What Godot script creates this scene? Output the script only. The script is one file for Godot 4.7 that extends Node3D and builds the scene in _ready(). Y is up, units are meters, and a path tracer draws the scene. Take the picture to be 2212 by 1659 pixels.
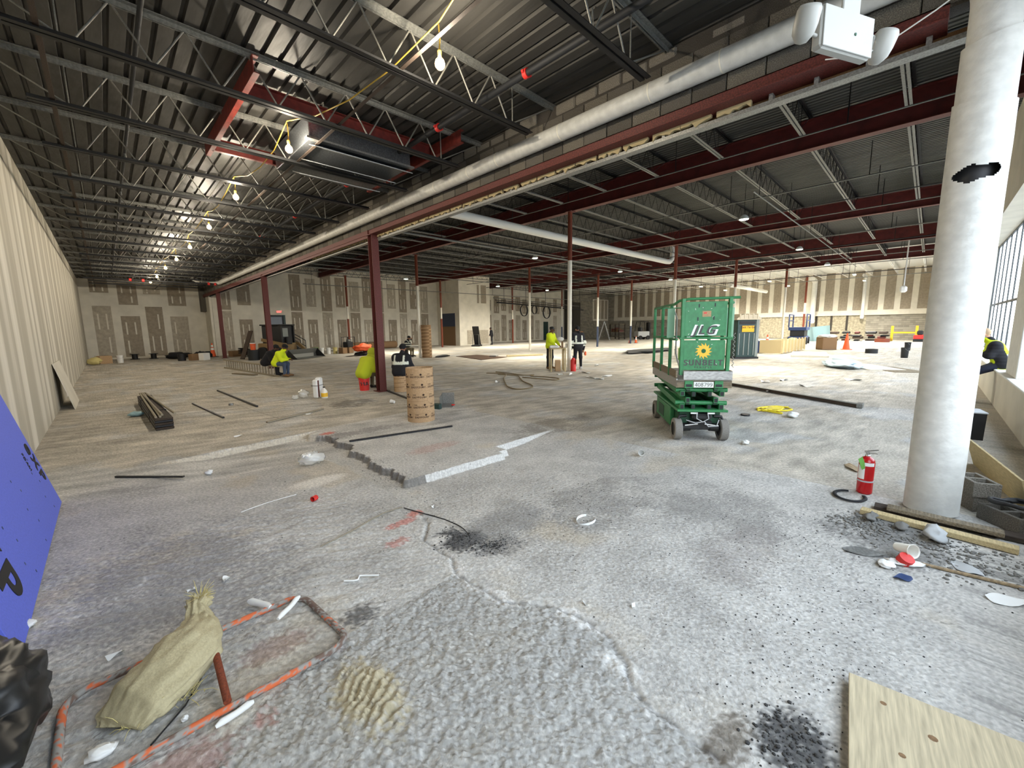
extends Node3D
# A big empty shop being rebuilt: a low joisted bay on the left, a high bay on the right, daylight from the shop windows.
# x runs to the right-hand depth, -z to the left-hand depth, y is up, metres.

class MB:
	var v := PackedVector3Array()
	var n := PackedVector3Array()
	var c := PackedColorArray()
	var uv := PackedVector2Array()
	var ix := PackedInt32Array()
	var t := Transform3D()
	var col := Color(1, 1, 1)
	func vt(p: Vector3, nn: Vector3, u := Vector2.ZERO) -> int:
		v.append(t * p); n.append((t.basis * nn).normalized()); c.append(col); uv.append(u)
		return v.size() - 1
	func face(pts: Array, nn := Vector3.ZERO) -> void:   # convex, counter-clockwise from outside
		if nn == Vector3.ZERO:
			nn = (pts[1] - pts[0]).cross(pts[2] - pts[0])
			if nn.length() < 1e-12 and pts.size() > 3: nn = (pts[2] - pts[0]).cross(pts[3] - pts[0])
			nn = nn.normalized()
		var s := v.size()
		for p in pts: vt(p, nn)
		for k in range(1, pts.size() - 1): ix.append_array([s, s + k + 1, s + k])
	func box(ce: Vector3, sz: Vector3, b := 0.0, q := Basis()) -> void:
		var keep := t
		t = t * Transform3D(q, ce)
		var h := sz / 2
		b = minf(b, minf(h.x, minf(h.y, h.z)) * 0.6)
		var ax := [Vector3.RIGHT, Vector3.UP, Vector3.BACK]
		for a in 3:
			var d: Vector3 = ax[a]
			var e: Vector3 = ax[(a + 1) % 3]
			var f: Vector3 = ax[(a + 2) % 3]
			var hd: float = h[a]; var he: float = h[(a + 1) % 3]; var hf: float = h[(a + 2) % 3]
			for s: float in [-1.0, 1.0]:
				var o: Vector3 = d * hd * s
				var x := e * (he - b); var y := f * (hf - b) * s
				face([o - x - y, o + x - y, o + x + y, o - x + y])
			if b > 0.0:
				for s: float in [-1.0, 1.0]:
					for r: float in [-1.0, 1.0]:
						var p1: Vector3 = e * he * s + f * (hf - b) * r
						var p2: Vector3 = e * (he - b) * s + f * hf * r
						var l := d * (hd - b)
						var pp := [p1 - l, p1 + l, p2 + l, p2 - l]
						if (pp[1] - pp[0]).cross(pp[2] - pp[0]).dot(p1 + p2) < 0: pp.reverse()
						face(pp)
		if b > 0.0:
			for sx: float in [-1.0, 1.0]:
				for sy: float in [-1.0, 1.0]:
					for s3: float in [-1.0, 1.0]:
						var g := Vector3(sx, sy, s3)
						var q1 := Vector3(h.x, h.y - b, h.z - b) * g
						var q2 := Vector3(h.x - b, h.y, h.z - b) * g
						var q3 := Vector3(h.x - b, h.y - b, h.z) * g
						if (q2 - q1).cross(q3 - q1).dot(g) < 0: face([q1, q3, q2])
						else: face([q1, q2, q3])
		t = keep
	func bar(a: Vector3, b: Vector3, w: float, h: float, up := Vector3.UP, bev := 0.0) -> void:
		var z := (b - a).normalized()
		if absf(z.dot(up)) > 0.98: up = Vector3.RIGHT
		var x := up.cross(z).normalized()
		box((a + b) / 2, Vector3(w, h, a.distance_to(b)), bev, Basis(x, z.cross(x), z))
	func tube(pts: Array, r, seg := 8, caps := true, sq := 1.0) -> void:   # r: a number or one radius for each point
		var m := pts.size()
		var up := Vector3.UP
		var t0: Vector3 = (pts[1] - pts[0]).normalized()
		if absf(t0.dot(up)) > 0.9: up = Vector3.RIGHT
		var x := up.cross(t0).normalized()
		var s := v.size()
		var ends := []
		for k in m:
			var d: Vector3 = pts[mini(k + 1, m - 1)] - pts[maxi(k - 1, 0)]
			if d.length() < 1e-9: d = t0
			d = d.normalized()
			x = (x - d * x.dot(d)).normalized()
			var y := d.cross(x)
			var rr: float = r[k] if r is Array else r
			for j in seg + 1:
				var a := TAU * j / seg
				var o := x * cos(a) + y * sin(a) * sq
				vt(pts[k] + o * rr, o, Vector2(float(j) / seg, float(k) / (m - 1)))
			if k > 0:
				for j in seg:
					var p := s + (k - 1) * (seg + 1) + j
					var q := p + seg + 1
					ix.append_array([p, q, p + 1, p + 1, q, q + 1])
			if caps and (k == 0 or k == m - 1): ends.append([pts[k], x, y, rr, -d if k == 0 else d])
		for en in ends:
			var e := v.size()
			for j in seg: vt(en[0] + (en[1] * cos(TAU * j / seg) + en[2] * sin(TAU * j / seg) * sq) * en[3], en[4])
			var flip: bool = en == ends[0]
			for j in range(1, seg - 1):
				if flip: ix.append_array([e, e + j, e + j + 1])
				else: ix.append_array([e, e + j + 1, e + j])
	func lathe(pr: Array, seg := 20, sm := false) -> void:   # pr: Vector2(radius, height), from the bottom up on the outside
		var m := pr.size()
		for k in m - 1:
			var a: Vector2 = pr[k]; var b: Vector2 = pr[k + 1]
			var na := Vector2(b.y - a.y, a.x - b.x).normalized()
			var nb := na
			if sm:
				if k > 0: na = (na + Vector2(a.y - pr[k - 1].y, pr[k - 1].x - a.x).normalized()).normalized()
				if k < m - 2: nb = (nb + Vector2(pr[k + 2].y - b.y, b.x - pr[k + 2].x).normalized()).normalized()
			var s := v.size()
			for j in seg + 1:
				var w := TAU * j / seg
				var o := Vector3(cos(w), 0, sin(w))
				vt(o * a.x + Vector3(0, a.y, 0), o * na.x + Vector3(0, na.y, 0), Vector2(float(j) / seg, float(k) / (m - 1)))
				vt(o * b.x + Vector3(0, b.y, 0), o * nb.x + Vector3(0, nb.y, 0), Vector2(float(j) / seg, float(k + 1) / (m - 1)))
			for j in seg:
				var p := s + 2 * j
				ix.append_array([p, p + 2, p + 1, p + 1, p + 2, p + 3])
	func prism(poly: PackedVector2Array, depth: float) -> void:   # an outline in x, y, extruded from z = 0 to depth
		if Geometry2D.is_polygon_clockwise(poly): poly.reverse()
		var tr := Geometry2D.triangulate_polygon(poly)
		var s := v.size()
		for p: Vector2 in poly: vt(Vector3(p.x, p.y, depth), Vector3.BACK)
		var e := v.size()
		for p: Vector2 in poly: vt(Vector3(p.x, p.y, 0), Vector3.FORWARD)
		for k in range(0, tr.size(), 3):
			var a := tr[k]; var b := tr[k + 1]; var d := tr[k + 2]
			if (poly[b] - poly[a]).cross(poly[d] - poly[a]) < 0:
				var sw := b; b = d; d = sw
			ix.append_array([s + a, s + d, s + b, e + a, e + b, e + d])
		for k in poly.size():
			var p := poly[k]; var q := poly[(k + 1) % poly.size()]
			face([Vector3(p.x, p.y, 0), Vector3(q.x, q.y, 0), Vector3(q.x, q.y, depth), Vector3(p.x, p.y, depth)])
	func sheet(nx: int, ny: int, f: Callable, two := 0.0) -> void:   # f(u, v) gives a point; smooth; two: thickness of a second face
		for side in (2 if two > 0.0 else 1):
			var s := v.size()
			var P := PackedVector3Array()
			for j in ny + 1:
				for i in nx + 1: P.append(f.call(float(i) / nx, float(j) / ny))
			for j in ny + 1:
				for i in nx + 1:
					var du := P[j * (nx + 1) + mini(i + 1, nx)] - P[j * (nx + 1) + maxi(i - 1, 0)]
					var dv := P[mini(j + 1, ny) * (nx + 1) + i] - P[maxi(j - 1, 0) * (nx + 1) + i]
					var nn := du.cross(dv).normalized()
					if nn == Vector3.ZERO: nn = Vector3.UP
					if side == 1: vt(P[j * (nx + 1) + i] - nn * two, -nn, Vector2(float(i) / nx, float(j) / ny))
					else: vt(P[j * (nx + 1) + i], nn, Vector2(float(i) / nx, float(j) / ny))
			for j in ny:
				for i in nx:
					var p := s + j * (nx + 1) + i
					var q := p + nx + 1
					if side == 0: ix.append_array([p, q, p + 1, p + 1, q, q + 1])
					else: ix.append_array([p, p + 1, q, p + 1, q + 1, q])
	func ball(ce: Vector3, r: Vector3, nx := 12, ny := 8) -> void:
		var keep := t
		t = t * Transform3D(Basis(), ce)
		var s := v.size()
		for j in ny + 1:
			var b := PI * (float(j) / ny - 0.5)
			for i in nx + 1:
				var a := TAU * i / nx
				var o := Vector3(cos(b) * cos(a), sin(b), cos(b) * sin(a))
				vt(o * r, o / r, Vector2(float(i) / nx, float(j) / ny))
		for j in ny:
			for i in nx:
				var p := s + j * (nx + 1) + i
				ix.append_array([p, p + 1, p + nx + 1, p + 1, p + nx + 2, p + nx + 1])
		t = keep
	func mesh() -> ArrayMesh:
		var a := []
		a.resize(Mesh.ARRAY_MAX)
		a[Mesh.ARRAY_VERTEX] = v; a[Mesh.ARRAY_NORMAL] = n; a[Mesh.ARRAY_COLOR] = c; a[Mesh.ARRAY_TEX_UV] = uv; a[Mesh.ARRAY_INDEX] = ix
		var m := ArrayMesh.new()
		m.add_surface_from_arrays(Mesh.PRIMITIVE_TRIANGLES, a)
		return m

var M := {}
var taken := {}
var rng := RandomNumberGenerator.new()

func numbered(called: String) -> String:
	var k: int = taken.get(called, -1) + 1
	taken[called] = k
	return called if k == 0 else "%s_%03d" % [called, k]

func tag(o: Node, label: String, category: String, group := "") -> void:
	o.set_meta("label", label); o.set_meta("category", category)
	if group: o.set_meta("group", group)

func thing(called: String, label: String, category: String, at := Vector3.ZERO, turn := 0.0, group := "") -> Node3D:
	var o := Node3D.new()
	o.name = numbered(called); add_child(o)
	o.position = at; o.rotation.y = deg_to_rad(turn)
	tag(o, label, category, group)
	return o

func part(parent: Node, called: String, mb, m, label := "") -> MeshInstance3D:
	var o := MeshInstance3D.new()
	o.mesh = mb.mesh() if mb is MB else mb
	o.material_override = M[m] if m is String else m
	o.name = called if parent != self else numbered(called)
	if label: o.set_meta("label", label)
	parent.add_child(o, true)
	return o

func solo(called: String, mb, m, label: String, category: String, at := Vector3.ZERO, turn := 0.0, group := "") -> MeshInstance3D:
	var o := part(self, called, mb, m)
	o.position = at; o.rotation.y = deg_to_rad(turn)
	tag(o, label, category, group)
	return o

func struct(called: String, mb, m, parent: Node = self) -> MeshInstance3D:
	var o := part(parent, called, mb, m)
	if parent == self: o.set_meta("kind", "structure")
	return o

const ORD := ["first", "second", "third", "fourth", "fifth", "sixth", "seventh", "eighth", "ninth", "tenth", "eleventh", "twelfth", "thirteenth", "fourteenth", "fifteenth", "sixteenth", "seventeenth", "eighteenth", "nineteenth", "twentieth"]

func copy(o: Node3D, at: Vector3, turn: float, label := "") -> Node3D:
	var r: Node3D = o.duplicate()
	r.name = numbered(String(o.name).rstrip("0123456789").trim_suffix("_")); add_child(r)
	r.position = at; r.rotation.y = deg_to_rad(turn)
	if label: r.set_meta("label", label)
	return r

func noise_tex(sd: int, freq: float, lo: float, hi: float, size := 256, oct := 4, kind := 1) -> ImageTexture:
	var f := FastNoiseLite.new()
	f.seed = sd; f.frequency = freq; f.fractal_octaves = oct
	f.noise_type = FastNoiseLite.TYPE_SIMPLEX_SMOOTH if kind == 1 else FastNoiseLite.TYPE_CELLULAR
	var im := f.get_seamless_image(size, size)
	var px := im.get_data()
	for i in px.size(): px[i] = int(255.0 * lerpf(lo, hi, px[i] / 255.0))
	return ImageTexture.create_from_image(Image.create_from_data(size, size, false, Image.FORMAT_L8, px))

func bump_tex(sd: int, freq: float, strength: float, size := 256, oct := 4) -> ImageTexture:
	var f := FastNoiseLite.new()
	f.seed = sd; f.frequency = freq; f.fractal_octaves = oct
	var im := f.get_seamless_image(size, size)
	im.convert(Image.FORMAT_RGBA8)
	im.bump_map_to_normal_map(strength)
	return ImageTexture.create_from_image(im)

func mat(key: String, c: Color, rough := 0.8, metal := 0.0, tex: Texture2D = null, sc := Vector3.ONE, nrm: Texture2D = null, ns := 1.0) -> StandardMaterial3D:
	var m := StandardMaterial3D.new()
	m.albedo_color = c; m.roughness = rough; m.metallic = metal
	if tex: m.albedo_texture = tex
	if nrm:
		m.normal_enabled = true; m.normal_texture = nrm; m.normal_scale = ns
	if tex or nrm:
		m.uv1_triplanar = true; m.uv1_scale = sc
	M[key] = m
	return m

func c8(r: int, g: int, b: int) -> Color:
	return Color8(r, g, b)

func lin(r: int, g: int, b: int) -> Color:
	return Color8(r, g, b).srgb_to_linear()

func text_mesh(s: String, size: float, depth := 0.004, bold := false) -> TextMesh:
	var tm := TextMesh.new()
	var f := SystemFont.new()
	f.font_names = PackedStringArray(["Droid Sans"])
	if bold: f.font_weight = 700
	tm.font = f; tm.text = s; tm.font_size = 64; tm.pixel_size = size / 46.0; tm.depth = depth
	return tm

func lettering(parent: Node, called: String, s: String, size: float, m, at: Vector3, q := Basis(), bold := false, depth := 0.004) -> MeshInstance3D:
	var o := part(parent, called, text_mesh(s, size, depth, bold), m)
	o.transform = Transform3D(q, at)
	return o

# ---------------------------------------------------------------- the place
const YD := 5.2      # underside of the low bay's roof deck
const YR := 6.85     # underside of the high bay's roof deck
const XB := 5.42     # line of the wide-flange columns between the bays
const ZB := -38.0    # back wall of the low bay
const ZR := -36.0    # back wall of the high bay
const XE := 54.8     # far end wall

func _ready() -> void:
	rng.seed = 7
	setup_view()
	materials()
	build_floor()
	build_shell()
	build_windows()
	build_left_roof()
	build_header()
	build_right_roof()
	build_columns()
	build_pipes()
	build_lamps()
	things_near()
	things_middle()
	build_lift()
	build_people()
	things_far()

func setup_view() -> void:
	var cam := Camera3D.new()
	cam.fov = rad_to_deg(2 * atan(829.5 / 882.75))
	cam.transform = Transform3D(Basis(Vector3.UP, deg_to_rad(-44.52)) * Basis(Vector3.RIGHT, deg_to_rad(-7.92)) * Basis(Vector3.BACK, deg_to_rad(-0.823)), Vector3(0, 1.75, 0))
	cam.near = 0.05; cam.far = 400
	add_child(cam); cam.current = true
	var env := Environment.new()
	env.background_mode = Environment.BG_SKY
	var sm := ProceduralSkyMaterial.new()
	sm.sky_top_color = Color(0.80, 0.86, 0.93); sm.sky_horizon_color = Color(0.95, 0.96, 0.97)
	sm.ground_bottom_color = Color(0.5, 0.5, 0.5); sm.ground_horizon_color = Color(0.9, 0.9, 0.9)
	sm.sky_energy_multiplier = 1.0
	var sky := Sky.new()
	sky.sky_material = sm
	env.sky = sky
	env.background_energy_multiplier = SKY
	env.tonemap_mode = Environment.TONE_MAPPER_LINEAR
	env.tonemap_exposure = EXPO
	env.sdfgi_enabled = true; env.ssao_enabled = true; env.ssil_enabled = true
	var we := WorldEnvironment.new()
	we.environment = env
	add_child(we)

const SKY := 7.2
const EXPO := 1.4

func materials() -> void:
	var fine := noise_tex(3, 0.05, 0.72, 1.0)
	var soft := noise_tex(5, 0.012, 0.75, 1.0)
	var fleck := noise_tex(8, 0.11, 0.55, 1.0)
	var bump := bump_tex(11, 0.06, 4.0)
	var grain := noise_tex(21, 0.02, 0.62, 1.0, 256, 5)
	var pale_grain := noise_tex(23, 0.03, 0.8, 1.0, 256, 4)
	M["_fine"] = fine; M["_bump"] = bump
	mat("compound", c8(222, 216, 200), 0.9, 0, noise_tex(6, 0.012, 0.92, 1.0), Vector3.ONE * 0.35)
	mat("board", c8(160, 148, 130), 0.92, 0, noise_tex(7, 0.02, 0.86, 1.0), Vector3.ONE * 0.7)
	mat("deck", c8(70, 68, 64), 0.58, 0.35, soft, Vector3(0.6, 0.6, 0.09), bump, 0.1)
	mat("deck_right", c8(78, 78, 74), 0.6, 0.2, soft, Vector3(0.6, 0.6, 0.09))
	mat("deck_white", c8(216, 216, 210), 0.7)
	mat("steel_grey", c8(138, 138, 132), 0.5, 0.35, fine, Vector3.ONE * 2)
	mat("steel_black", c8(30, 30, 31), 0.5, 0.2, fine, Vector3.ONE * 3)
	mat("rod", c8(150, 147, 138), 0.5, 0.35, fine, Vector3.ONE * 4)
	mat("rust_bar", c8(92, 76, 64), 0.75, 0.2, fleck, Vector3.ONE * 3)
	mat("red_steel", c8(116, 50, 42), 0.6, 0.1, fleck, Vector3.ONE * 1.4)
	mat("red_girder", c8(98, 34, 30), 0.6, 0.1, soft, Vector3.ONE * 0.8)
	mat("red_bright", c8(134, 50, 40), 0.6, 0.1, soft, Vector3.ONE * 2)
	mat("block", c8(122, 116, 106), 0.95, 0, fleck, Vector3.ONE * 3.5, bump, 1.0)
	mat("block_light", c8(150, 143, 130), 0.95, 0, fleck, Vector3.ONE * 3, bump, 1.0)
	mat("mortar", c8(86, 80, 72), 0.95, 0, fleck, Vector3.ONE * 4, bump, 1.0)
	mat("galv", c8(168, 168, 164), 0.42, 0.6, fine, Vector3.ONE * 3)
	mat("galv_dark", c8(120, 124, 128), 0.4, 0.7, fine, Vector3.ONE * 2)
	mat("foam", c8(222, 200, 150), 0.85, 0, fleck, Vector3.ONE * 8, bump, 1.0)
	mat("osb", c8(150, 108, 66), 0.85, 0, fleck, Vector3.ONE * 5)
	mat("pvc_white", c8(208, 207, 200), 0.5, 0, noise_tex(31, 0.02, 0.88, 1.0), Vector3.ONE * 1.5, bump, 0.15)
	var pale := noise_tex(33, 0.03, 0.93, 1.0)
	mat("white_paint", c8(228, 227, 220), 0.6, 0, pale, Vector3.ONE * 0.6)
	mat("white_plastic", c8(233, 231, 222), 0.42)
	mat("offwhite", c8(160, 159, 152), 0.45)
	mat("wing_green", c8(126, 172, 140), 0.5)
	mat("column_red", c8(150, 70, 40), 0.7, 0, fleck, Vector3.ONE * 3)
	mat("column_white", c8(230, 225, 209), 0.6, 0, pale, Vector3.ONE * 2)
	mat("column_blue", c8(52, 62, 84), 0.6)
	mat("black", c8(22, 22, 24), 0.6)
	mat("pipe_black", c8(20, 22, 26), 0.7)
	mat("black_cloth", c8(27, 27, 31), 0.95, 0, fine, Vector3.ONE * 20)
	mat("rubber", c8(40, 40, 42), 0.85, 0, fine, Vector3.ONE * 6)
	var gl := mat("glass", Color(0.85, 0.92, 0.93, 0.06), 0.03)
	gl.transparency = BaseMaterial3D.TRANSPARENCY_ALPHA; gl.metallic_specular = 0.1
	mat("frame_dark", c8(46, 48, 50), 0.4, 0.5)
	mat("ground_out", c8(176, 178, 178), 0.95, 0, soft, Vector3.ONE * 0.2)
	mat("red_plastic", c8(206, 46, 40), 0.5)
	mat("red_gloss", c8(176, 22, 26), 0.25)
	mat("orange", c8(226, 92, 40), 0.6)
	mat("chrome", c8(200, 200, 198), 0.25, 0.9)
	mat("yellow_cable", c8(206, 172, 70), 0.6)
	mat("cardboard", c8(188, 156, 118), 0.9, 0, noise_tex(41, 0.03, 0.86, 1.0), Vector3(3, 3, 3))
	mat("cardboard_dark", c8(150, 118, 84), 0.9, 0, fine, Vector3.ONE * 3)
	mat("print", c8(70, 54, 44), 0.9)
	mat("wood", c8(184, 160, 124), 0.85, 0, grain, Vector3(0.6, 6, 6))
	mat("wood_old", c8(150, 136, 112), 0.9, 0, grain, Vector3(0.8, 9, 9), bump, 0.8)
	mat("plywood", c8(206, 192, 160), 0.85, 0, pale_grain, Vector3(0.5, 4, 7))
	mat("wood_dark", c8(74, 62, 52), 0.9, 0, grain, Vector3(8, 8, 0.8))
	mat("paper", c8(226, 226, 222), 0.85)
	mat("paper_grey", c8(176, 178, 178), 0.85)
	mat("green", c8(52, 132, 78), 0.45, 0.05, noise_tex(51, 0.02, 0.84, 1.0), Vector3.ONE * 2)
	mat("green_dark", c8(34, 92, 60), 0.5, 0.1, fleck, Vector3.ONE * 3)
	mat("alu", c8(188, 188, 184), 0.4, 0.6, fine, Vector3(1, 4, 4))
	mat("tyre_grey", c8(150, 146, 138), 0.9, 0, fine, Vector3.ONE * 6)
	mat("grease", c8(62, 62, 62), 0.5, 0.4, fleck, Vector3.ONE * 6)
	mat("sunbelt_yellow", c8(232, 184, 44), 0.5)
	mat("white_vinyl", c8(228, 230, 224), 0.5)
	mat("dark_vinyl", c8(60, 58, 56), 0.5)
	mat("sack", c8(196, 184, 146), 0.9, 0, noise_tex(61, 0.06, 0.8, 1.0), Vector3(5, 40, 5), bump, 0.5)
	mat("straw", c8(206, 192, 128), 0.85)
	mat("frame_paint", c8(214, 112, 70), 0.55, 0.1)
	mat("frame_steel", c8(142, 138, 132), 0.5, 0.4, fleck, Vector3.ONE * 6)
	mat("foam_blue", c8(100, 114, 218), 0.8, 0, noise_tex(71, 0.05, 0.92, 1.0), Vector3.ONE * 3)
	mat("film_black", c8(30, 31, 32), 0.38, 0, soft, Vector3.ONE * 2)
	mat("clear_film", Color(0.9, 0.9, 0.88, 0.35), 0.15).transparency = BaseMaterial3D.TRANSPARENCY_ALPHA
	mat("hivis", c8(214, 232, 40), 0.8, 0, fine, Vector3.ONE * 9)
	mat("hivis_dull", c8(186, 196, 40), 0.85, 0, fine, Vector3.ONE * 9)
	mat("tag_green", c8(96, 150, 62), 0.7)
	mat("steel_dark", c8(58, 58, 60), 0.45, 0.6, fine, Vector3.ONE * 4)
	mat("stone", c8(150, 148, 142), 0.95, 0, fleck, Vector3.ONE * 10)
	mat("stone_dark", c8(78, 77, 76), 0.95, 0, fleck, Vector3.ONE * 10)
	mat("rebar_tan", c8(170, 160, 138), 0.7, 0.2, fine, Vector3.ONE * 8)
	mat("rope", c8(128, 112, 84), 0.85)
	mat("toilet_green", c8(24, 62, 58), 0.45, 0, fine, Vector3.ONE)
	mat("toilet_grey", c8(128, 134, 130), 0.5)
	mat("roof_tan", c8(196, 184, 160), 0.5)
	mat("sign_yellow", c8(240, 178, 30), 0.6)
	mat("pallet", c8(206, 186, 140), 0.85, 0, pale_grain, Vector3(1, 8, 8))
	mat("blue_lift", c8(40, 60, 104), 0.5)
	mat("tarp", c8(140, 172, 180), 0.6)
	mat("blue_film", c8(186, 204, 216), 0.5)
	mat("machine_tan", c8(150, 122, 78), 0.7, 0, fine, Vector3.ONE * 3)
	mat("machine_black", c8(36, 38, 40), 0.6, 0.1, fine, Vector3.ONE * 3)
	mat("brown_mat", c8(96, 68, 44), 0.95, 0, fleck, Vector3.ONE * 2)
	mat("yellow_strap", c8(230, 208, 40), 0.6)
	var flo := StandardMaterial3D.new()
	flo.vertex_color_use_as_albedo = true
	flo.albedo_texture = noise_tex(91, 0.035, 0.74, 1.0, 512, 5)
	flo.normal_enabled = true; flo.normal_texture = bump_tex(93, 0.05, 6.0, 512, 5); flo.normal_scale = 0.55
	flo.uv1_triplanar = true; flo.uv1_world_triplanar = true; flo.uv1_scale = Vector3.ONE * 1.7
	flo.roughness = 0.93
	M["floor"] = flo
	var vc := StandardMaterial3D.new()
	vc.vertex_color_use_as_albedo = true; vc.roughness = 0.9
	M["vertex"] = vc
	for e in [["bulb", Color(1.0, 0.83, 0.55), 14.0], ["led", Color(0.95, 1.0, 0.9), 14.0], ["exit", Color(1, 0.2, 0.15), 1.5]]:
		var g := StandardMaterial3D.new()
		g.albedo_color = Color(0.9, 0.9, 0.9); g.emission_enabled = true; g.emission = e[1]; g.emission_energy_multiplier = e[2]
		M[e[0]] = g

# ---------------------------------------------------------------- floor: one height field
var N1 := FastNoiseLite.new()
var N2 := FastNoiseLite.new()
var N3 := FastNoiseLite.new()
var rough_poly := PackedVector2Array([Vector2(1.61, -2.24), Vector2(1.63, -1.98), Vector2(1.64, -1.78), Vector2(1.8, -1.57), Vector2(1.87, -1.35), Vector2(1.86, -1.15), Vector2(1.76, -0.97), Vector2(1.65, -0.88), Vector2(1.61, -0.74), Vector2(1.59, -0.5), Vector2(1.5, 0.4), Vector2(-0.6, 0.4), Vector2(-0.2, -1.5), Vector2(0.11, -1.95), Vector2(0.41, -2.1), Vector2(0.71, -2.2), Vector2(1.08, -2.2)])
var crack := PackedVector2Array([Vector2(1.97, -3.31), Vector2(1.9, -3.04), Vector2(1.71, -2.82), Vector2(1.7, -2.58), Vector2(1.71, -2.43), Vector2(1.61, -2.24), Vector2(1.63, -1.98), Vector2(1.63, -1.78), Vector2(1.8, -1.57), Vector2(1.87, -1.35), Vector2(1.86, -1.15), Vector2(1.76, -0.97), Vector2(1.65, -0.88), Vector2(1.61, -0.74), Vector2(1.59, -0.45)])

func poly_dist(p: Vector2, pl: PackedVector2Array) -> float:
	var d := 9.0
	for k in pl.size() - 1:
		d = minf(d, p.distance_squared_to(Geometry2D.get_closest_point_to_segment(p, pl[k], pl[k + 1])))
	return sqrt(d)

func slab_d(x: float, z: float) -> float:   # more than 0 in the broken-out pit, less than 0 on the slab
	var za := -7.14 - 0.11 * (x - 0.33) + 0.03 * N1.get_noise_2d(x * 60, 5)
	var xe := 2.38 + 0.24 * N1.get_noise_2d(z * 13, 40) + 0.07 * N1.get_noise_2d(z * 31, 77)
	var zc := -4.12 + 0.05 * (x - 2.5) * (1.0 if x < 3.8 else -0.4) - (0.22 if x > 3.95 else 0.0) + 0.012 * N1.get_noise_2d(x * 200, 12)
	return minf(z - za, maxf(xe - x, z - zc)) if x > 2.0 else z - za

func floor_y(x: float, z: float) -> float:
	var y := 0.004 * N1.get_noise_2d(x * 14, z * 14)
	if x > -0.2 and x < 6.0 and z > -8.0 and z < -1.5:
		var d := slab_d(x, z)
		if d > 0.0:
			y -= 0.085 * smoothstep(0.0, 0.03, d) * (1.0 - smoothstep(0.5, 2.6, d)) * smoothstep(0.15, 1.0, x) * (1.0 - smoothstep(4.3, 5.4, x))
	if x < 3.7 and z > -4.5:
		var p := Vector2(x, z)
		if x > 1.3 and x < 2.2:
			var dc := poly_dist(p, crack)
			y -= 0.016 * (1.0 - smoothstep(0.0, 0.025, dc + 0.02 * N1.get_noise_2d(x * 90, z * 90)))
		if x < 2.0 and z > -2.4 and Geometry2D.is_point_in_polygon(p, rough_poly):
			y += 0.013 * N2.get_noise_2d(x * 120, z * 120) + 0.013 * N1.get_noise_2d(x * 110, z * 110)
		elif x < 1.6:
			y += 0.013 * N1.get_noise_2d((x * 0.8 + z * 0.6) * 34, (x * -0.6 + z * 0.8) * 95) + 0.004 * N2.get_noise_2d(x * 60, z * 60)
		else:
			y += 0.005 * N2.get_noise_2d(x * 70, z * 70) + 0.006 * N1.get_noise_2d(x * 40, z * 40)
	var ds := Vector2((x - 0.72) / 0.12, (z + 1.74) / 0.24).length()
	if ds < 1.3:
		y += (1.0 - smoothstep(0.5, 1.3, ds)) * (0.014 + 0.014 * sin((z * 0.8 + x * 0.5) * 150 + 7.0 * N1.get_noise_2d(x * 40, z * 40)))
	return y

const SPOTS := [  # stains and dust on the floor, plus the cardboard tube's painted shadow: x, z, half width, half depth, colour, strength
	[1.95, -2.62, 0.20, 0.20, [58, 58, 60], 0.85], [2.1, -2.3, 0.25, 0.16, [84, 84, 85], 0.6], [0.93, -2.32, 0.14, 0.11, [92, 90, 88], 0.8],
	[1.88, -0.25, 0.20, 0.14, [52, 52, 54], 0.85], [1.7, -0.45, 0.16, 0.08, [120, 110, 96], 0.8], [0.72, -1.74, 0.15, 0.27, [204, 190, 156], 0.95],
	[2.5, -2.6, 0.5, 0.4, [128, 128, 128], 0.45], [3.4, -2.2, 0.7, 0.45, [138, 136, 132], 0.45], [4.0, -1.2, 0.6, 0.5, [140, 138, 134], 0.4], [4.4, -0.1, 0.5, 0.4, [104, 103, 100], 0.7],
	[2.5, -7.05, 0.12, 0.09, [226, 120, 104], 0.8], [3.3, -5.0, 0.45, 0.16, [206, 160, 146], 0.4], [1.72, -3.22, 0.16, 0.06, [220, 130, 116], 0.7], [1.55, -2.95, 0.10, 0.07, [220, 140, 126], 0.6], [1.93, -3.3, 0.08, 0.06, [224, 140, 124], 0.8],
	[3.0, -6.75, 0.8, 0.22, [112, 106, 104], 0.55], [0.0, -1.95, 0.28, 0.16, [170, 110, 96], 0.5], [0.33, -1.98, 0.07, 0.09, [190, 120, 104], 0.6], [0.5, -2.4, 0.16, 0.1, [156, 110, 100], 0.4],  # opens with the tube's cast shadow, painted as a dark patch
	[1.78, -2.72, 0.10, 0.06, [236, 232, 224], 0.9], [1.66, -2.3, 0.09, 0.12, [234, 230, 222], 0.85], [1.72, -0.98, 0.06, 0.12, [236, 234, 228], 0.85], [1.6, -2.05, 0.06, 0.1, [226, 222, 214], 0.6],
	[1.55, -4.85, 0.34, 0.16, [244, 238, 226], 1.0], [1.7, -5.2, 0.1, 0.12, [226, 216, 198], 0.7], [0.95, -5.95, 0.05, 0.07, [226, 216, 198], 0.8], [5.6, -4.6, 1.1, 0.4, [122, 112, 100], 0.5], [5.2, -10.4, 0.9, 0.5, [176, 174, 170], 0.5], [4.0, -9.6, 0.6, 0.5, [104, 96, 86], 0.6],
	[3.3, -0.85, 0.5, 0.25, [158, 150, 144], 0.4], [0.2, -3.6, 0.7, 0.9, [150, 148, 148], 0.5]]

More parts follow.
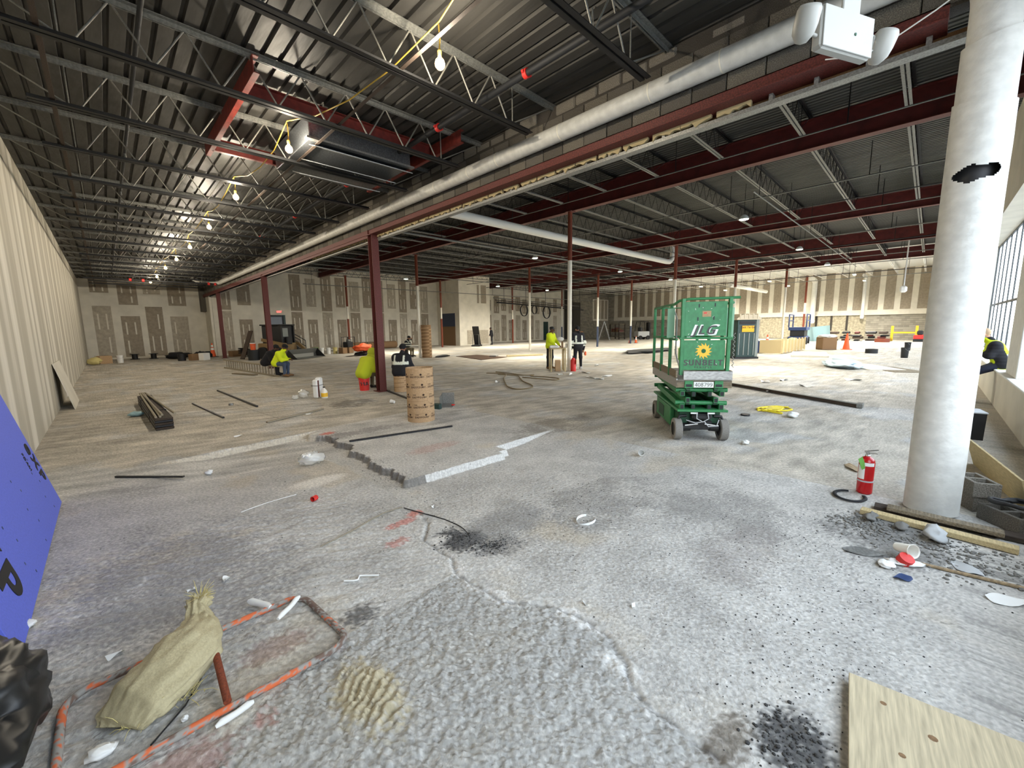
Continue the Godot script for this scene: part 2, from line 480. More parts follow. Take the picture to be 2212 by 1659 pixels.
func floor_col(x: float, z: float) -> Color:
	var big := N1.get_noise_2d(x * 3.0, z * 3.0)
	var mid := N1.get_noise_2d(x * 16 + 50, z * 16)
	var fin := N2.get_noise_2d(x * 70, z * 70)
	# old slab beyond the break wears tan dust, the new pour in front is grey; both in patches
	var dust := smoothstep(-0.12, 0.22, N3.get_noise_2d(x * 5.0 + 40, z * 5.0) + 0.4 * mid + (0.3 if z < -7.2 - 0.11 * (x - 0.33) or x > 5.4 else -0.42))
	var c := lin(206, 203, 196).lerp(lin(200, 192, 177), dust)
	c = c * (1.0 + 0.22 * mid + 0.28 * fin + 0.1 * big)
	if z < -6.0 or (x > 5.5 and z < -0.6):
		var st := N3.get_noise_2d(x * 9 + z * 2.0, z * 30 - x * 6.0)
		c = c * (1.0 + 0.34 * st)
	if x < 2.0 and z > -2.4 and Geometry2D.is_point_in_polygon(Vector2(x, z), rough_poly):
		c = c.lerp(lin(184, 182, 176), 0.75) * (1.0 + 0.42 * N2.get_noise_2d(x * 150, z * 150))
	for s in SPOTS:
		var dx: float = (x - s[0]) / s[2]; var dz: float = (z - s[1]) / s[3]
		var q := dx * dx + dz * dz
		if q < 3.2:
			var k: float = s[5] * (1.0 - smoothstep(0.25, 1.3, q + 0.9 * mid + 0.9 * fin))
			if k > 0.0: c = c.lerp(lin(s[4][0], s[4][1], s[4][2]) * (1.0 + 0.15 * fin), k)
	if x > 2.0 and x < 4.6 and z > -3.4 and fin > 0.42: c = c * 0.62
	if z > -4.5 and x < 2.3:
		var p := Vector2(x, z)
		if x > 1.3:
			var dc := poly_dist(p, crack)
			var w := 0.006 + 0.13 * maxf(0.0, N1.get_noise_2d(x * 30, z * 30 + 9) + 0.25 * N2.get_noise_2d(x * 50, z * 50))
			c = c.lerp(lin(240, 237, 231), 0.85 * (1.0 - smoothstep(w * 0.5, w, dc)))
			if dc < 0.011: c = c * 0.6
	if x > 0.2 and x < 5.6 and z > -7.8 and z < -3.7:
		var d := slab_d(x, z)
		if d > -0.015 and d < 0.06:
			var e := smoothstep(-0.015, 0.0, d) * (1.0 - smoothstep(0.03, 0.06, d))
			var sawn_face := x > 2.55 and z > -4.7   # the sawn side of the slab, a strip a few centimetres wide crusted with white slurry
			if sawn_face: c = c.lerp(lin(228, 226, 220), e * 0.95 * (1.0 - smoothstep(5.1, 5.4, x)))
			elif z < -7.0: c = c.lerp(lin(224, 214, 194), e * 0.95 * smoothstep(0.1, 0.5, x))
			else: c = c.lerp(lin(120, 115, 108) * (1.0 + 0.5 * fin), e * 0.8)  # broken side darkened, its shade put into the colour
	if (absf(z + 9.2) < 0.012 and x > 1.0 and x < 4.5 and mid > -0.2) or (absf(x - 2.0 - 0.1 * (z + 12)) < 0.012 and z < -8.8 and z > -14): c = c * 0.72
	return c.clamp()

func build_floor() -> void:
	N1.seed = 2; N1.frequency = 0.1; N1.fractal_octaves = 3
	N2.seed = 4; N2.frequency = 0.35; N2.fractal_octaves = 2
	N3.seed = 6; N3.frequency = 0.1; N3.fractal_octaves = 2
	var xs := PackedFloat32Array()
	var zs := PackedFloat32Array()
	var spec := [[xs, [[-1.1, -0.5, 0.05], [-0.5, 3.4, 0.0125], [3.4, 7.0, 0.03], [7.0, 14.0, 0.09], [14.0, 30.0, 0.25], [30.0, 55.2, 0.7]]],
		[zs, [[1.4, 0.3, 0.05], [0.3, -4.4, -0.0125], [-4.4, -8.0, -0.025], [-8.0, -14.0, -0.06], [-14.0, -24.0, -0.2], [-24.0, -38.4, -0.6]]]]
	for s in spec:
		for r in s[1]:
			var q: float = r[0]
			while absf(q - r[0]) < absf(r[1] - r[0]) - 1e-4:
				s[0].append(q); q += r[2]
		s[0].append(s[1][-1][1])
	xs = spec[0][0]; zs = spec[1][0]
	var mb := MB.new()
	var nx := xs.size(); var nz := zs.size()
	var H := PackedFloat32Array()
	H.resize(nx * nz)
	for j in nz:
		for i in nx: H[j * nx + i] = floor_y(xs[i], zs[j])
	for j in nz:
		for i in nx:
			var i0 := maxi(i - 1, 0); var i1 := mini(i + 1, nx - 1); var j0 := maxi(j - 1, 0); var j1 := mini(j + 1, nz - 1)
			var gx := (H[j * nx + i1] - H[j * nx + i0]) / (xs[i1] - xs[i0])
			var gz := (H[j1 * nx + i] - H[j0 * nx + i]) / (zs[j1] - zs[j0])
			mb.v.append(Vector3(xs[i], H[j * nx + i], zs[j])); mb.n.append(Vector3(-gx, 1, -gz).normalized())
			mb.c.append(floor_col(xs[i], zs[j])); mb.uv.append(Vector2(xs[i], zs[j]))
	var ix := PackedInt32Array()
	ix.resize((nx - 1) * (nz - 1) * 6)
	var k := 0
	for j in nz - 1:
		for i in nx - 1:
			var p := j * nx + i
			ix[k] = p; ix[k + 1] = p + nx; ix[k + 2] = p + 1; ix[k + 3] = p + 1; ix[k + 4] = p + nx; ix[k + 5] = p + nx + 1
			k += 6
	mb.ix = ix
	struct("floor", mb, "floor")

func box_mb(ce: Vector3, sz: Vector3, b := 0.0) -> MB:
	var m := MB.new()
	m.box(ce, sz, b)
	return m

func bx(x0: float, x1: float, y0: float, y1: float, z0: float, z1: float, b := 0.0) -> MB:
	return box_mb(Vector3((x0 + x1) / 2, (y0 + y1) / 2, (z0 + z1) / 2), Vector3(absf(x1 - x0), absf(y1 - y0), absf(z1 - z0)), b)

func streak_tex(w: int, h: int, sd: int, period: float, a: Color, b: Color) -> ImageTexture:   # trowelled bands of joint compound on grey board
	var im := Image.create(w, h, false, Image.FORMAT_RGB8)
	var f := FastNoiseLite.new()
	f.seed = sd; f.frequency = 0.02
	for x in w:
		var ph := fposmod(x / period, 1.0)
		var wob := 0.06 * f.get_noise_2d(x * 1.3, 300)
		var band := 1.0 - smoothstep(0.13 + wob, 0.24 + wob, absf(ph - 0.5 + wob))
		var edge := 1.0 - smoothstep(0.05, 0.11, absf(ph + wob * 2.0 - (0.02 if int(x / period) % 2 else 0.95)))
		for y in h:
			var k := clampf(0.85 * band + 0.7 * edge * (0.6 + 0.9 * f.get_noise_2d(x * 2.0, y * 0.7)) + 0.75 * f.get_noise_2d(x * 2.2, y * 0.25), 0, 1)
			im.set_pixel(x, y, a.lerp(b, k))
	return ImageTexture.create_from_image(im)

func board_panels(wall: Node, x0: float, x1: float, step: float, wid: float, z: float, base: float, lows: Array, ups: Array, top: float, skip: Array) -> void:
	var cache := {}
	var k := 0
	var x := x0
	while x + wid < x1:
		for row in 2:
			var y0: float = base if row == 0 else ups[k % 2]
			var y1: float = lows[k % 2] if row == 0 else top - 0.25 * ((k * 7) % 3)
			var bad := false
			for s in skip: bad = bad or (x + wid > s[0] and x < s[1] and y0 < s[3] and y1 > s[2])
			if bad or y1 - y0 < 0.3: continue
			var w := wid * (0.92 + 0.16 * (((k * 13 + row * 5) % 5) / 5.0))
			var key := "%.2f %.2f" % [w, y1 - y0]
			if not cache.has(key): cache[key] = [bx(0, w, 0, y1 - y0, -0.004, 0.004).mesh(), bx(0, 0.075, 0, (y1 - y0) * 0.3, 0, 0.0065).mesh()]
			var o := part(wall, "drywall_panel", cache[key][0], "board" if (k + row) % 3 else "board_pale")
			o.position = Vector3(x, y0, z)
			for q in 4:
				if (k * 3 + q * 5 + row) % 4 == 0: continue
				var sp := part(o, "compound_strip", cache[key][1], "compound")
				sp.position = Vector3(w * (0.2 if q % 2 == 0 else 0.66), (y1 - y0) * (0.1 if q < 2 else 0.55), 0)
		x += step
		k += 1

func build_shell() -> void:
	M["board_pale"] = mat("board_pale", c8(184, 174, 156), 0.92, 0, M["board"].albedo_texture, Vector3.ONE * 0.7)
	# left wall, its board face under trowelled compound
	var lw := MB.new()
	lw.box(Vector3(-1.04, 2.7, -18.4), Vector3(0.18, 5.6, 40.0))
	var wl := struct("wall_left", lw, "compound")
	var st := MB.new()
	st.sheet(1, 1, func(u, v): return Vector3(-0.945, v * 5.3, 1.4 - u * 39.4))
	for k in st.n.size(): st.n[k] = Vector3.RIGHT
	var sm := StandardMaterial3D.new()
	sm.albedo_texture = streak_tex(1400, 96, 12, 52.0, c8(178, 172, 156), c8(224, 219, 206)); sm.roughness = 0.92
	M["left_streaks"] = sm
	part(wl, "board_face", st, "left_streaks", "grey drywall boards striped with pale joint compound")
	var pj := bx(-0.95, -0.9, 0, 0.006, 0, -2.44).mesh()
	# back wall of the low bay
	var wb := struct("wall_back", bx(-1.2, 5.7, -0.2, 5.6, ZB, ZB - 0.2), "compound")
	board_panels(wb, -0.45, 5.6, 1.28, 0.95, ZB + 0.002, 0.12, [3.5, 2.85], [4.35, 3.6], 5.25, [])
	# back wall of the high bay, with a chase, a door and a dark opening
	var wr := struct("wall_back_high", bx(5.61, 46.0, -0.2, 7.4, ZR, ZR - 0.2), "compound")
	struct("wall_link", bx(5.45, 5.6, 0, 7.4, ZB + 0.01, ZR - 0.03), "compound")
	board_panels(wr, 5.95, 24.4, 1.2, 0.84, ZR + 0.002, 0.12, [3.2, 2.6], [3.3, 3.65], 6.4, [[8.7, 10.6, 0, 3.7]])
	board_panels(wr, 29.0, 44.6, 1.2, 0.8, ZR + 0.002, 0.12, [3.2, 2.6], [3.7, 3.4], 5.4, [[41.2, 42.6, 0, 3.0]])
	var ch := struct("wall_chase", bx(24.7, 28.7, -0.1, 7.0, -32.3, ZR), "compound")
	part(ch, "drywall_panel", bx(27.0, 27.25, 4.2, 6.0, -32.3, -32.29), "board")
	part(ch, "drywall_panel", bx(27.5, 28.2, 4.2, 6.0, -32.3, -32.29), "board")
	part(ch, "drywall_panel", bx(25.6, 28.4, 0.1, 1.5, -32.3, -32.29), "board_pale")
	part(ch, "insulation_panel", bx(24.695, 24.7, 1.9, 3.2, -33.0, -35.5), "column_blue")
	part(ch, "plywood_panel", bx(24.69, 24.7, 0.0, 1.9, -33.0, -35.5), "cardboard_dark")
	var wc := struct("wall_block_back", bx(45.8, 55.0, -0.2, 7.4, -34.6, -34.8), block_wall_mat(c8(140, 134, 120)))
	part(wc, "dark_opening", bx(45.9, 47.6, 0.0, 5.0, -34.6, -34.55), "mortar")
	part(wc, "panel_frame", bx(50.6, 54.6, 2.5, 5.6, -34.6, -34.5), "compound")
	for k in 4: part(wc, "drywall_panel", bx(50.8 + k * 0.95, 51.5 + k * 0.95, 2.75, 5.5, -34.5, -34.49), "board")
	struct("wall_jog", bx(45.8, 46.0, -0.1, 7.4, -34.6, ZR), "mortar")
	# far end wall: board above, block below
	var we := struct("wall_end", bx(XE, XE + 0.3, -0.2, 7.6, 1.6, -34.8), block_wall_mat(c8(158, 152, 138)))
	part(we, "drywall_header", bx(XE - 0.12, XE, 2.75, 7.4, 1.4, -33.5), "compound")
	part(we, "ledge", bx(XE - 0.2, XE, 2.45, 2.8, 1.4, -33.5), "compound")
	part(we, "plaster_panel", bx(XE - 0.03, XE, 0.1, 2.45, -4.6, -14.0), "cardboard_pale")
	for k in 29:
		var z := 0.9 - k * 1.18
		part(we, "drywall_panel", bx(XE - 0.13, XE - 0.12, 2.95, 7.0, z, z - 0.75), "board")
	for k in 3: part(we, "post", bx(XE - 0.06, XE, 0.9, 2.45, -6.0 - k * 1.3, -6.18 - k * 1.3), "mortar")
	# door with steps, far behind
	var d := struct("door_1", bx(9.05, 10.25, 0.75, 2.95, ZR, ZR + 0.06), "steel_dark")
	part(d, "glass_panel", bx(9.15, 10.0, 1.9, 2.8, ZR + 0.06, ZR + 0.07), "galv_dark")
	part(d, "door_frame", bx(10.1, 10.25, 0.75, 2.95, ZR + 0.06, ZR + 0.12), "toilet_green")
	struct("door_2", bx(41.4, 42.3, 0.0, 2.4, ZR, ZR + 0.05), "toilet_green")

func block_wall_mat(c: Color) -> StandardMaterial3D:
	M["cardboard_pale"] = mat("cardboard_pale", c8(190, 180, 154), 0.9, 0, M["_fine"], Vector3.ONE * 0.3)
	var im := Image.create(128, 64, false, Image.FORMAT_RGB8)
	im.fill(c)
	for r in 8:
		for k in 8:
			var s := 0.86 + 0.2 * rng.randf()
			im.fill_rect(Rect2i(k * 16 + (8 if r % 2 else 0), r * 8, 15, 7), Color(c.r * s, c.g * s, c.b * s))
		im.fill_rect(Rect2i(0, r * 8 + 7, 128, 1), Color(c.r * 0.72, c.g * 0.72, c.b * 0.72))
	var m := StandardMaterial3D.new()
	m.albedo_texture = ImageTexture.create_from_image(im); m.roughness = 0.95
	m.uv1_triplanar = true; m.uv1_scale = Vector3(0.31, 0.62, 0.31)
	return m

func build_windows() -> void:
	var spans := []   # glazed openings along the shop front, pilasters between
	var x := -0.3
	for e in [[-0.2, 5.2], [5.6, 11.15], [12.5, 24.0], [25.0, 37.0], [38.0, 50.0]]: spans.append(e)
	struct("wall_front_sill", bx(-1.2, 55.2, -0.2, 0.70, 1.06, 1.62), "compound")
	struct("trim_1", bx(-1.2, 55.2, 0.70, 0.735, 1.02, 1.6, 0.008), "white_paint")
	struct("wall_front_header", bx(-1.2, 55.2, 4.45, 7.4, 1.06, 1.62), "compound")
	var prev := -1.2
	for k in spans.size() + 1:
		var to: float = spans[k][0] if k < spans.size() else 55.2
		struct("wall_pilaster", bx(prev, to, 0.735, 4.45, 1.12, 1.62, 0.01), "white_paint")
		if k < spans.size(): prev = spans[k][1]
	for k in spans.size():
		var a: float = spans[k][0]; var b: float = spans[k][1]
		var w := Node3D.new()
		w.name = "window_%d" % (k + 1); w.set_meta("kind", "structure")
		add_child(w)
		w.position = Vector3(a, 0.735, 1.56)
		var L := b - a
		var n := int(round(L / 1.2))
		var hh := 4.45 - 0.735
		for e in [[0.0, 0.06], [hh - 0.06, hh]]: part(w, "window_frame", bx(0, L, e[0], e[1], -0.015, 0.015), "frame_dark")
		part(w, "transom_bar", bx(0, L, 1.53, 1.6, -0.015, 0.015), "frame_dark")
		for j in n + 1: part(w, "mullion", bx(j * L / n - 0.025, j * L / n + 0.025, 0.06, hh - 0.06, -0.016, 0.016), "frame_dark")
		for j in n:
			for r in 2:
				part(w, "pane", bx(j * L / n + 0.03, (j + 1) * L / n - 0.03, 0.06 if r == 0 else 1.6, 1.53 if r == 0 else hh - 0.06, -0.005, 0.005), "glass")
	struct("ground_outside", bx(-60, 120, -0.6, -0.25, 1.62, 120), "ground_out")

func deck(called: String, x0: float, x1: float, y: float, z0: float, z1: float, pitch: float, groove: float, hgt: float, m) -> void:
	var mb := MB.new()
	var x := x0
	var pr := PackedVector2Array([Vector2(x0, y)])
	while x < x1 - pitch * 0.5:
		pr.append(Vector2(x + pitch - groove, y)); pr.append(Vector2(x + pitch - groove * 0.75, y + hgt)); pr.append(Vector2(x + pitch - groove * 0.25, y + hgt)); pr.append(Vector2(x + pitch, y))
		x += pitch
	for k in pr.size() - 1:
		var a := pr[k]; var b := pr[k + 1]
		mb.face([Vector3(a.x, a.y, z1), Vector3(b.x, b.y, z1), Vector3(b.x, b.y, z0), Vector3(a.x, a.y, z0)])
	mb.face([Vector3(x0, y + 0.12, z0), Vector3(x1, y + 0.12, z0), Vector3(x1, y + 0.12, z1), Vector3(x0, y + 0.12, z1)])
	struct(called, mb, m)

func joist_meshes(L: float, depth: float, r: float, pan: float, cw: float) -> Array:   # chords as pairs of angles, a bent rod web
	var top := MB.new(); var bot := MB.new(); var web := MB.new()
	for s: float in [-1.0, 1.0]:
		top.box(Vector3(L / 2, -0.004, s * (0.012 + cw / 2)), Vector3(L, 0.008, cw)); top.box(Vector3(L / 2, -cw / 2, s * 0.014), Vector3(L, cw, 0.007))
		bot.box(Vector3(L / 2, -depth + 0.004, s * (0.012 + cw / 2)), Vector3(L - 1.1, 0.008, cw)); bot.box(Vector3(L / 2, -depth + cw / 2, s * 0.014), Vector3(L - 1.1, cw, 0.007))
	var n := int((L - 1.5) / pan)
	var pts := []
	var x0 := (L - n * pan) / 2
	for k in 2 * n + 1: pts.append(Vector3(x0 + k * pan / 2, -depth + 0.03 if k % 2 == 0 else -0.03, 0))
	for k in pts.size() - 1: web.tube([pts[k], pts[k + 1]], r, 6, false)
	web.tube([Vector3(0.08, -0.05, 0), Vector3(x0 - 0.08, -depth + 0.03, 0)], r * 0.9, 6, false)
	web.tube([Vector3(L - 0.08, -0.05, 0), Vector3(L - x0 + 0.08, -depth + 0.03, 0)], r * 0.9, 6, false)
	for q in [x0 - 0.1, L - x0 + 0.1]: web.tube([Vector3(q, -depth + 0.03, 0), Vector3(q, -0.03, 0)], r * 0.8, 6, false)
	return [top.mesh(), bot.mesh(), web.mesh()]

func build_left_roof() -> void:
	deck("ceiling", -1.0, 5.62, YD, 1.6, ZB - 0.1, 0.2, 0.06, 0.04, "deck")
	var jm := joist_meshes(6.36, 0.56, 0.011, 0.62, 0.058)
	var proto: Node3D
	for k in 20:
		var z := -0.85 - 1.78 * k
		if k == 0:
			proto = thing("roof_joist", "open-web steel joist of the low bay, first from the window wall", "joist", Vector3(-0.93, YD - 0.005, z), 0, "joists of the low bay")
			part(proto, "top_chord", jm[0], "steel_grey", "pale grey top chord")
			part(proto, "bottom_chord", jm[1], "steel_black", "black bottom chord")
			part(proto, "web", jm[2], "rod")
		else: copy(proto, Vector3(-0.93, YD - 0.005, z + [0.0, 0.0, -0.1, -0.1][mini(k, 3)]), 0, "open-web steel joist of the low bay, %s from the window wall" % ORD[k])
	for x: float in [-0.16, 2.72]:
		var b := MB.new()
		b.bar(Vector3(x, YD - 0.52, 1.0), Vector3(x, YD - 0.52, -37.6), 0.045, 0.006)
		b.bar(Vector3(x + 0.02, YD - 0.5, 1.0), Vector3(x + 0.02, YD - 0.5, -37.6), 0.006, 0.045)
		solo("bridging_bar", b, "rust_bar", "rusty angle bar tying the joists near the left wall" if x < 0 else "rusty angle bar tying the joists above the bulb string", "bar")
	# black sprinkler mains threaded through the joists
	var sp := thing("sprinkler_pipe", "black sprinkler main with red couplings beside the white pipe", "pipe", Vector3(4.17, 4.95, 0))
	var p := MB.new(); p.tube([Vector3(0, 0, 1.0), Vector3(0, 0, -34)], 0.04, 12)
	part(sp, "pipe_run", p, "pipe_black")
	for z: float in [-3.9, -5.85, -9.4, -12.9, -16.4]:
		var cp := MB.new()
		cp.t = Transform3D(Basis(Vector3.RIGHT, PI / 2), Vector3(0, 0, z))
		cp.lathe([Vector2(0.038, -0.03), Vector2(0.058, -0.03), Vector2(0.058, 0.03), Vector2(0.038, 0.03)], 14)
		cp.box(Vector3(0.065, 0, 0), Vector3(0.04, 0.035, 0.03), 0.004); cp.box(Vector3(-0.065, 0, 0), Vector3(0.04, 0.035, 0.03), 0.004)
		part(sp, "coupling", cp, "red_plastic", "red pipe coupling")
	for z: float in [-2.9, -8.3, -13.6]:
		var hg := MB.new(); hg.tube([Vector3(0, 0.25, z), Vector3(0.03, 0.02, z), Vector3(0, -0.045, z), Vector3(-0.03, 0.02, z), Vector3(0, 0.25, z)], 0.006, 6)
		part(sp, "hanger", hg, "galv")
	var s2 := thing("sprinkler_pipe", "thin black sprinkler branch over the left aisle", "pipe", Vector3(0.59, 4.95, 0))
	var p2 := MB.new(); p2.tube([Vector3(0, 0, 1.0), Vector3(0, 0, -34)], 0.024, 10)
	part(s2, "pipe_run", p2, "pipe_black")
	for z: float in [-10.4, -13.2, -16.6, -20.0, -23.6]:
		var hd := MB.new(); hd.tube([Vector3(0, 0, z), Vector3(0, -0.09, z)], [0.012, 0.02], 8)
		part(s2, "sprinkler_head", hd, "galv")
	var s3 := thing("sprinkler_pipe", "black sprinkler cross main with red couplings far down the low bay", "pipe", Vector3(0, 4.45, -29.2))
	var p3 := MB.new(); p3.tube([Vector3(-0.5, 0, 0), Vector3(4.9, 0, 0)], 0.05, 10)
	part(s3, "pipe_run", p3, "black")
	for x: float in [0.2, 2.3, 4.2]:
		var hr := MB.new(); hr.tube([Vector3(x, 0, 0), Vector3(x, 0.74, 0)], 0.008, 6)
		part(s3, "hanger", hr, "galv")
	for x: float in [1.2, 1.7, 4.5, 4.8]:
		var cq := MB.new(); cq.tube([Vector3(x - 0.05, 0, 0), Vector3(x + 0.05, 0, 0)], 0.075, 10)
		part(s3, "coupling", cq, "red_plastic", "red pipe coupling")
	# frame of red channels and the duct curb it carries
	var fr := thing("roof_frame", "red steel channel frame hung between the joists", "frame", Vector3(0, 5.17, 0))
	for e in [[Vector3(1.66, 0, -6.2), Vector3(1.66, 0, -9.6)], [Vector3(1.7, 0, -6.95), Vector3(4.8, 0, -6.95)], [Vector3(4.74, 0, -6.0), Vector3(4.74, 0, -9.6)], [Vector3(1.7, 0, -9.3), Vector3(4.8, 0, -9.3)]]:
		var ch := MB.new()
		var dx: Vector3 = (e[1] - e[0]).normalized().cross(Vector3.UP)
		ch.bar(e[0] + Vector3(0, -0.12, 0), e[1] + Vector3(0, -0.12, 0), 0.01, 0.2); ch.bar(e[0] + dx * 0.035 + Vector3(0, -0.02, 0), e[1] + dx * 0.035 + Vector3(0, -0.02, 0), 0.07, 0.01); ch.bar(e[0] + dx * 0.035 + Vector3(0, -0.22, 0), e[1] + dx * 0.035 + Vector3(0, -0.22, 0), 0.07, 0.01)
		part(fr, "channel", ch, "red_bright")
	var du := thing("roof_duct", "grey sheet metal duct curb with dark slots beneath the red frame", "duct", Vector3(3.55, 4.75, -8.0))
	part(du, "curb", bx(-0.95, 0.85, -0.02, 0.36, -0.85, 0.9, 0.01), "galv_dark")
	for k in 3:
		var lo := MB.new(); lo.box(Vector3(0, -0.05 - 0.05 * k, 0.75 - k * 0.55), Vector3(1.75 - 0.1 * k, 0.012, 0.36), 0, Basis(Vector3.RIGHT, 0.35))
		part(du, "louvre", lo, "galv")
	part(du, "flange", bx(-1.0, 0.9, -0.03, 0.0, 0.85, 0.95), "galv")

func build_header() -> void:
	# block wall on a red steel lintel between the bays
	var core := struct("wall_header", bx(XB + 0.015, XB + 0.19, 4.40, 5.28, 1.4, ZB), "mortar")
	var vm := []
	for k in 4:
		var b := MB.new(); b.box(Vector3.ZERO, Vector3(0.21, 0.188, 0.388), 0.006)
		vm.append(b.mesh())
	mat("block_b", c8(108, 102, 92), 0.95, 0, M["block"].albedo_texture, Vector3.ONE * 3.1, M["_bump"], 1.0)
	mat("block_c", c8(134, 127, 114), 0.95, 0, M["block"].albedo_texture, Vector3.ONE * 2.7, M["_bump"], 1.0)
	for r in 3:
		for k in 97:
			var o := part(core, "concrete_block", vm[k % 4], ["block", "block_b", "block_c"][(k * 5 + r * 7) % 3])
			o.position = Vector3(XB + 0.10 + rng.randf_range(-0.004, 0.004), 4.52 + r * 0.2, 1.1 - k * 0.4 - (0.2 if r % 2 else 0.0))
			o.rotation.y = rng.randf_range(-0.006, 0.006)
	var cap := MB.new()   # ragged grout course under the deck
	for k in 100:
		cap.box(Vector3(XB + 0.09 + rng.randf_range(-0.03, 0.02), 5.12 + rng.randf_range(-0.015, 0.02), 1.2 - k * 0.39), Vector3(0.16, rng.randf_range(0.11, 0.17), 0.37), 0.02)
	var cp := part(core, "grout_course", cap, "block_light"); cp.set_meta("kind", "stuff")
	var lint := thing("steel_beam", "rust-red steel beam under the block header between the bays", "beam", Vector3(XB, 4.265, 0))
	part(lint, "bottom_flange", bx(-0.11, 0.2, 0, 0.02, -0.12, ZB, 0.004), "red_steel")
	part(lint, "web", bx(-0.07, -0.05, 0.02, 0.135, -0.12, ZB), "red_steel")
	part(lint, "top_flange", bx(-0.07, 0.2, 0.125, 0.135, -0.12, ZB), "red_steel")
	var pf := MB.new()   # lower deep beam beyond the first column
	pf.box(Vector3(-0.085, 0.03, -24.4), Vector3(0.02, 0.2, 27.0))
	part(lint, "side_plate", pf, "red_steel")
	# cut-off metal stud header hanging below, with torn spray foam
	var sh := thing("stud_header", "galvanised stud header with torn yellow foam along the beam", "framing", Vector3(XB + 0.14, 4.15, 0))
	part(sh, "bottom_track", bx(-0.06, 0.06, 0, 0.045, 1.2, -37.6), "galv")
	part(sh, "backing_board", bx(0.05, 0.056, 0.045, 0.13, 1.2, -37.6), "osb")
	var sm := bx(-0.05, 0.05, 0.02, 0.115, -0.02, 0.02).mesh()
	for k in 93:
		var o := part(sh, "stud", sm, "galv")
		o.position = Vector3(0, 0, 1.0 - k * 0.41)
	var fo := 0
	for k in 34:
		var z := -2.0 - k * 0.41 - rng.randf() * 0.05
		var fp := PackedVector2Array([Vector2(0, 0.115)])
		var w := 0.37
		for q in 9: fp.append(Vector2(q * w / 8.0, 0.115 - 0.02 - 0.045 * rng.randf() - (0.035 if (q + k) % 5 == 0 else 0.0)))
		fp.append(Vector2(w, 0.115))
		var f := MB.new(); f.t = Transform3D(Basis(Vector3.UP, PI / 2), Vector3(-0.075, 0, z + w)); f.prism(fp, 0.05)
		part(sh, "spray_foam", f, "foam", "torn yellow spray foam")
	# the block pier at the far end
	struct("wall_pier", bx(XB - 0.25, XB + 0.3, 3.2, 5.2, -37.3, ZB), "block")

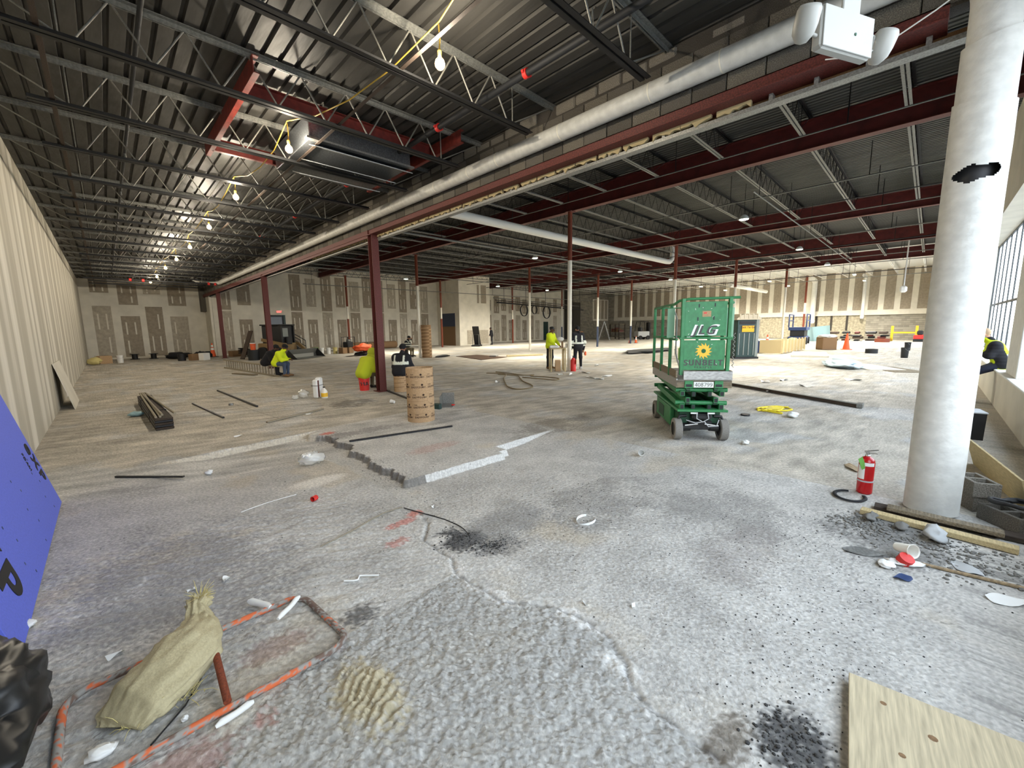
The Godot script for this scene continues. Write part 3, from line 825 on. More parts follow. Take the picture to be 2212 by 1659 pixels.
func build_right_roof() -> void:
	deck("ceiling_high", 5.6, 39.5, YR, 1.6, ZR - 0.3, 0.15, 0.07, 0.05, "deck_right")
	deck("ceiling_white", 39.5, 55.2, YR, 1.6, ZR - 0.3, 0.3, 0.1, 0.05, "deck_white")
	struct("wall_upstand", bx(XB + 0.02, XB + 0.2, 5.3, 7.2, 1.6, ZB), "block")
	var gx := [13.1, 22.6, 31.0, 39.3]
	var glab := ["deep red steel girder spanning over the first row of posts", "deep red steel girder over the elbow of the hanging white pipe", "deep red steel girder in the middle of the high bay", "deep red steel girder where the white ceiling starts"]
	for k in 4:
		var g := thing("steel_girder", glab[k], "girder", Vector3(gx[k], 6.05, 0))
		part(g, "bottom_flange", bx(-0.12, 0.12, 0, 0.02, 1.0, ZR), "red_steel")
		part(g, "web", bx(-0.008, 0.008, 0.02, 0.68, 1.0, ZR), "red_girder")
		part(g, "top_flange", bx(-0.12, 0.12, 0.68, 0.7, 1.0, ZR), "red_girder")
	var ends := [5.65, 13.1, 22.6, 31.0, 39.3, 47.0, 54.6]
	for s in 6:
		var L: float = ends[s + 1] - ends[s] - 0.04
		var jm := joist_meshes(L, 0.6, 0.010, 0.6, 0.05)
		var white := s >= 4
		var proto: Node3D
		for k in 20:
			var z := -0.72 - 1.84 * k
			var at := Vector3(ends[s] + 0.02, YR - 0.02, z)
			if (s == 2 and k > 16) or (s > 3 and k > 17): continue
			var jl: String = ["grey bar joist between the block header and the first red girder", "grey bar joist between the first and second red girders", "grey bar joist between the second and third red girders", "grey bar joist between the third and last red girders", "white bar joist touching the last red girder", "white bar joist against the end wall"][s] + ", %s from the windows" % ORD[k]
			if k == 0:
				proto = thing("bar_joist", jl, "joist", at, 0, "joists of high bay span %s" % ["one", "two", "three", "four", "five", "six"][s])
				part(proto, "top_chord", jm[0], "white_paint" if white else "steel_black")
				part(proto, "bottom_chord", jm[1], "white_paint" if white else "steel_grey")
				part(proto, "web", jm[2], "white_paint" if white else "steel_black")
			else: copy(proto, at, 0, jl)
	# sprinkler branches and conduits
	var runs := [[9.2, 5.92, 0.022], [11.6, 5.9, 0.016], [16.0, 5.9, 0.022], [18.6, 5.93, 0.016], [20.4, 5.9, 0.02], [25.5, 5.92, 0.022], [28.0, 5.75, 0.022], [34.0, 5.8, 0.025], [37.0, 5.7, 0.025], [42.5, 5.6, 0.03], [46.0, 5.5, 0.03]]
	for k in runs.size():
		var r: Array = runs[k]
		var s := thing("branch_pipe", "thin branch pipe with drop rods under the high roof, %s from the block header" % ORD[k], "pipe", Vector3(r[0], r[1], 0), 0, "branch pipes of the high bay")
		var p := MB.new(); p.tube([Vector3(0, 0, 0.9), Vector3(0, 0, -32.0)], r[2], 8)
		part(s, "pipe_run", p, "steel_grey" if k % 3 else "steel_dark")
		for q in 9:
			var d := MB.new(); d.tube([Vector3(0, 0, -1.6 - q * 3.68), Vector3(0, YR - 0.03 - r[1], -1.6 - q * 3.68)], 0.012, 6)
			part(s, "drop_rod", d, "steel_dark")
	var xl := ["thin conduit slung lengthways nearest the windows", "thick grey main slung lengthways behind the hanging white pipe", "grey pipe slung lengthways over the tall tube", "low grey pipe slung lengthways before the wall chase"]
	for e in [[-4.0, 5.6, 14.0, 38.0, 0.02, 0], [-14.5, 5.4, 6.2, 44.0, 0.045, 1], [-25.0, 5.3, 8.0, 45.0, 0.03, 2], [-30.5, 4.9, 10.0, 45.0, 0.03, 3]]:
		var s := thing("cross_pipe", xl[e[5]], "pipe", Vector3(0, e[1], e[0]), 0, "lengthways pipes of the high bay")
		var p := MB.new(); p.tube([Vector3(e[2], 0, 0), Vector3(e[3], 0, 0)], e[4], 8)
		part(s, "pipe_run", p, "steel_grey")
		for q in 7:
			var d := MB.new(); var x: float = lerpf(e[2] + 0.6, e[3] - 0.6, q / 6.0); d.tube([Vector3(x, 0, 0), Vector3(x, YR - 0.03 - e[1], 0)], 0.01, 6)
			part(s, "drop_rod", d, "steel_dark")

func build_columns() -> void:
	var hm := MB.new()
	hm.box(Vector3(0, 2.13, -0.1), Vector3(0.2, 4.26, 0.014)); hm.box(Vector3(0, 2.13, 0.1), Vector3(0.2, 4.26, 0.014)); hm.box(Vector3(0, 2.13, 0), Vector3(0.012, 4.26, 0.19))
	var shaft := hm.mesh()
	var lab := ["rust-red wide-flange column beside the two men sitting on bucket and tube", "rust-red wide-flange column behind the wheel loader bucket", "rust-red wide-flange column beside the striped cone at the back"]
	for k in 3:
		var c := thing("steel_column", lab[k], "column", Vector3(XB, 0, -10.8 - 10.8 * k), 0)
		part(c, "shaft", shaft, "red_steel")
		part(c, "base_plate", bx(-0.17, 0.17, 0, 0.02, -0.17, 0.17, 0.004), "red_steel")
		part(c, "cap_plate", bx(-0.14, 0.14, 4.245, 4.265, -0.14, 0.14), "red_steel")
	var cols := [[13.0, -9.95, 0], [22.9, -10.2, 0], [31.0, -9.6, 0], [39.2, -8.4, 3], [46.9, -8.4, 2], [13.46, -21.6, 0], [22.5, -20.9, 0], [29.6, -19.7, 1], [36.5, -20.5, 1], [14.2, -33.4, 2], [22.1, -31.6, 2], [32.1, -32.4, 2], [39.0, -31.0, 1]]
	var lb := ["white and rust pipe column beside the work table", "white and rust pipe column behind the green lift", "white and rust pipe column beyond the portable toilet", "white and rust pipe column in front of the blue lift", "white and rust pipe column beside the pale tarp", "white and rust pipe column next to the tall upright tube", "white and rust pipe column standing alone in the open floor", "rust, white and navy pipe column before the stepladder", "rust, white and navy pipe column by the two small cones", "rust pipe column by the engines and buckets", "rust pipe column left of the wall chase", "rust and white pipe column before the coiled hoses", "rust, white and navy pipe column behind the work table"]
	for k in cols.size():
		var e: Array = cols[k]
		var c := thing("pipe_column", lb[k], "column", Vector3(e[0], 0, e[1]))
		var segs := [[0, 4.25, "column_white"], [4.25, 6.05, "column_red"]]
		if e[2] == 1: segs = [[0, 1.7, "column_blue"], [1.7, 4.1, "column_white"], [4.1, 6.05, "column_red"]]
		if e[2] == 2: segs = [[0, 2.6, "column_red"], [2.6, 3.6, "column_white"], [3.6, 6.05, "column_red"]]
		if e[2] == 3: segs = [[0, 1.6, "column_white"], [1.6, 4.6, "column_white"], [4.6, 6.05, "column_red"]]
		for s in segs:
			var m := MB.new(); m.lathe([Vector2(0.0, s[0]), Vector2(0.085, s[0]), Vector2(0.085, s[1]), Vector2(0.0, s[1])], 18)
			part(c, "painted_length", m, s[2])
		part(c, "cap_plate", bx(-0.14, 0.14, 6.03, 6.05, -0.14, 0.14), "red_steel")

func build_pipes() -> void:
	var px := 5.27; var py := 4.68
	var p := thing("drain_pipe", "thick white wrapped pipe running along the block header into the standing pipe", "pipe", Vector3.ZERO)
	var m := MB.new()
	m.tube([Vector3(px, py, -0.25), Vector3(px, py, -30.5)], 0.118, 28)
	part(p, "pipe_run", m, "pvc_white")
	var f := MB.new(); f.tube([Vector3(px, py, -30.5), Vector3(px - 0.15, py, -31.0), Vector3(px - 0.9, py + 0.1, -31.6), Vector3(px - 1.2, py + 0.3, -31.7)], 0.118, 18)
	part(p, "far_elbow", f, "pvc_white")
	for z: float in [-1.9, -2.75, -4.2, -5.6, -6.4, -7.5, -9.3, -11.0, -13.2, -16.5, -20.0]:
		var s := MB.new(); s.t = Transform3D(Basis(Vector3.RIGHT, PI / 2), Vector3(px, py, z)); s.lathe([Vector2(0.118, -0.008), Vector2(0.121, -0.008), Vector2(0.121, 0.008), Vector2(0.118, 0.008)], 28)
		part(p, "wrap_seam", s, "column_white")
	# standing pipe in a split plastic jacket with a torn hole
	var v := thing("standing_pipe", "thick white standing pipe jacket with a dark torn hole and split collar", "pipe", Vector3(5.29, 0, 0.15))
	var e := MB.new()
	var pts := []
	for k in 9:
		var a := PI / 2 * k / 8.0
		pts.append(Vector3(-0.02 + 0.02 * sin(a), 4.68 - 0.42 * (1 - cos(a)), -0.40 + 0.40 * sin(a)))
	pts.append(Vector3(0, 3.6, 0))
	e.tube(pts, [0.118, 0.12, 0.125, 0.13, 0.135, 0.14, 0.145, 0.15, 0.15, 0.15], 28)
	part(v, "elbow", e, "pvc_white")
	var inner := MB.new(); inner.lathe([Vector2(0.125, 0.0), Vector2(0.125, 4.2)], 20)
	part(v, "inner_pipe", inner, "black")
	for s in 2:
		var y0: float = 0.02 if s == 0 else 3.42
		var y1: float = 3.5 if s == 0 else 3.98
		var r0: float = 0.184 if s == 0 else 0.172
		var mb := MB.new()
		var na := 180; var ny := int((y1 - y0) / 0.0125)
		var idx := {}
		for j in ny + 1:
			for i in na + 1:
				var a := TAU * i / na
				var o := Vector3(cos(a), 0, sin(a))
				var y := lerpf(y0, y1, float(j) / ny)
				y += 0.045 * sin(a + (2.4 if s == 0 else 0.9)) * smoothstep(0.0, 1.0, (y - y0) / (y1 - y0))
				mb.vt(o * (r0 + 0.0025 * N1.get_noise_2d(a * 12, y * 12)) + Vector3(0, y, 0), o)
		for j in ny:
			for i in na:
				var a := TAU * (i + 0.5) / na
				var y := lerpf(y0, y1, (j + 0.5) / ny)
				var da: float = wrapf(a - 3.14, -PI, PI)
				var hy: float = 2.955 - 0.04 * da
				if s == 0 and pow(da / 0.8, 2) + pow((y - hy) / (0.062 + 0.01 * sin(da * 7)), 2) < 1.0: continue
				if s == 1 and absf(wrapf(a - 1.5, -PI, PI)) < 0.05 + 0.05 * sin(y * 40): continue
				var q := j * (na + 1) + i
				mb.ix.append_array([q, q + 1, q + na + 1, q + 1, q + na + 2, q + na + 1])
		part(v, "jacket", mb, "pvc_white")
	var wire := thing("loose_wire", "thin pale wire hanging between the red beam and the standing pipe", "wire", Vector3.ZERO)
	var w := MB.new(); w.tube([Vector3(5.3, 4.3, -0.95), Vector3(5.25, 4.2, -0.7), Vector3(5.22, 4.22, -0.45), Vector3(5.22, 4.32, -0.2), Vector3(5.24, 4.42, -0.02)], 0.006, 6)
	part(wire, "strand", w, "paper")
	# second white pipe hung in the high bay
	var h := thing("hanging_pipe", "long white pipe hung under the high roof, its elbow turned up", "pipe", Vector3(0, 5.7, -12.0))
	var hp := MB.new(); hp.tube([Vector3(5.9, 0, 0), Vector3(25.6, 0, 0)], 0.155, 20)
	part(h, "pipe_run", hp, "white_plastic")
	var he := MB.new(); he.tube([Vector3(25.6, 0, 0), Vector3(26.0, 0.03, 0), Vector3(26.3, 0.2, 0), Vector3(26.4, 0.5, 0), Vector3(26.4, 1.1, 0)], 0.155, 18)
	part(h, "elbow", he, "white_plastic")
	for k in 12:
		var hg := MB.new(); var x := 7.0 + k * 1.65; hg.tube([Vector3(x, 1.1, 0), Vector3(x, 0.17, 0), Vector3(x + 0.04, 0.1, 0.04)], 0.012, 6)
		part(h, "hanger", hg, "steel_dark")
	var t := thing("far_pipe", "white pipe hung under the white ceiling near the end wall", "pipe", Vector3(0, 5.0, -12.2))
	var tp := MB.new(); tp.tube([Vector3(38.0, 0, 0), Vector3(49.0, 0, 0)], 0.16, 12)
	part(t, "pipe_run", tp, "white_plastic")
	for k in 5:
		var hk := MB.new(); hk.tube([Vector3(39.0 + 2.2 * k, 0.1, 0), Vector3(39.0 + 2.2 * k, YR - 5.03, 0)], 0.015, 6)
		part(t, "hanger", hk, "white_paint")
	for e3 in [[-9.0, 2.0, 0.3, "white downpipe with a collar on the end wall board"], [-4.9, 2.4, 0.18, "slim white downpipe on the end wall board"]]:
		var dp := thing("downpipe", e3[3], "pipe", Vector3(XE - 0.5, 0, e3[0]))
		var d1 := MB.new(); d1.tube([Vector3(0, 6.2, 0), Vector3(0, e3[1], 0)], e3[2] * 0.8, 12)
		part(dp, "pipe_run", d1, "white_paint")
		part(dp, "wall_bracket", bx(0, 0.365, 4.2, 4.3, -0.05, 0.05), "white_paint")
		var d2 := MB.new(); d2.tube([Vector3(0, 6.0, 0), Vector3(-0.3, 6.2, 0), Vector3(-1.6, 6.25, 0)], e3[2] * 0.8, 12)
		part(dp, "bend", d2, "white_paint")
		var d4 := MB.new(); d4.tube([Vector3(0, e3[1], 0), Vector3(0, e3[1] - 0.3, 0)], [e3[2], e3[2] * 0.7], 12)
		part(dp, "collar", d4, "white_paint")

func omni(parent: Node, at: Vector3, c: Color, e: float, size: float) -> void:
	var l := OmniLight3D.new()
	l.light_color = c; l.light_energy = e; l.omni_range = 60; l.omni_attenuation = 2; l.light_size = size; l.shadow_enabled = true
	l.position = at; l.name = "lamp_glow"
	parent.add_child(l, true)

func spot(parent: Node, at: Vector3, c: Color, e: float, size: float) -> void:
	var l := SpotLight3D.new()
	l.light_color = c; l.light_energy = e; l.spot_range = 60; l.spot_attenuation = 2; l.spot_angle = 82; l.light_size = size; l.shadow_enabled = true
	l.position = at; l.rotation.x = -PI / 2; l.name = "lamp_glow"
	parent.add_child(l, true)

const BULB := 2.5
const LED := 72.0

func build_lamps() -> void:
	var bm := MB.new(); bm.lathe([Vector2(0.0, -0.1), Vector2(0.03, -0.094), Vector2(0.05, -0.07), Vector2(0.055, -0.042), Vector2(0.044, -0.008), Vector2(0.018, 0.02), Vector2(0.016, 0.035)], 16, true)
	var sk := MB.new(); sk.lathe([Vector2(0.0, 0.03), Vector2(0.021, 0.03), Vector2(0.023, 0.08), Vector2(0.012, 0.1), Vector2(0, 0.1)], 12)
	var bulb := bm.mesh(); var sock := sk.mesh()
	var ps := [Vector3(2.86, 4.6, -3.94), Vector3(2.35, 4.6, -7.29), Vector3(2.27, 4.6, -10.56), Vector3(2.31, 4.6, -13.99), Vector3(2.32, 4.6, -17.65), Vector3(2.28, 4.6, -20.92), Vector3(2.2, 4.6, -24.01), Vector3(2.18, 4.6, -28.0), Vector3(2.12, 4.6, -31.2)]
	for k in 9:
		var b := thing("string_bulb", "bare glowing bulb on the yellow cable, %s from the window wall" % ORD[k], "bulb", ps[k], 0, "bulbs of the light string")
		part(b, "glass_bulb", bulb, "bulb"); part(b, "socket", sock, "yellow_cable")
		var pg := MB.new(); pg.tube([Vector3(0, 0.1, 0), Vector3(0.01, 0.2, 0), Vector3(0, 0.34, 0)], 0.008, 6)
		part(b, "pigtail", pg, "yellow_cable")
		omni(b, Vector3(0, -0.02, 0), Color(1.0, 0.95, 0.86), BULB, 0.05)
	var cb := MB.new()
	var pts := [Vector3(2.5, 4.95, -2.2)]
	for k in 9:
		pts.append(ps[k] + Vector3(0, 0.36, 0.02))
		if k < 8:
			for q: float in [0.25, 0.5, 0.75]: pts.append(ps[k].lerp(ps[k + 1], q) + Vector3(0.05 * sin(k * 2.0), 0.36 - 0.9 * q * (1 - q) * (1.0 if k < 3 else 0.4), 0))
	cb.tube(pts, 0.009, 6)
	solo("light_cable", cb, "yellow_cable", "yellow cable of the light string sagging between the joists", "cable")
	# dusty high-bay lamps
	for k in 9:
		var x: float = [17.3, 26.5, 34.9, 17.7, 26.8, 35.0, 15.8, 24.8, 31.4][k]; var z: float = [-5.2, -16.0, -26.8][k / 3]; var ly: float = 5.6 if k < 6 else 5.3
		var l := thing("bay_lamp", "lit lamp hung past the %s red girder, %s row from the windows" % [ORD[k % 3], ORD[k / 3]], "lamp", Vector3(x, ly, z), 0, "hanging lamps of the high bay")
		var h := MB.new(); h.lathe([Vector2(0.16, -0.02), Vector2(0.17, 0.0), Vector2(0.12, 0.1), Vector2(0.05, 0.15), Vector2(0, 0.15)], 16)
		part(l, "housing", h, "white_paint")
		var g := MB.new(); g.lathe([Vector2(0, -0.03), Vector2(0.13, -0.03), Vector2(0.15, -0.015), Vector2(0.15, 0)], 16)
		part(l, "glowing_lens", g, "led")
		var r := MB.new(); r.tube([Vector3(0, 0.15, 0), Vector3(0, YR - 0.02 - ly, 0)], 0.01, 6)
		part(l, "rod", r, "steel_dark")
		spot(l, Vector3(0, -0.05, 0), Color(1.0, 0.97, 0.9), LED, 0.13)
	for k in 6:  # lamps added to brighten the white ceiling and the end wall
		var l := thing("bay_lamp", "lit fill lamp added under the white ceiling by the %s, %s row from the windows" % [["last girder", "end wall"][k % 2], ORD[k / 2]], "lamp", Vector3([43.0, 50.0][k % 2], 5.5, [-4.6, -10.5, -16.5][k / 2]), 0, "fill lamps added under the white ceiling")
		part(l, "housing", bx(-0.3, 0.3, 0, 0.08, -0.1, 0.1, 0.01), "white_paint")
		part(l, "glowing_lens", bx(-0.28, 0.28, -0.02, 0, -0.08, 0.08), "led")
		var r := MB.new(); r.tube([Vector3(0, 0.08, 0), Vector3(0, YR - 5.5, 0)], 0.012, 6)
		part(l, "rod", r, "steel_dark")
		spot(l, Vector3(0, -0.05, 0), Color(1.0, 0.98, 0.93), LED * 1.15, 0.15)
	# emergency light: white box with two swivel heads
	var el := thing("emergency_light", "white emergency light box with two swivel lamp heads in front of the pipe", "emergency light", Vector3(2.267, 2.912, -0.339), -25.97)
	part(el, "case", box_mb(Vector3(0, 0, -0.019), Vector3(0.296, 0.158, 0.05), 0.012), "offwhite")
	part(el, "front_cover", box_mb(Vector3(0, 0, 0.004), Vector3(0.285, 0.148, 0.006), 0.003), "offwhite")
	var dt := MB.new(); dt.t = Transform3D(Basis(Vector3.RIGHT, PI / 2), Vector3(0.035, -0.005, 0.008)); dt.lathe([Vector2(0.0, 0.0), Vector2(0.006, 0.0), Vector2(0.005, 0.002), Vector2(0, 0.002)], 12)
	part(el, "status_lamp", dt, "green_dark", "small green status dot")
	for s: float in [-1.0, 1.0]:
		var arm := MB.new()
		arm.tube([Vector3(s * 0.148, 0.03, -0.02), Vector3(s * 0.185, 0.03, -0.02), Vector3(s * 0.187, -0.025, -0.02), Vector3(s * 0.148, -0.03, -0.02)], 0.008, 8)
		part(el, "bracket", arm, "offwhite")
		var hd := MB.new()
		hd.t = Transform3D(Basis(Vector3.BACK, s * -0.1) * Basis(Vector3.RIGHT, 0.35), Vector3(s * 0.222, -0.01, -0.01))
		hd.lathe([Vector2(0.0, -0.062), Vector2(0.02, -0.056), Vector2(0.038, -0.03), Vector2(0.042, 0.0), Vector2(0.042, 0.045), Vector2(0.036, 0.058), Vector2(0.0, 0.06)], 20, true)
		part(el, "lamp_head", hd, "offwhite")
		var nt := MB.new(); nt.tube([Vector3(s * 0.185, 0, -0.02), Vector3(s * 0.21, 0, -0.012)], 0.016, 12)
		part(el, "swivel", nt, "offwhite")
	part(el, "mounting_plate", box_mb(Vector3(0.02, 0.11, -0.01), Vector3(0.1, 0.07, 0.012), 0.004), "offwhite")
	var st := MB.new(); st.tube([Vector3(0.02, 0.14, -0.02), Vector3(0.02, YD - 0.5 - 2.912, -0.02)], 0.012, 10)
	part(el, "stem", st, "offwhite")

func fy(x: float, z: float) -> Vector3:
	return Vector3(x, floor_y(x, z), z)

func crumple(r: Vector3, sd: int, amp := 0.35, nx := 14, ny := 9) -> MB:   # a crumpled or broken lump resting on y = 0
	var f := FastNoiseLite.new()
	f.seed = sd; f.frequency = 1.1
	var m := MB.new()
	m.sheet(nx, ny, func(u, v):
		var a: float = -u * TAU
		var b: float = (v - 0.5) * PI
		var o := Vector3(cos(b) * cos(a), sin(b), cos(b) * sin(a))
		var k := 1.0 + amp * f.get_noise_3d(o.x * 1.3, o.y * 1.3, o.z * 1.3) * 1.6
		return Vector3(o.x * r.x * k, maxf(r.y * (1.0 + o.y * k), 0.0), o.z * r.z * k))
	return m

func scrap(called: String, m, label: String, x: float, z: float, w: float, d: float, turn: float, curl := 0.02) -> void:   # a bent thin sheet lying on the floor
	var mb := MB.new()
	var ph := x * 3.0 + z
	mb.sheet(6, 4, func(u, v): return Vector3((u - 0.5) * w, 0.004 + curl * pow(absf(sin(u * 2.2 + v * 1.6 + ph)), 2.0), -(v - 0.5) * d * (0.8 + 0.3 * sin(u * 5.0 + ph))), 0.0015)
	solo(called, mb, m, label, "scrap", fy(x, z), turn)

func rod(called: String, m, label: String, a: Vector2, b: Vector2, w: float, h: float, cat := "bar") -> void:
	var pa := fy(a.x, a.y); var pb := fy(b.x, b.y)
	var ce := (pa + pb) / 2
	var y := maxf(pa.y, maxf(pb.y, floor_y(ce.x, ce.z))) + 0.003 + h / 2
	var mb := MB.new()
	mb.bar(Vector3(pa.x - ce.x, 0, pa.z - ce.z), Vector3(pb.x - ce.x, 0, pb.z - ce.z), w, h, Vector3.UP, minf(w, h) * 0.15)
	solo(called, mb, m, label, cat, Vector3(ce.x, y, ce.z))

func cord(called: String, m, label: String, pts: Array, r: float, cat := "cord") -> void:
	var c := Curve3D.new()
	for k in pts.size():
		var p := fy(pts[k][0], pts[k][1]) + Vector3(0, r + 0.004, 0)
		var tg := Vector3.ZERO
		if k > 0 and k < pts.size() - 1: tg = Vector3(pts[k + 1][0] - pts[k - 1][0], 0, pts[k + 1][1] - pts[k - 1][1]) * 0.18
		c.add_point(p, -tg, tg)
	var q := []
	var n := maxi(8, int(c.get_baked_length() / 0.06))
	for k in mini(n, 160) + 1:
		var p: Vector3 = c.sample_baked(c.get_baked_length() * k / mini(n, 160))
		q.append(Vector3(p.x, maxf(p.y, floor_y(p.x, p.z) + r), p.z))
	var mb := MB.new()
	mb.tube(q, r, 6)
	solo(called, mb, m, label, cat)

func things_near() -> void:
	# blue insulation board leaning on the left wall
	var fb := thing("foam_board", "blue insulation board with black print leaning on the left wall", "board", Vector3(-0.51, 0.0, -6.2))
	var lean := atan2(0.37, 1.62)
	var q := Basis(Vector3.BACK, lean)
	var b := MB.new(); b.t = Transform3D(q, Vector3.ZERO); b.box(Vector3(-0.025, 0.84, 1.45), Vector3(0.05, 1.66, 2.9), 0.003)
	part(fb, "panel", b, "foam_blue")
	var face := q * Basis(Vector3.UP, PI / 2)      # text frame: x runs to -z, y up the board, z out of it
	var down := face * Basis(Vector3.BACK, -PI / 2)
	lettering(fb, "print", "eXP", 0.17, "black", q * Vector3(0.002, 0.52, 0.17), down, true)
	lettering(fb, "print", "eXP", 0.34, "black", q * Vector3(0.002, 0.56, 2.45), down, true)
	lettering(fb, "print", "FOAM", 0.05, "black", q * Vector3(0.002, 0.6, 0.48), down)
	for k in 14:
		var d := MB.new(); d.t = Transform3D(q, Vector3.ZERO); d.box(Vector3(0.0005, 0.1 + 0.13 * (k % 5) + 0.02 * sin(k), 0.4 + 0.75 * (k / 5) + 0.12 * (k % 2)), Vector3(0.003, 0.02, 0.014), 0.001)
		part(fb, "dimple", d, "blue_lift")
	# barrier leg: a bent orange tube loop lying on the floor, with its cross bar
	var gy := 0.022
	var bl := thing("barrier_leg", "orange tube barrier leg with worn paint lying under the sandbag", "barrier", Vector3(0.22, 0.0, -2.44))
	var lp := []
	var cx := [[0.46, 0.22, 0.0], [-0.44, 0.2, 1.0], [-0.44, -0.2, 2.0], [0.44, -0.2, 3.0]]
	for c in 4:
		var ce := Vector2([0.46, -0.44, -0.44, 0.42][c], [0.21, 0.21, -0.2, -0.2][c])
		for k in 7:
			var a: float = PI / 2 * (c + k / 6.0)
			lp.append(Vector3(ce.x + 0.11 * cos(a), gy, ce.y + 0.11 * sin(a)))
	var ring := []
	for k in lp.size():
		var a: Vector3 = lp[k]; var e: Vector3 = lp[(k + 1) % lp.size()]
		var n := maxi(1, int(a.distance_to(e) / 0.012))
		for j in n: ring.append(a.lerp(e, float(j) / n) + Vector3(0, 0.006 * sin(k * 0.4), 0))
	ring.append(ring[0])
	var lm := MB.new(); lm.tube(ring, 0.0175, 14, false)
	for k in lm.v.size():   # worn paint: orange where it is left, else bare grey and rust
		var p := lm.v[k]
		var w := N1.get_noise_3d(p.x * 55, p.y * 160, p.z * 55) + 0.5 * N2.get_noise_3d(p.x * 90, p.y * 150, p.z * 90)
		lm.c[k] = lin(206, 104, 62) if w > 0.22 else (lin(150, 146, 140) if w > -0.15 else lin(112, 92, 82))
	part(bl, "tube_loop", lm, "vertex")
	var cb := MB.new(); cb.tube([Vector3(0.0, gy + 0.03, 0.31), Vector3(0.012, gy + 0.07, -0.1), Vector3(0.03, gy + 0.09, -0.36)], 0.0165, 12)
	part(bl, "cross_bar", cb, "column_red", "rusty cross bar")
	# sandbag slung over the bar
	var sb := thing("sandbag", "frayed tan sandbag with a tied neck lying on the orange barrier leg", "sandbag", Vector3(0.05, 0.0, -2.5))
	var sp := [Vector3(-0.20, 0.02, 0.13), Vector3(-0.19, 0.03, 0.12), Vector3(-0.12, 0.07, 0.08), Vector3(-0.01, 0.095, 0.03), Vector3(0.08, 0.11, -0.06), Vector3(0.135, 0.115, -0.17), Vector3(0.15, 0.13, -0.27), Vector3(0.155, 0.16, -0.345), Vector3(0.175, 0.165, -0.40)]
	var rr := [0.09, 0.135, 0.165, 0.16, 0.15, 0.10, 0.062, 0.040, 0.062]
	var ht := [0.14, 0.2, 0.46, 0.62, 0.72, 0.8, 0.8, 1.0, 0.8]
	var sf := FastNoiseLite.new(); sf.seed = 5; sf.frequency = 1.6
	var bm := MB.new()
	bm.sheet(64, 72, func(u, v):
		var t: float = v * (sp.size() - 1.001)
		var i := int(t); var w: float = t - i
		var ce: Vector3 = sp[i].lerp(sp[i + 1], w)
		var dr: Vector3 = sp[mini(i + 1, 8)].lerp(sp[mini(i + 2, 8)], w) - sp[maxi(i - 1, 0)].lerp(sp[i], w)
		dr = dr.normalized()
		var sx := dr.cross(Vector3.UP).normalized(); var up := sx.cross(dr).normalized()
		var a: float = u * TAU
		var fold: float = sf.get_noise_3d(cos(a) * 2.2, sin(a) * 2.2, v * 4.0)
		var r: float = lerpf(rr[i], rr[i + 1], w) * (1.0 + 0.16 * fold + 0.16 * sin(a * 8.0 + 3.0 * fold) * smoothstep(0.5, 0.85, v) + 0.10 * sin(a * 11.0 + 4.0 * fold) * (1.0 - smoothstep(0.02, 0.22, v)) + 0.05 * absf(sin(v * 30.0 + a * 2.0)) * smoothstep(0.3, 0.5, v))
		var p: Vector3 = ce + sx * cos(a) * r + up * sin(a) * r * lerpf(ht[i], ht[i + 1], w)
		return Vector3(p.x, maxf(p.y, 0.012), p.z))
	part(sb, "sack", bm, "sack")
	var fl := MB.new()
	for k in 190:
		var a := rng.randf() * TAU
		var o := Vector3(0.178, 0.165, -0.405)
		if k > 130: o = Vector3(-0.19 + 0.3 * rng.randf(), 0.02, 0.15 + 0.03 * rng.randf())
		var dv := Vector3(cos(a) * 0.06, rng.randf_range(-0.02, 0.07), sin(a) * 0.06) * rng.randf_range(0.5, 1.5)
		fl.tube([o + dv * 0.1, o + dv * 0.6 + Vector3(0, 0.012, 0), o + dv], [0.0018, 0.0014, 0.0008], 4, false)
	var fp := part(sb, "frayed_threads", fl, "straw"); fp.set_meta("kind", "stuff")
	for e in [[Vector3(0.12, 0.02, 0.05), Vector3(0.03, 0.012, 0.2), Vector3(-0.1, 0.012, 0.33)]]:
		var tm := MB.new(); tm.tube(e, 0.004, 6)
		part(sb, "tie_cord", tm, "steel_dark")
	# rolls of white foam rod
	var foams := [[0.47, -2.92, 0.55, -2.74, 0.022, "short fat white caulk stub beside the barrier leg"], [0.71, -2.71, 0.55, -2.58, 0.016, "thin white caulk strip across the end of the barrier leg"], [0.16, -2.06, 0.31, -2.08, 0.016, "white caulk strip in front of the barrier leg cross bar"]]
	for f in foams:
		var a := fy(f[0], f[1]); var e := fy(f[2], f[3])
		var up: float = 0.045 if f[5].contains("across") else f[4]
		var m := MB.new()
		m.tube([Vector3.ZERO + Vector3(0, up, 0), (e - a) * 0.15 + Vector3(0, up + 0.004, 0), (e - a) * 0.5 + Vector3(0.006, up, 0), (e - a) * 0.85 + Vector3(0, up + 0.003, 0), e - a + Vector3(0, up, 0)], [f[4] * 0.5, f[4], f[4] * 0.9, f[4], f[4] * 0.6], 12)
		solo("caulk_strip", m, "paper", f[5], "caulk", Vector3(a.x, maxf(a.y, e.y), a.z))
	solo("paper_wad", crumple(Vector3(0.05, 0.022, 0.035), 4), "paper", "white crumpled wad inside the near end of the barrier leg", "paper", fy(-0.2, -2.27))
	solo("paper_wad", crumple(Vector3(0.014, 0.012, 0.014), 9), "paper", "tiny white lump at the foot of the sandbag", "paper", fy(0.07, -2.22))
	solo("paper_wad", crumple(Vector3(0.035, 0.02, 0.035), 14), "paper", "white crumpled tissue at the corner of the blue board", "paper", fy(-0.52, -3.66))
	# crumpled black plastic bag
	var bag := crumple(Vector3(0.24, 0.22, 0.46), 23, 0.2, 48, 32)
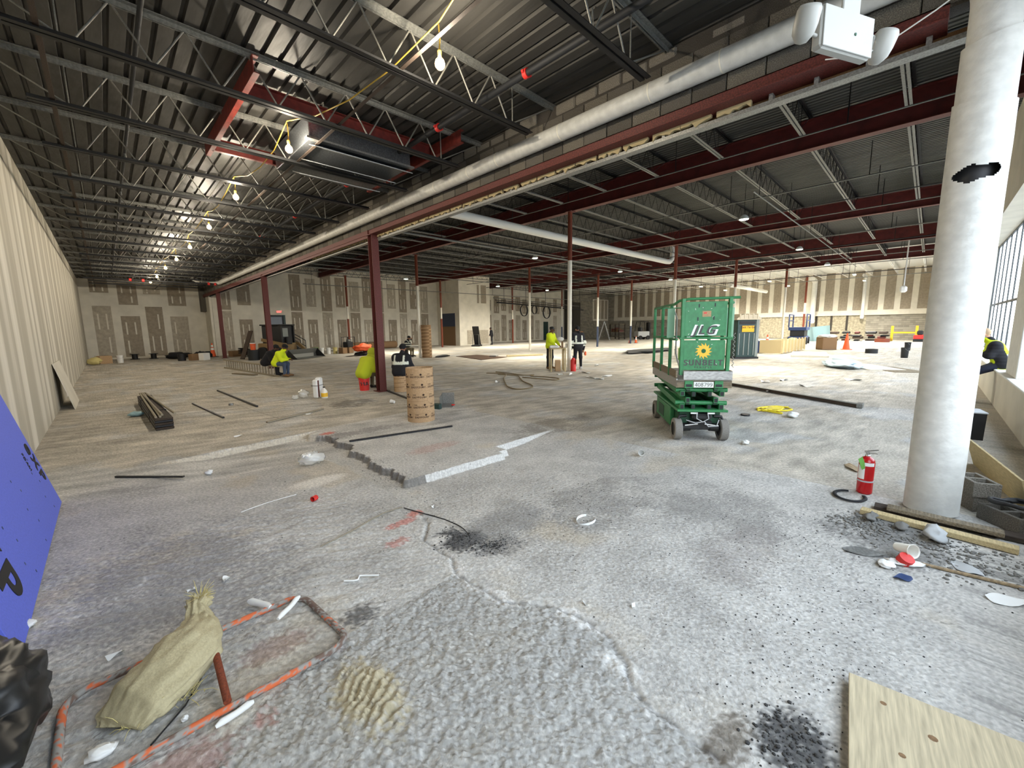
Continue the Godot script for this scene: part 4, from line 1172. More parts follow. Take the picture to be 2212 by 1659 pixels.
	solo("black_bag", bag, "film_black", "crumpled black plastic bag slumped below the blue board", "bag", Vector3(-0.58, 0.0, -2.58))
	# plywood sheet in the near right corner
	var py := MB.new(); py.box(Vector3(-0.5, 0, 0.65), Vector3(1.0, 0.019, 1.3), 0.002, Basis())
	var pl := thing("plywood_sheet", "weathered tan plywood sheet lying loose on the rough concrete", "plywood", Vector3(2.42, 0.04, -0.13), 6)
	part(pl, "veneer", py, "plywood")
	for k in 9:
		var kn := MB.new(); kn.t = Transform3D(Basis(), Vector3(-0.12 - 0.085 * k, 0.0098, 0.12 + 0.4 * fposmod(k * 0.37, 1.0))); kn.lathe([Vector2(0.012 + 0.004 * (k % 3), 0.0), Vector2(0.006, 0.0006), Vector2(0, 0.0006)], 10)
		part(pl, "knot", kn, "cardboard_dark")
	# extinguisher
	var ex := thing("fire_extinguisher", "red fire extinguisher with a green tag standing by the white pipe", "extinguisher", fy(5.41, -0.33), -60)
	var cy := MB.new(); cy.lathe([Vector2(0.0, 0.0), Vector2(0.055, 0.0), Vector2(0.064, 0.01), Vector2(0.065, 0.03), Vector2(0.065, 0.33), Vector2(0.06, 0.355), Vector2(0.045, 0.375), Vector2(0.022, 0.388), Vector2(0.02, 0.40)], 28, true)
	part(ex, "cylinder", cy, "red_gloss")
	var vl := MB.new(); vl.lathe([Vector2(0.02, 0.39), Vector2(0.022, 0.40), Vector2(0.016, 0.41), Vector2(0.016, 0.44), Vector2(0.0, 0.445)], 14)
	part(ex, "valve", vl, "chrome")
	var hn := MB.new(); hn.bar(Vector3(-0.03, 0.44, 0), Vector3(0.085, 0.46, 0), 0.018, 0.005); hn.bar(Vector3(-0.02, 0.425, 0), Vector3(0.08, 0.42, 0), 0.018, 0.005)
	part(ex, "handle", hn, "chrome")
	var bd := MB.new(); bd.lathe([Vector2(0.065, 0.13), Vector2(0.067, 0.13), Vector2(0.067, 0.145), Vector2(0.065, 0.145)], 28)
	part(ex, "strap", bd, "paper_grey")
	for e in [[0.16, 0.30, 2.2, 3.2], [0.30, 0.335, 1.0, 2.3]]:
		var lb := MB.new()
		lb.sheet(10, 1, func(u, v): var a: float = lerpf(e[3], e[2], u); return Vector3(cos(a) * 0.0658, lerpf(e[0], e[1], v), sin(a) * 0.0658))
		part(ex, "label", lb, "paper")
	var tg := MB.new(); tg.t = Transform3D(Basis(Vector3.BACK, 0.35) * Basis(Vector3.UP, 0.5), Vector3(-0.07, 0.33, 0.06)); tg.box(Vector3.ZERO, Vector3(0.06, 0.12, 0.002)); 
	part(ex, "tag", tg, "tag_green", "green inspection tag")
	# planks at the foot of the standing pipe
	for e in [[4.80, -0.30, 4.72, 0.62, 0.09, 0.045, 0.0, "pallet", "pale sawn plank lying before the white standing pipe"], [4.93, -0.13, 4.90, 0.56, 0.10, 0.035, 0.045, "wood_old", "grey weathered plank lying on the pale plank"], [5.0, -0.22, 5.02, 0.9, 0.13, 0.04, 0.0, "wood_dark", "dark rotten plank touching the white standing pipe"]]:
		var m := MB.new(); var L := Vector2(e[2] - e[0], e[3] - e[1])
		m.bar(Vector3(0, e[5] / 2, 0), Vector3(L.x, e[5] / 2, L.y), e[4], e[5], Vector3.UP, 0.004)
		solo("plank", m, e[7], e[8], "plank", Vector3(e[0], e[6] + 0.006, e[1]))
	# concrete blocks and a bin beyond
	for e in [[5.72, 0.42, 0.0, 30, "block_light", "grey concrete block behind the standing pipe, low one"], [5.70, 0.43, 0.142, 24, "block_light", "grey concrete block resting on the low block"], [5.32, 0.62, 0.0, 40, "block", "grey hollow block by the leaning board"]]:
		var m := MB.new()
		for s: float in [-1.0, 1.0]: m.box(Vector3(0, 0.07, s * 0.08), Vector3(0.34, 0.14, 0.03), 0.004)
		for s: float in [-0.155, 0.0, 0.155]: m.box(Vector3(s, 0.07, 0), Vector3(0.03, 0.135, 0.135), 0.003)
		solo("concrete_block", m, e[4], e[5], "block", Vector3(e[0], e[2], e[1]), e[3])
	solo("hose_tangle", hose_tangle(), "black", "black hose tangle heaped on the hollow block", "hose", Vector3(5.34, 0.142, 0.63))
	var lb2 := MB.new(); lb2.t = Transform3D(Basis(Vector3.RIGHT, -0.28), Vector3.ZERO); lb2.box(Vector3(-0.88, 0.17, 0), Vector3(1.76, 0.34, 0.018), 0.002)
	solo("leaning_board", lb2, "pallet", "long pale board standing on edge beside the window sill wall", "board", Vector3(7.42, 0.006, 0.53), 8.6)
	var bn := thing("black_crate", "black plastic crate with a pale rim beside the window wall", "crate", Vector3(9.1, 0, 0.42), 10)
	var cr := MB.new(); cr.prism(PackedVector2Array([Vector2(-0.15, 0), Vector2(0.15, 0), Vector2(0.18, 0.40), Vector2(-0.18, 0.40)]), 0.25)
	part(bn, "body", cr, "black"); part(bn, "rim", bx(-0.19, 0.19, 0.40, 0.42, -0.01, 0.26, 0.004), "paper_grey")
	part(bn, "handle", bx(-0.1, 0.1, 0.33, 0.36, 0.25, 0.27), "steel_dark")
	# litter near the camera
	var rc := MB.new(); rc.t = Transform3D(Basis(Vector3.BACK, PI / 2), Vector3(0.025, 0.027, 0)); rc.lathe([Vector2(0.0, 0.0), Vector2(0.027, 0.0), Vector2(0.027, 0.055), Vector2(0.023, 0.055), Vector2(0.023, 0.006), Vector2(0, 0.006)], 20)
	solo("red_tube_piece", rc, "red_plastic", "small red plastic pipe sleeve on its side beside the broken slab", "pipe piece", fy(1.36, -4.33), 30)
	var tr := MB.new()
	tr.sheet(30, 2, func(u, v): var a: float = 0.5 + u * 5.0; return Vector3(cos(a) * (0.1 + 0.01 * u), 0.004 + v * 0.026 * (0.4 + 0.6 * absf(sin(a))), sin(a) * 0.075), 0.001)
	solo("tape_loop", tr, "paper", "open loop of white strapping tape on the grey floor", "tape", fy(2.94, -2.05))
	rod("steel_strip", "steel_dark", "short dark steel strip lying alone beside the left wall", Vector2(-0.1, -6.81), Vector2(0.49, -6.19), 0.03, 0.02)
	rod("steel_strip", "steel_dark", "long dark steel rod lying on the slab near the cardboard tube", Vector2(2.54, -6.24), Vector2(4.23, -5.84), 0.035, 0.025)
	rod("steel_strip", "rebar_tan", "pale steel channel lying in front of the milky sacks", Vector2(2.01, -8.74), Vector2(3.25, -9.28), 0.05, 0.03)
	rod("steel_strip", "steel_dark", "long dark bar pointing from the ladder to the pale channel", Vector2(2.17, -14.62), Vector2(2.31, -10.74), 0.04, 0.04)
	rod("steel_strip", "steel_dark", "shorter dark bar lying beside the bundle of studs", Vector2(1.33, -12.48), Vector2(1.52, -9.89), 0.035, 0.03)
	# bundle of dark studs with pale rods on top
	var sd := thing("stud_bundle", "strapped bundle of dark steel studs with pale rods on top", "bundle", Vector3(0.55, 0, -11.5), 1)
	for k in 5: part(sd, "stud", bx(-0.13, 0.13, 0.01 + 0.042 * k, 0.045 + 0.042 * k, -1.95, 1.95 - 0.03 * (k % 2), 0.004), "steel_dark" if k % 2 else "wood_dark")
	for k in 4:
		var m := MB.new(); m.tube([Vector3(-0.06 + 0.035 * k, 0.235, -2.3), Vector3(-0.1 + 0.09 * k - (0.12 if k == 2 else 0.0), 0.235 + 0.03 * (k % 2), 1.85)], 0.02, 8)
		part(sd, "rod", m, "rebar_tan")
	for z: float in [-1.0, 0.9]: part(sd, "strap", bx(-0.135, 0.135, 0.0, 0.225, z - 0.015, z + 0.015), "black")
	solo("film_wad", crumple(Vector3(0.12, 0.05, 0.1), 31), "tarp", "blue plastic wad beside the bundle of studs", "plastic", fy(0.28, -11.6))
	# clear bag with a white bottle in the broken-out pit
	var cbg := thing("clear_bag", "clear plastic bag holding a white bottle in the broken-out pit", "bag", fy(1.8, -5.7))
	part(cbg, "film", crumple(Vector3(0.17, 0.08, 0.13), 37, 0.3, 24, 16), "clear_film")
	var bt := MB.new(); bt.t = Transform3D(Basis(Vector3.BACK, 1.25), Vector3(0.07, 0.07, 0.02)); bt.lathe([Vector2(0, 0), Vector2(0.05, 0), Vector2(0.05, 0.14), Vector2(0.02, 0.18), Vector2(0.02, 0.2), Vector2(0, 0.2)], 18)
	part(cbg, "bottle", bt, "paper")
	cord("wire", "paper", "thin pale wire lying straight beside the red cap", [[0.75, -4.54], [1.0, -4.6], [1.27, -4.61]], 0.004, "wire")
	cord("wire", "rebar_tan", "pale wire lying across the red paint marks", [[1.06, -3.32], [1.34, -3.38], [1.72, -3.52], [1.89, -3.49]], 0.006, "wire")
	cord("wire", "steel_dark", "dark wire curling round the black gravel", [[1.9, -3.47], [1.99, -3.14], [2.12, -2.88], [2.0, -2.57]], 0.005, "wire")
	cord("wire", "paper", "torn strip of white paper tape in front of the gravel", [[1.0, -2.72], [1.07, -2.66], [1.1, -2.69], [1.2, -2.6]], 0.007, "wire")
	var sc := [["paper", "flat white paper chip left of the sandbag", -0.15, -2.96, 0.07, 0.04, 20.0], ["paper", "white flake in the dusty floor behind the barrier leg", 0.42, -3.34, 0.06, 0.04, 70.0], ["paper", "white flake nearest the blue board's long edge", 0.23, -3.38, 0.05, 0.03, 10.0],
		["paper", "white chip lying past the end of the white crack", 2.21, -3.44, 0.06, 0.035, 50.0], ["paper", "small white chip on the bluish patch", 2.17, -1.15, 0.035, 0.02, 15.0], ["paper", "small white chip beside the crack in the rough concrete", 1.98, -1.38, 0.035, 0.02, 80.0],
		["galv", "bent grey metal sheet pointing at the coffee cup", 3.95, -0.2, 0.26, 0.1, -62.0], ["paper_grey", "torn grey mesh sheet near the wooden stick", 4.17, 0.32, 0.18, 0.12, 40.0], ["paper", "grimy white packaging scrap at the window side", 3.85, 0.5, 0.22, 0.1, -50.0], ["blue_lift", "crushed blue wrapper beside the coffee cup", 3.71, 0.02, 0.1, 0.06, -50.0],
		["wood", "brown wooden offcut behind the fire extinguisher", 6.25, -0.5, 0.3, 0.12, 30.0], ["paper", "white paper scrap on the open slab behind the studs", 1.4, -7.99, 0.12, 0.06, 20.0], ["paper", "white paper scrap touching the pale channel", 2.86, -8.99, 0.14, 0.06, 15.0]]
	for e in sc: scrap("scrap", e[0], e[1], e[2], e[3], e[4], e[5], e[6])
	solo("paper_wad", crumple(Vector3(0.06, 0.02, 0.05), 55), "paper", "white tissue left of the coffee cup", "paper", fy(3.83, -0.07))
	solo("paper_wad", crumple(Vector3(0.11, 0.015, 0.05), 57), "paper", "white tissue spread under the coffee cup", "paper", fy(3.96, 0.03), -60)
	var cu := thing("coffee_cup", "white paper cup lying on its side with a red lid", "cup", fy(4.03, 0.0) + Vector3(0, 0.05, 0), -40)
	var cm := MB.new(); cm.t = Transform3D(Basis(Vector3.RIGHT, 1.35), Vector3(0.02, 0.03, 0)); cm.lathe([Vector2(0.03, -0.06), Vector2(0.048, 0.06), Vector2(0.052, 0.062), Vector2(0.05, 0.066), Vector2(0.044, 0.06), Vector2(0.028, -0.055)], 22)
	part(cu, "cup", cm, "white_plastic")
	var cl := MB.new(); cl.t = Transform3D(Basis(Vector3.RIGHT, 0.5), Vector3(-0.05, -0.03, 0.06)); cl.lathe([Vector2(0.0, 0.0), Vector2(0.045, 0.0), Vector2(0.045, 0.05), Vector2(0.0, 0.055)], 20)
	part(cu, "lid", cl, "red_plastic", "red lid")
	rod("wood_stick", "wood", "thin wooden stick lying from the coffee cup towards the window", Vector2(4.02, 0.06), Vector2(4.1, 0.6), 0.025, 0.015, "stick")
	solo("plaster_chunk", crumple(Vector3(0.11, 0.05, 0.07), 61, 0.5, 9, 6), "paper_grey", "large pale plaster chunk before the planks", "chunk", fy(4.58, 0.18))
	solo("plaster_chunk", crumple(Vector3(0.09, 0.035, 0.05), 62, 0.5, 9, 6), "stone", "grey concrete chunk at the end of the planks", "chunk", fy(4.66, -0.22))
	solo("plaster_chunk", crumple(Vector3(0.07, 0.03, 0.05), 64, 0.5, 9, 6), "stone", "grey concrete chunk under the middle of the planks", "chunk", fy(4.63, -0.02))
	solo("plaster_chunk", crumple(Vector3(0.04, 0.03, 0.04), 66, 0.5, 9, 6), "paper", "white plaster lump in the dusty pit", "chunk", fy(0.75, -6.31))
	var gk := MB.new()
	var gp := []
	for k in 25: gp.append(Vector3(cos(k * 0.21 + 1.0) * 0.15, 0.015, sin(k * 0.21 + 1.0) * 0.12))
	gk.tube(gp, 0.018, 8, true, 0.5)
	solo("gasket", gk, "rubber", "broken black rubber ring at the foot of the extinguisher", "ring", fy(5.18, -0.42))
	# loose stones: heaps nobody could count
	stones("rubble", "stone", "broken grey rubble strewn in front of the planks", 900, [[4.45, 0.1, 0.22, 0.45], [4.55, -0.25, 0.15, 0.15], [4.3, 0.4, 0.3, 0.3]], 0.013)
	stones("gravel", "stone_dark", "dark gravel spilt beside the white crack", 700, [[1.95, -2.62, 0.13, 0.13], [2.08, -2.36, 0.14, 0.08], [1.88, -0.26, 0.14, 0.1]], 0.0075)
	stones("grit", "stone_dark", "dark grit scattered over the grey concrete", 1500, [[3.2, -1.2, 1.0, 0.9], [3.9, -0.6, 0.7, 0.6], [2.6, -0.3, 0.7, 0.35], [3.3, -2.3, 0.6, 0.4]], 0.0045)
	stones("chips", "stone", "pale concrete chips scattered over the dusty floor", 500, [[1.2, -3.4, 1.3, 1.2], [2.4, -3.6, 0.9, 0.5], [2.3, -4.6, 0.12, 0.5]], 0.006)

func hose_tangle() -> MB:
	var m := MB.new(); var p := []
	for k in 60: p.append(Vector3(0.15 * cos(k * 0.33) * (1 + 0.2 * sin(k)), 0.03 + 0.05 * absf(sin(k * 0.17)), 0.13 * sin(k * 0.33)))
	m.tube(p, 0.017, 6)
	return m

func stones(called: String, m: String, label: String, n: int, spots: Array, r: float) -> void:
	var lump := MB.new()
	lump.ball(Vector3.ZERO, Vector3(1, 0.7, 0.85), 5, 3)
	var mm := MultiMesh.new()
	mm.transform_format = MultiMesh.TRANSFORM_3D
	mm.mesh = lump.mesh(); mm.instance_count = n
	for k in n:
		var s: Array = spots[k % spots.size()]
		var x: float = s[0] + s[2] * rng.randfn() * 0.7; var z: float = s[1] + s[3] * rng.randfn() * 0.7
		var q := r * (0.4 + 1.3 * rng.randf() * rng.randf())
		mm.set_instance_transform(k, Transform3D(Basis(Vector3.UP, rng.randf() * TAU).scaled(Vector3(q, q * rng.randf_range(0.5, 1.0), q)), fy(x, z) + Vector3(0, q * 0.3, 0)))
	var o := MultiMeshInstance3D.new()
	o.multimesh = mm; o.material_override = M[m]; o.name = numbered(called)
	tag(o, label, "rubble"); o.set_meta("kind", "stuff")
	add_child(o)

func wrapped_text(s: String, size: float, r: float, y: float, ang: float, m, parent: Node) -> void:   # lettering bent round an upright cylinder
	var tm := text_mesh(s, size, 0.0, true)
	var ar := tm.get_mesh_arrays()
	var v: PackedVector3Array = ar[Mesh.ARRAY_VERTEX]
	var n: PackedVector3Array = ar[Mesh.ARRAY_NORMAL]
	var c := PackedColorArray(); c.resize(v.size()); c.fill(Color.WHITE)
	for k in v.size():
		var a := ang + v[k].x / r
		v[k] = Vector3(sin(a) * (r + 0.0015), y + v[k].y, cos(a) * (r + 0.0015)); n[k] = Vector3(sin(a), 0, cos(a))
	var o := []
	o.resize(Mesh.ARRAY_MAX)
	o[Mesh.ARRAY_VERTEX] = v; o[Mesh.ARRAY_NORMAL] = n; o[Mesh.ARRAY_INDEX] = ar[Mesh.ARRAY_INDEX]
	var am := ArrayMesh.new()
	am.add_surface_from_arrays(Mesh.PRIMITIVE_TRIANGLES, o)
	part(parent, "print", am, m)

func hollow(r0: float, r1: float, h: float, seg := 40) -> MB:
	var m := MB.new()
	m.lathe([Vector2(r1, h), Vector2(r1, 0.0), Vector2(r0, 0.0), Vector2(r0, h), Vector2(r1, h)], seg)
	return m

func bucket(called: String, label: String, body, at: Vector3, group := "", h := 0.37, lid := "") -> Node3D:
	var b := thing(called, label, "bucket", at, 0, group)
	var m := MB.new(); m.lathe([Vector2(0, 0), Vector2(0.13, 0), Vector2(0.148, h - 0.06), Vector2(0.156, h - 0.06), Vector2(0.156, h - 0.03), Vector2(0.15, h - 0.03), Vector2(0.152, h), Vector2(0.145, h), Vector2(0.125, 0.02), Vector2(0, 0.02)], 24)
	part(b, "pail", m, body)
	var w := MB.new(); w.tube([Vector3(-0.155, h - 0.045, 0), Vector3(-0.13, h - 0.14, 0.1), Vector3(0, h - 0.18, 0.152), Vector3(0.13, h - 0.14, 0.1), Vector3(0.155, h - 0.045, 0)], 0.004, 5)
	part(b, "wire_handle", w, "galv")
	if lid:
		var l := MB.new(); l.lathe([Vector2(0.158, h - 0.03), Vector2(0.16, h + 0.01), Vector2(0, h + 0.012)], 24)
		part(b, "lid", l, lid)
	return b

func cone(label: String, at: Vector3, h: float, bands: bool, group := "") -> void:
	var c := thing("traffic_cone", label, "cone", at, 15, group)
	part(c, "base", bx(-h * 0.26, h * 0.26, 0, 0.035, -h * 0.26, h * 0.26, 0.01), "black" if bands else "orange")
	var r0 := h * 0.19; var r1 := h * 0.035
	var cuts := [0.03, 0.5, 0.66, 0.72, 0.86, 1.0] if bands else [0.03, 1.0]
	for k in cuts.size() - 1:
		var m := MB.new(); m.lathe([Vector2(lerpf(r0, r1, cuts[k]), cuts[k] * h), Vector2(lerpf(r0, r1, cuts[k + 1]), cuts[k + 1] * h)] + ([Vector2(0, h)] if k == cuts.size() - 2 else []), 18)
		part(c, "reflective_band" if k % 2 else "cone_body", m, "paper" if k % 2 else "orange")

func things_middle() -> void:
	# the big cardboard column form
	var ct := thing("cardboard_tube", "large printed cardboard column form standing on the slab", "tube", Vector3(4.17, 0, -6.75), 0)
	part(ct, "tube_wall", hollow(0.255, 0.247, 1.02, 48), "cardboard")
	for k in 5:
		for j in 5:
			var a := deg_to_rad(-32.0 - 4.0 * k + 72.0 * j)
			var y := 0.1 + 0.19 * k
			wrapped_text("EASYPOUR", 0.034, 0.255, y, a, "print", ct)
			wrapped_text("TUBE", 0.02, 0.255, y + 0.046, a - 0.3, "print", ct)
			wrapped_text("SRF", 0.026, 0.255, y, a + 0.5, "print", ct)
			var dm := MB.new()
			dm.sheet(14, 1, func(u, v): var t: float = a + 0.36 + cos(u * TAU) * 0.02 * v / 0.255; return Vector3(sin(t) * 0.2566, y + 0.045 + sin(u * TAU) * 0.02 * v, cos(t) * 0.2566))
			part(ct, "print", dm, "print")
	for k in 4:
		var s := MB.new()
		s.sheet(48, 1, func(u, v): var a: float = u * TAU; return Vector3(sin(a) * 0.2553, 0.12 + 0.24 * k + 0.05 * u + v * 0.003, cos(a) * 0.2553))
		part(ct, "spiral_seam", s, "cardboard_dark")
	# short tube, seat of the man in the striped black jacket
	var st := thing("cardboard_tube", "short frayed cardboard tube used as a seat by the red column", "tube", Vector3(5.78, 0, -10.35))
	part(st, "tube_wall", hollow(0.19, 0.18, 0.44, 36), "cardboard")
	for k in 3:
		var s := MB.new()
		s.sheet(40, 1, func(u, v): var a: float = u * TAU; return Vector3(sin(a) * 0.1905, 0.07 + 0.12 * k + 0.07 * u + v * 0.015, cos(a) * 0.1905))
		part(st, "spiral_seam", s, "cardboard_dark")
	part(st, "lid_board", bx(-0.15, 0.15, 0.43, 0.45, -0.15, 0.15), "cardboard_dark")
	var rb := bucket("bucket", "bright red bucket under the man in the lime hooded jacket", "red_plastic", Vector3(5.17, 0, -11.35), "", 0.37, "red_plastic")
	wrapped_text("11A", 0.1, 0.15, 0.2, deg_to_rad(-25), "black", rb)
	rod("floor_strip", "steel_dark", "dark steel angle lying between the red column and the cardboard tube", Vector2(5.5, -10.6), Vector2(5.0, -7.9), 0.06, 0.03)
	# white sacks, jug and clear bags
	var sk := thing("paper_sack", "white paper sacks tied together with a dark red stripe", "sack", Vector3(3.8, 0, -11.1), 40)
	part(sk, "sack", box_mb(Vector3(0.06, 0.26, 0), Vector3(0.17, 0.52, 0.14), 0.03), "paper")
	part(sk, "sack", box_mb(Vector3(-0.1, 0.24, 0.01), Vector3(0.14, 0.48, 0.14), 0.03), "paper")
	part(sk, "stripe", bx(-0.14, -0.08, 0.03, 0.46, 0.08, 0.084), "red_steel", "dark red printed stripe")
	part(sk, "tie", bx(-0.175, 0.15, 0.32, 0.33, -0.085, 0.085), "steel_dark")
	var jg := thing("plastic_jug", "milky plastic jug with an amber label before the white sacks", "jug", Vector3(3.86, 0, -10.85), 40)
	var jm := MB.new(); jm.lathe([Vector2(0, 0), Vector2(0.075, 0), Vector2(0.08, 0.02), Vector2(0.08, 0.16), Vector2(0.06, 0.21), Vector2(0.025, 0.25), Vector2(0.025, 0.27), Vector2(0, 0.27)], 20, true)
	part(jg, "bottle", jm, "white_plastic")
	part(jg, "cap", hollow(0.028, 0.0, 0.03, 14), "dark_vinyl").position = Vector3(0, 0.27, 0)
	part(jg, "label", hollow(0.0815, 0.08, 0.1, 20), "sunbelt_yellow").position = Vector3(0, 0.04, 0)
	solo("clear_wad", crumple(Vector3(0.13, 0.11, 0.1), 71), "clear_film", "balled clear plastic film touching the white sacks", "plastic", Vector3(3.5, 0, -11.3))
	solo("clear_wad", crumple(Vector3(0.08, 0.06, 0.07), 72), "clear_film", "smaller ball of clear film left of the white sacks", "plastic", Vector3(3.27, 0, -11.25))
	# bits on the slab
	var cp := MB.new(); cp.t = Transform3D(Basis(Vector3.BACK, 1.4), Vector3(0, 0.045, 0)); cp.lathe([Vector2(0, 0), Vector2(0.035, 0), Vector2(0.047, 0.1), Vector2(0.043, 0.1), Vector2(0.03, 0.006), Vector2(0, 0.006)], 18)
	solo("paper_cup", cp, "paper", "white paper cup lying between the red column and the tube", "cup", fy(4.66, -8.69), -60)
	var c2 := MB.new(); c2.lathe([Vector2(0, 0), Vector2(0.05, 0), Vector2(0.05, 0.05), Vector2(0, 0.05)], 14)
	solo("metal_puck", c2, "galv", "small round metal puck on the floor between the dark bars", "cap", fy(1.95, -11.55))
	var dp := thing("metal_tray", "bent grey metal tray standing open behind the cardboard tube", "tray", fy(5.3, -7.5), 48)
	part(dp, "floor_sheet", bx(-0.15, 0.35, 0, 0.012, -0.14, 0.14), "galv"); part(dp, "end_sheet", bx(0.35, 0.362, 0, 0.26, -0.14, 0.14), "galv"); part(dp, "back_sheet", bx(-0.1, 0.36, 0, 0.24, -0.14, -0.13), "steel_grey")
	solo("green_box", box_mb(Vector3(0, 0.06, 0), Vector3(0.1, 0.12, 0.16), 0.01), "toilet_green", "small dark green box leaning on the metal tray", "box", fy(5.0, -7.42), 20)
	solo("red_rag", crumple(Vector3(0.05, 0.015, 0.04), 73), "red_plastic", "red scrap lying in the metal tray", "rag", Vector3(5.42, 0.014, -7.42))
	# drywall sheet leaning on the left wall
	var dw := MB.new(); dw.t = Transform3D(Basis(Vector3.BACK, atan2(0.24, 1.08)), Vector3.ZERO); dw.box(Vector3(-0.008, 0.55, -0.9), Vector3(0.016, 1.1, 1.8))
	solo("drywall_sheet", dw, "compound", "grey drywall offcut leaning on the left wall", "drywall", Vector3(-0.68, 0.004, -13.8))
	# two ladders lying on edge
	var ld := thing("ladder", "grey extension ladder lying on its side under the lime-jacketed man", "ladder", Vector3(4.5, 0, -17.15), 185.4)
	for s in 2:
		var x := 0.06 * s - 0.03
		for y: float in [0.03, 0.40]: part(ld, "rail", bx(x - 0.02, x + 0.02, y - 0.028, y + 0.028, 0.3 * s, 6.0 + 0.4 * s, 0.004), "rebar_tan")
		for k in 19:
			var r := MB.new(); r.tube([Vector3(x, 0.03, 0.45 + 0.3 * k + 0.15 * s), Vector3(x, 0.40, 0.45 + 0.3 * k + 0.15 * s)], 0.016, 8)
			part(ld, "rung", r, "rebar_tan")
	rod("lumber", "wood_old", "grey plank lying beside the ladder", Vector2(3.6, -20.0), Vector2(4.05, -18.6), 0.2, 0.04, "plank")
	# brown sheet, pallet boards and scraps farther out
	var bm := MB.new(); bm.prism(PackedVector2Array([Vector2(15.31, 20.48), Vector2(14.36, 16.94), Vector2(16.58, 17.26), Vector2(16.88, 20.36)]), 0.02)
	bm.t = Transform3D(); var ob := solo("brown_sheet", bm, "brown_mat", "rust-brown board lying flat on the open floor", "board", Vector3(0, 0.003, 0)); ob.rotation.x = -PI / 2; ob.position.y = 0.006
	rod("lumber", "pallet", "pale length of lumber beside the brown sheet", Vector2(16.9, -17.6), Vector2(19.0, -16.6), 0.15, 0.09, "plank")
	solo("sheet_scrap", bx(-0.5, 0.5, 0, 0.08, -0.2, 0.2, 0.01), "galv", "bent grey flashing lying on the brown sheet", "scrap", Vector3(16.5, 0.03, -18.3), 40)
	rod("lumber", "compound", "long white strip of trim lying behind the table", Vector2(14.6, -11.6), Vector2(17.2, -10.2), 0.06, 0.03, "trim")
	cord("rope", "rope", "brown rope looped loosely on the floor", [[10.22, -11.78], [10.47, -11.02], [9.5, -10.05], [8.5, -8.9], [8.19, -8.46], [8.06, -7.99], [8.29, -7.88], [8.63, -7.93], [8.98, -8.32], [9.38, -9.02], [9.93, -9.7], [10.39, -10.28], [10.36, -10.73], [10.22, -11.12]], 0.018, "rope")
	cord("rope", "rope", "brown rope doubled back beside the looser loop", [[10.74, -11.82], [10.74, -11.12], [10.61, -10.2], [10.95, -9.98], [10.6, -9.82], [10.75, -9.24], [10.66, -8.61], [10.28, -8.41], [10.23, -8.8], [10.15, -9.8]], 0.018, "rope")
	var pp := [[11.64, -9.32, "white scrap beside the near table leg"], [11.99, -9.1, "white scrap before the red extinguisher at the table"], [11.56, -7.86, "torn white paper alone in the swept floor"], [11.42, -7.5, "white strip near the torn paper"], [12.25, -7.74, "white packet beyond the torn paper"], [15.39, -10.25, "white paper beyond the man in the striped black jacket"], [8.78, -9.6, "white plaster crumbs left of the rope"], [12.68, -8.96, "white scrap right of the red extinguisher at the table"]]
	for k in pp.size(): scrap("scrap", "paper", pp[k][2], pp[k][0], pp[k][1], 0.3 + 0.1 * (k % 3), 0.14, 40.0 * k, 0.05)
	# table on the post
	var tb := thing("work_table", "makeshift plywood table on thin wooden legs beside the pipe column", "table", Vector3(12.72, 0, -10.35), 45)
	part(tb, "top", bx(-0.5, 0.42, 0.88, 0.91, -0.3, 0.3, 0.004), "pallet")
	for e in [[-0.47, -0.27], [0.39, -0.27], [-0.47, 0.27], [0.1, 0.27], [0.39, 0.27]]: part(tb, "leg", bx(e[0] - 0.025, e[0] + 0.025, 0, 0.88, e[1] - 0.025, e[1] + 0.025), "pallet")
	part(tb, "rail", bx(-0.47, 0.39, 0.82, 0.88, 0.25, 0.29), "pallet")
	solo("drawing_pile", box_mb(Vector3(0, 0.05, 0), Vector3(0.5, 0.1, 0.36), 0.03), "paper", "pile of white drawings on the makeshift table", "paper", Vector3(12.6, 0.912, -10.4), 40)
	solo("drink_bottle", hollow(0.04, 0.0, 0.24, 12), "cardboard_dark", "brown drink bottle on the makeshift table", "bottle", Vector3(12.86, 0.912, -10.2))
	solo("drink_bottle", hollow(0.045, 0.0, 0.17, 12), "paper", "white cup on the makeshift table", "cup", Vector3(13.0, 0.912, -10.1))
	solo("hard_hat", crumple(Vector3(0.12, 0.09, 0.15), 77, 0.05), "paper", "white hard hat on the makeshift table", "helmet", Vector3(12.93, 1.155, -10.35))
	var bagm := MB.new(); bagm.prism(PackedVector2Array([Vector2(-0.14, 0), Vector2(0.16, 0), Vector2(0.1, 0.4), Vector2(0.02, 0.44), Vector2(-0.09, 0.4)]), 0.2)
	solo("paper_bag", bagm, "cardboard", "brown paper bag standing under the makeshift table", "bag", Vector3(12.55, 0, -10.3), 45)
	var ex := thing("fire_extinguisher", "red fire extinguisher with an orange tag leaning on the pipe column", "extinguisher", Vector3(12.95, 0, -9.72), 40)
	var ey := MB.new(); ey.lathe([Vector2(0, 0), Vector2(0.1, 0), Vector2(0.105, 0.02), Vector2(0.105, 0.42), Vector2(0.06, 0.5), Vector2(0.03, 0.53), Vector2(0, 0.56)], 20, true)
	part(ex, "cylinder", ey, "red_plastic"); part(ex, "tag", bx(-0.16, 0.04, 0.28, 0.48, 0.1, 0.11), "orange"); part(ex, "valve", bx(-0.03, 0.03, 0.52, 0.6, -0.03, 0.03, 0.01), "steel_dark")
	var bp := MB.new(); bp.prism(PackedVector2Array([Vector2(-0.35, 0), Vector2(0.35, 0), Vector2(0.42, 0.9), Vector2(0.3, 1.25), Vector2(-0.3, 1.25), Vector2(-0.4, 0.8)]), 0.3)
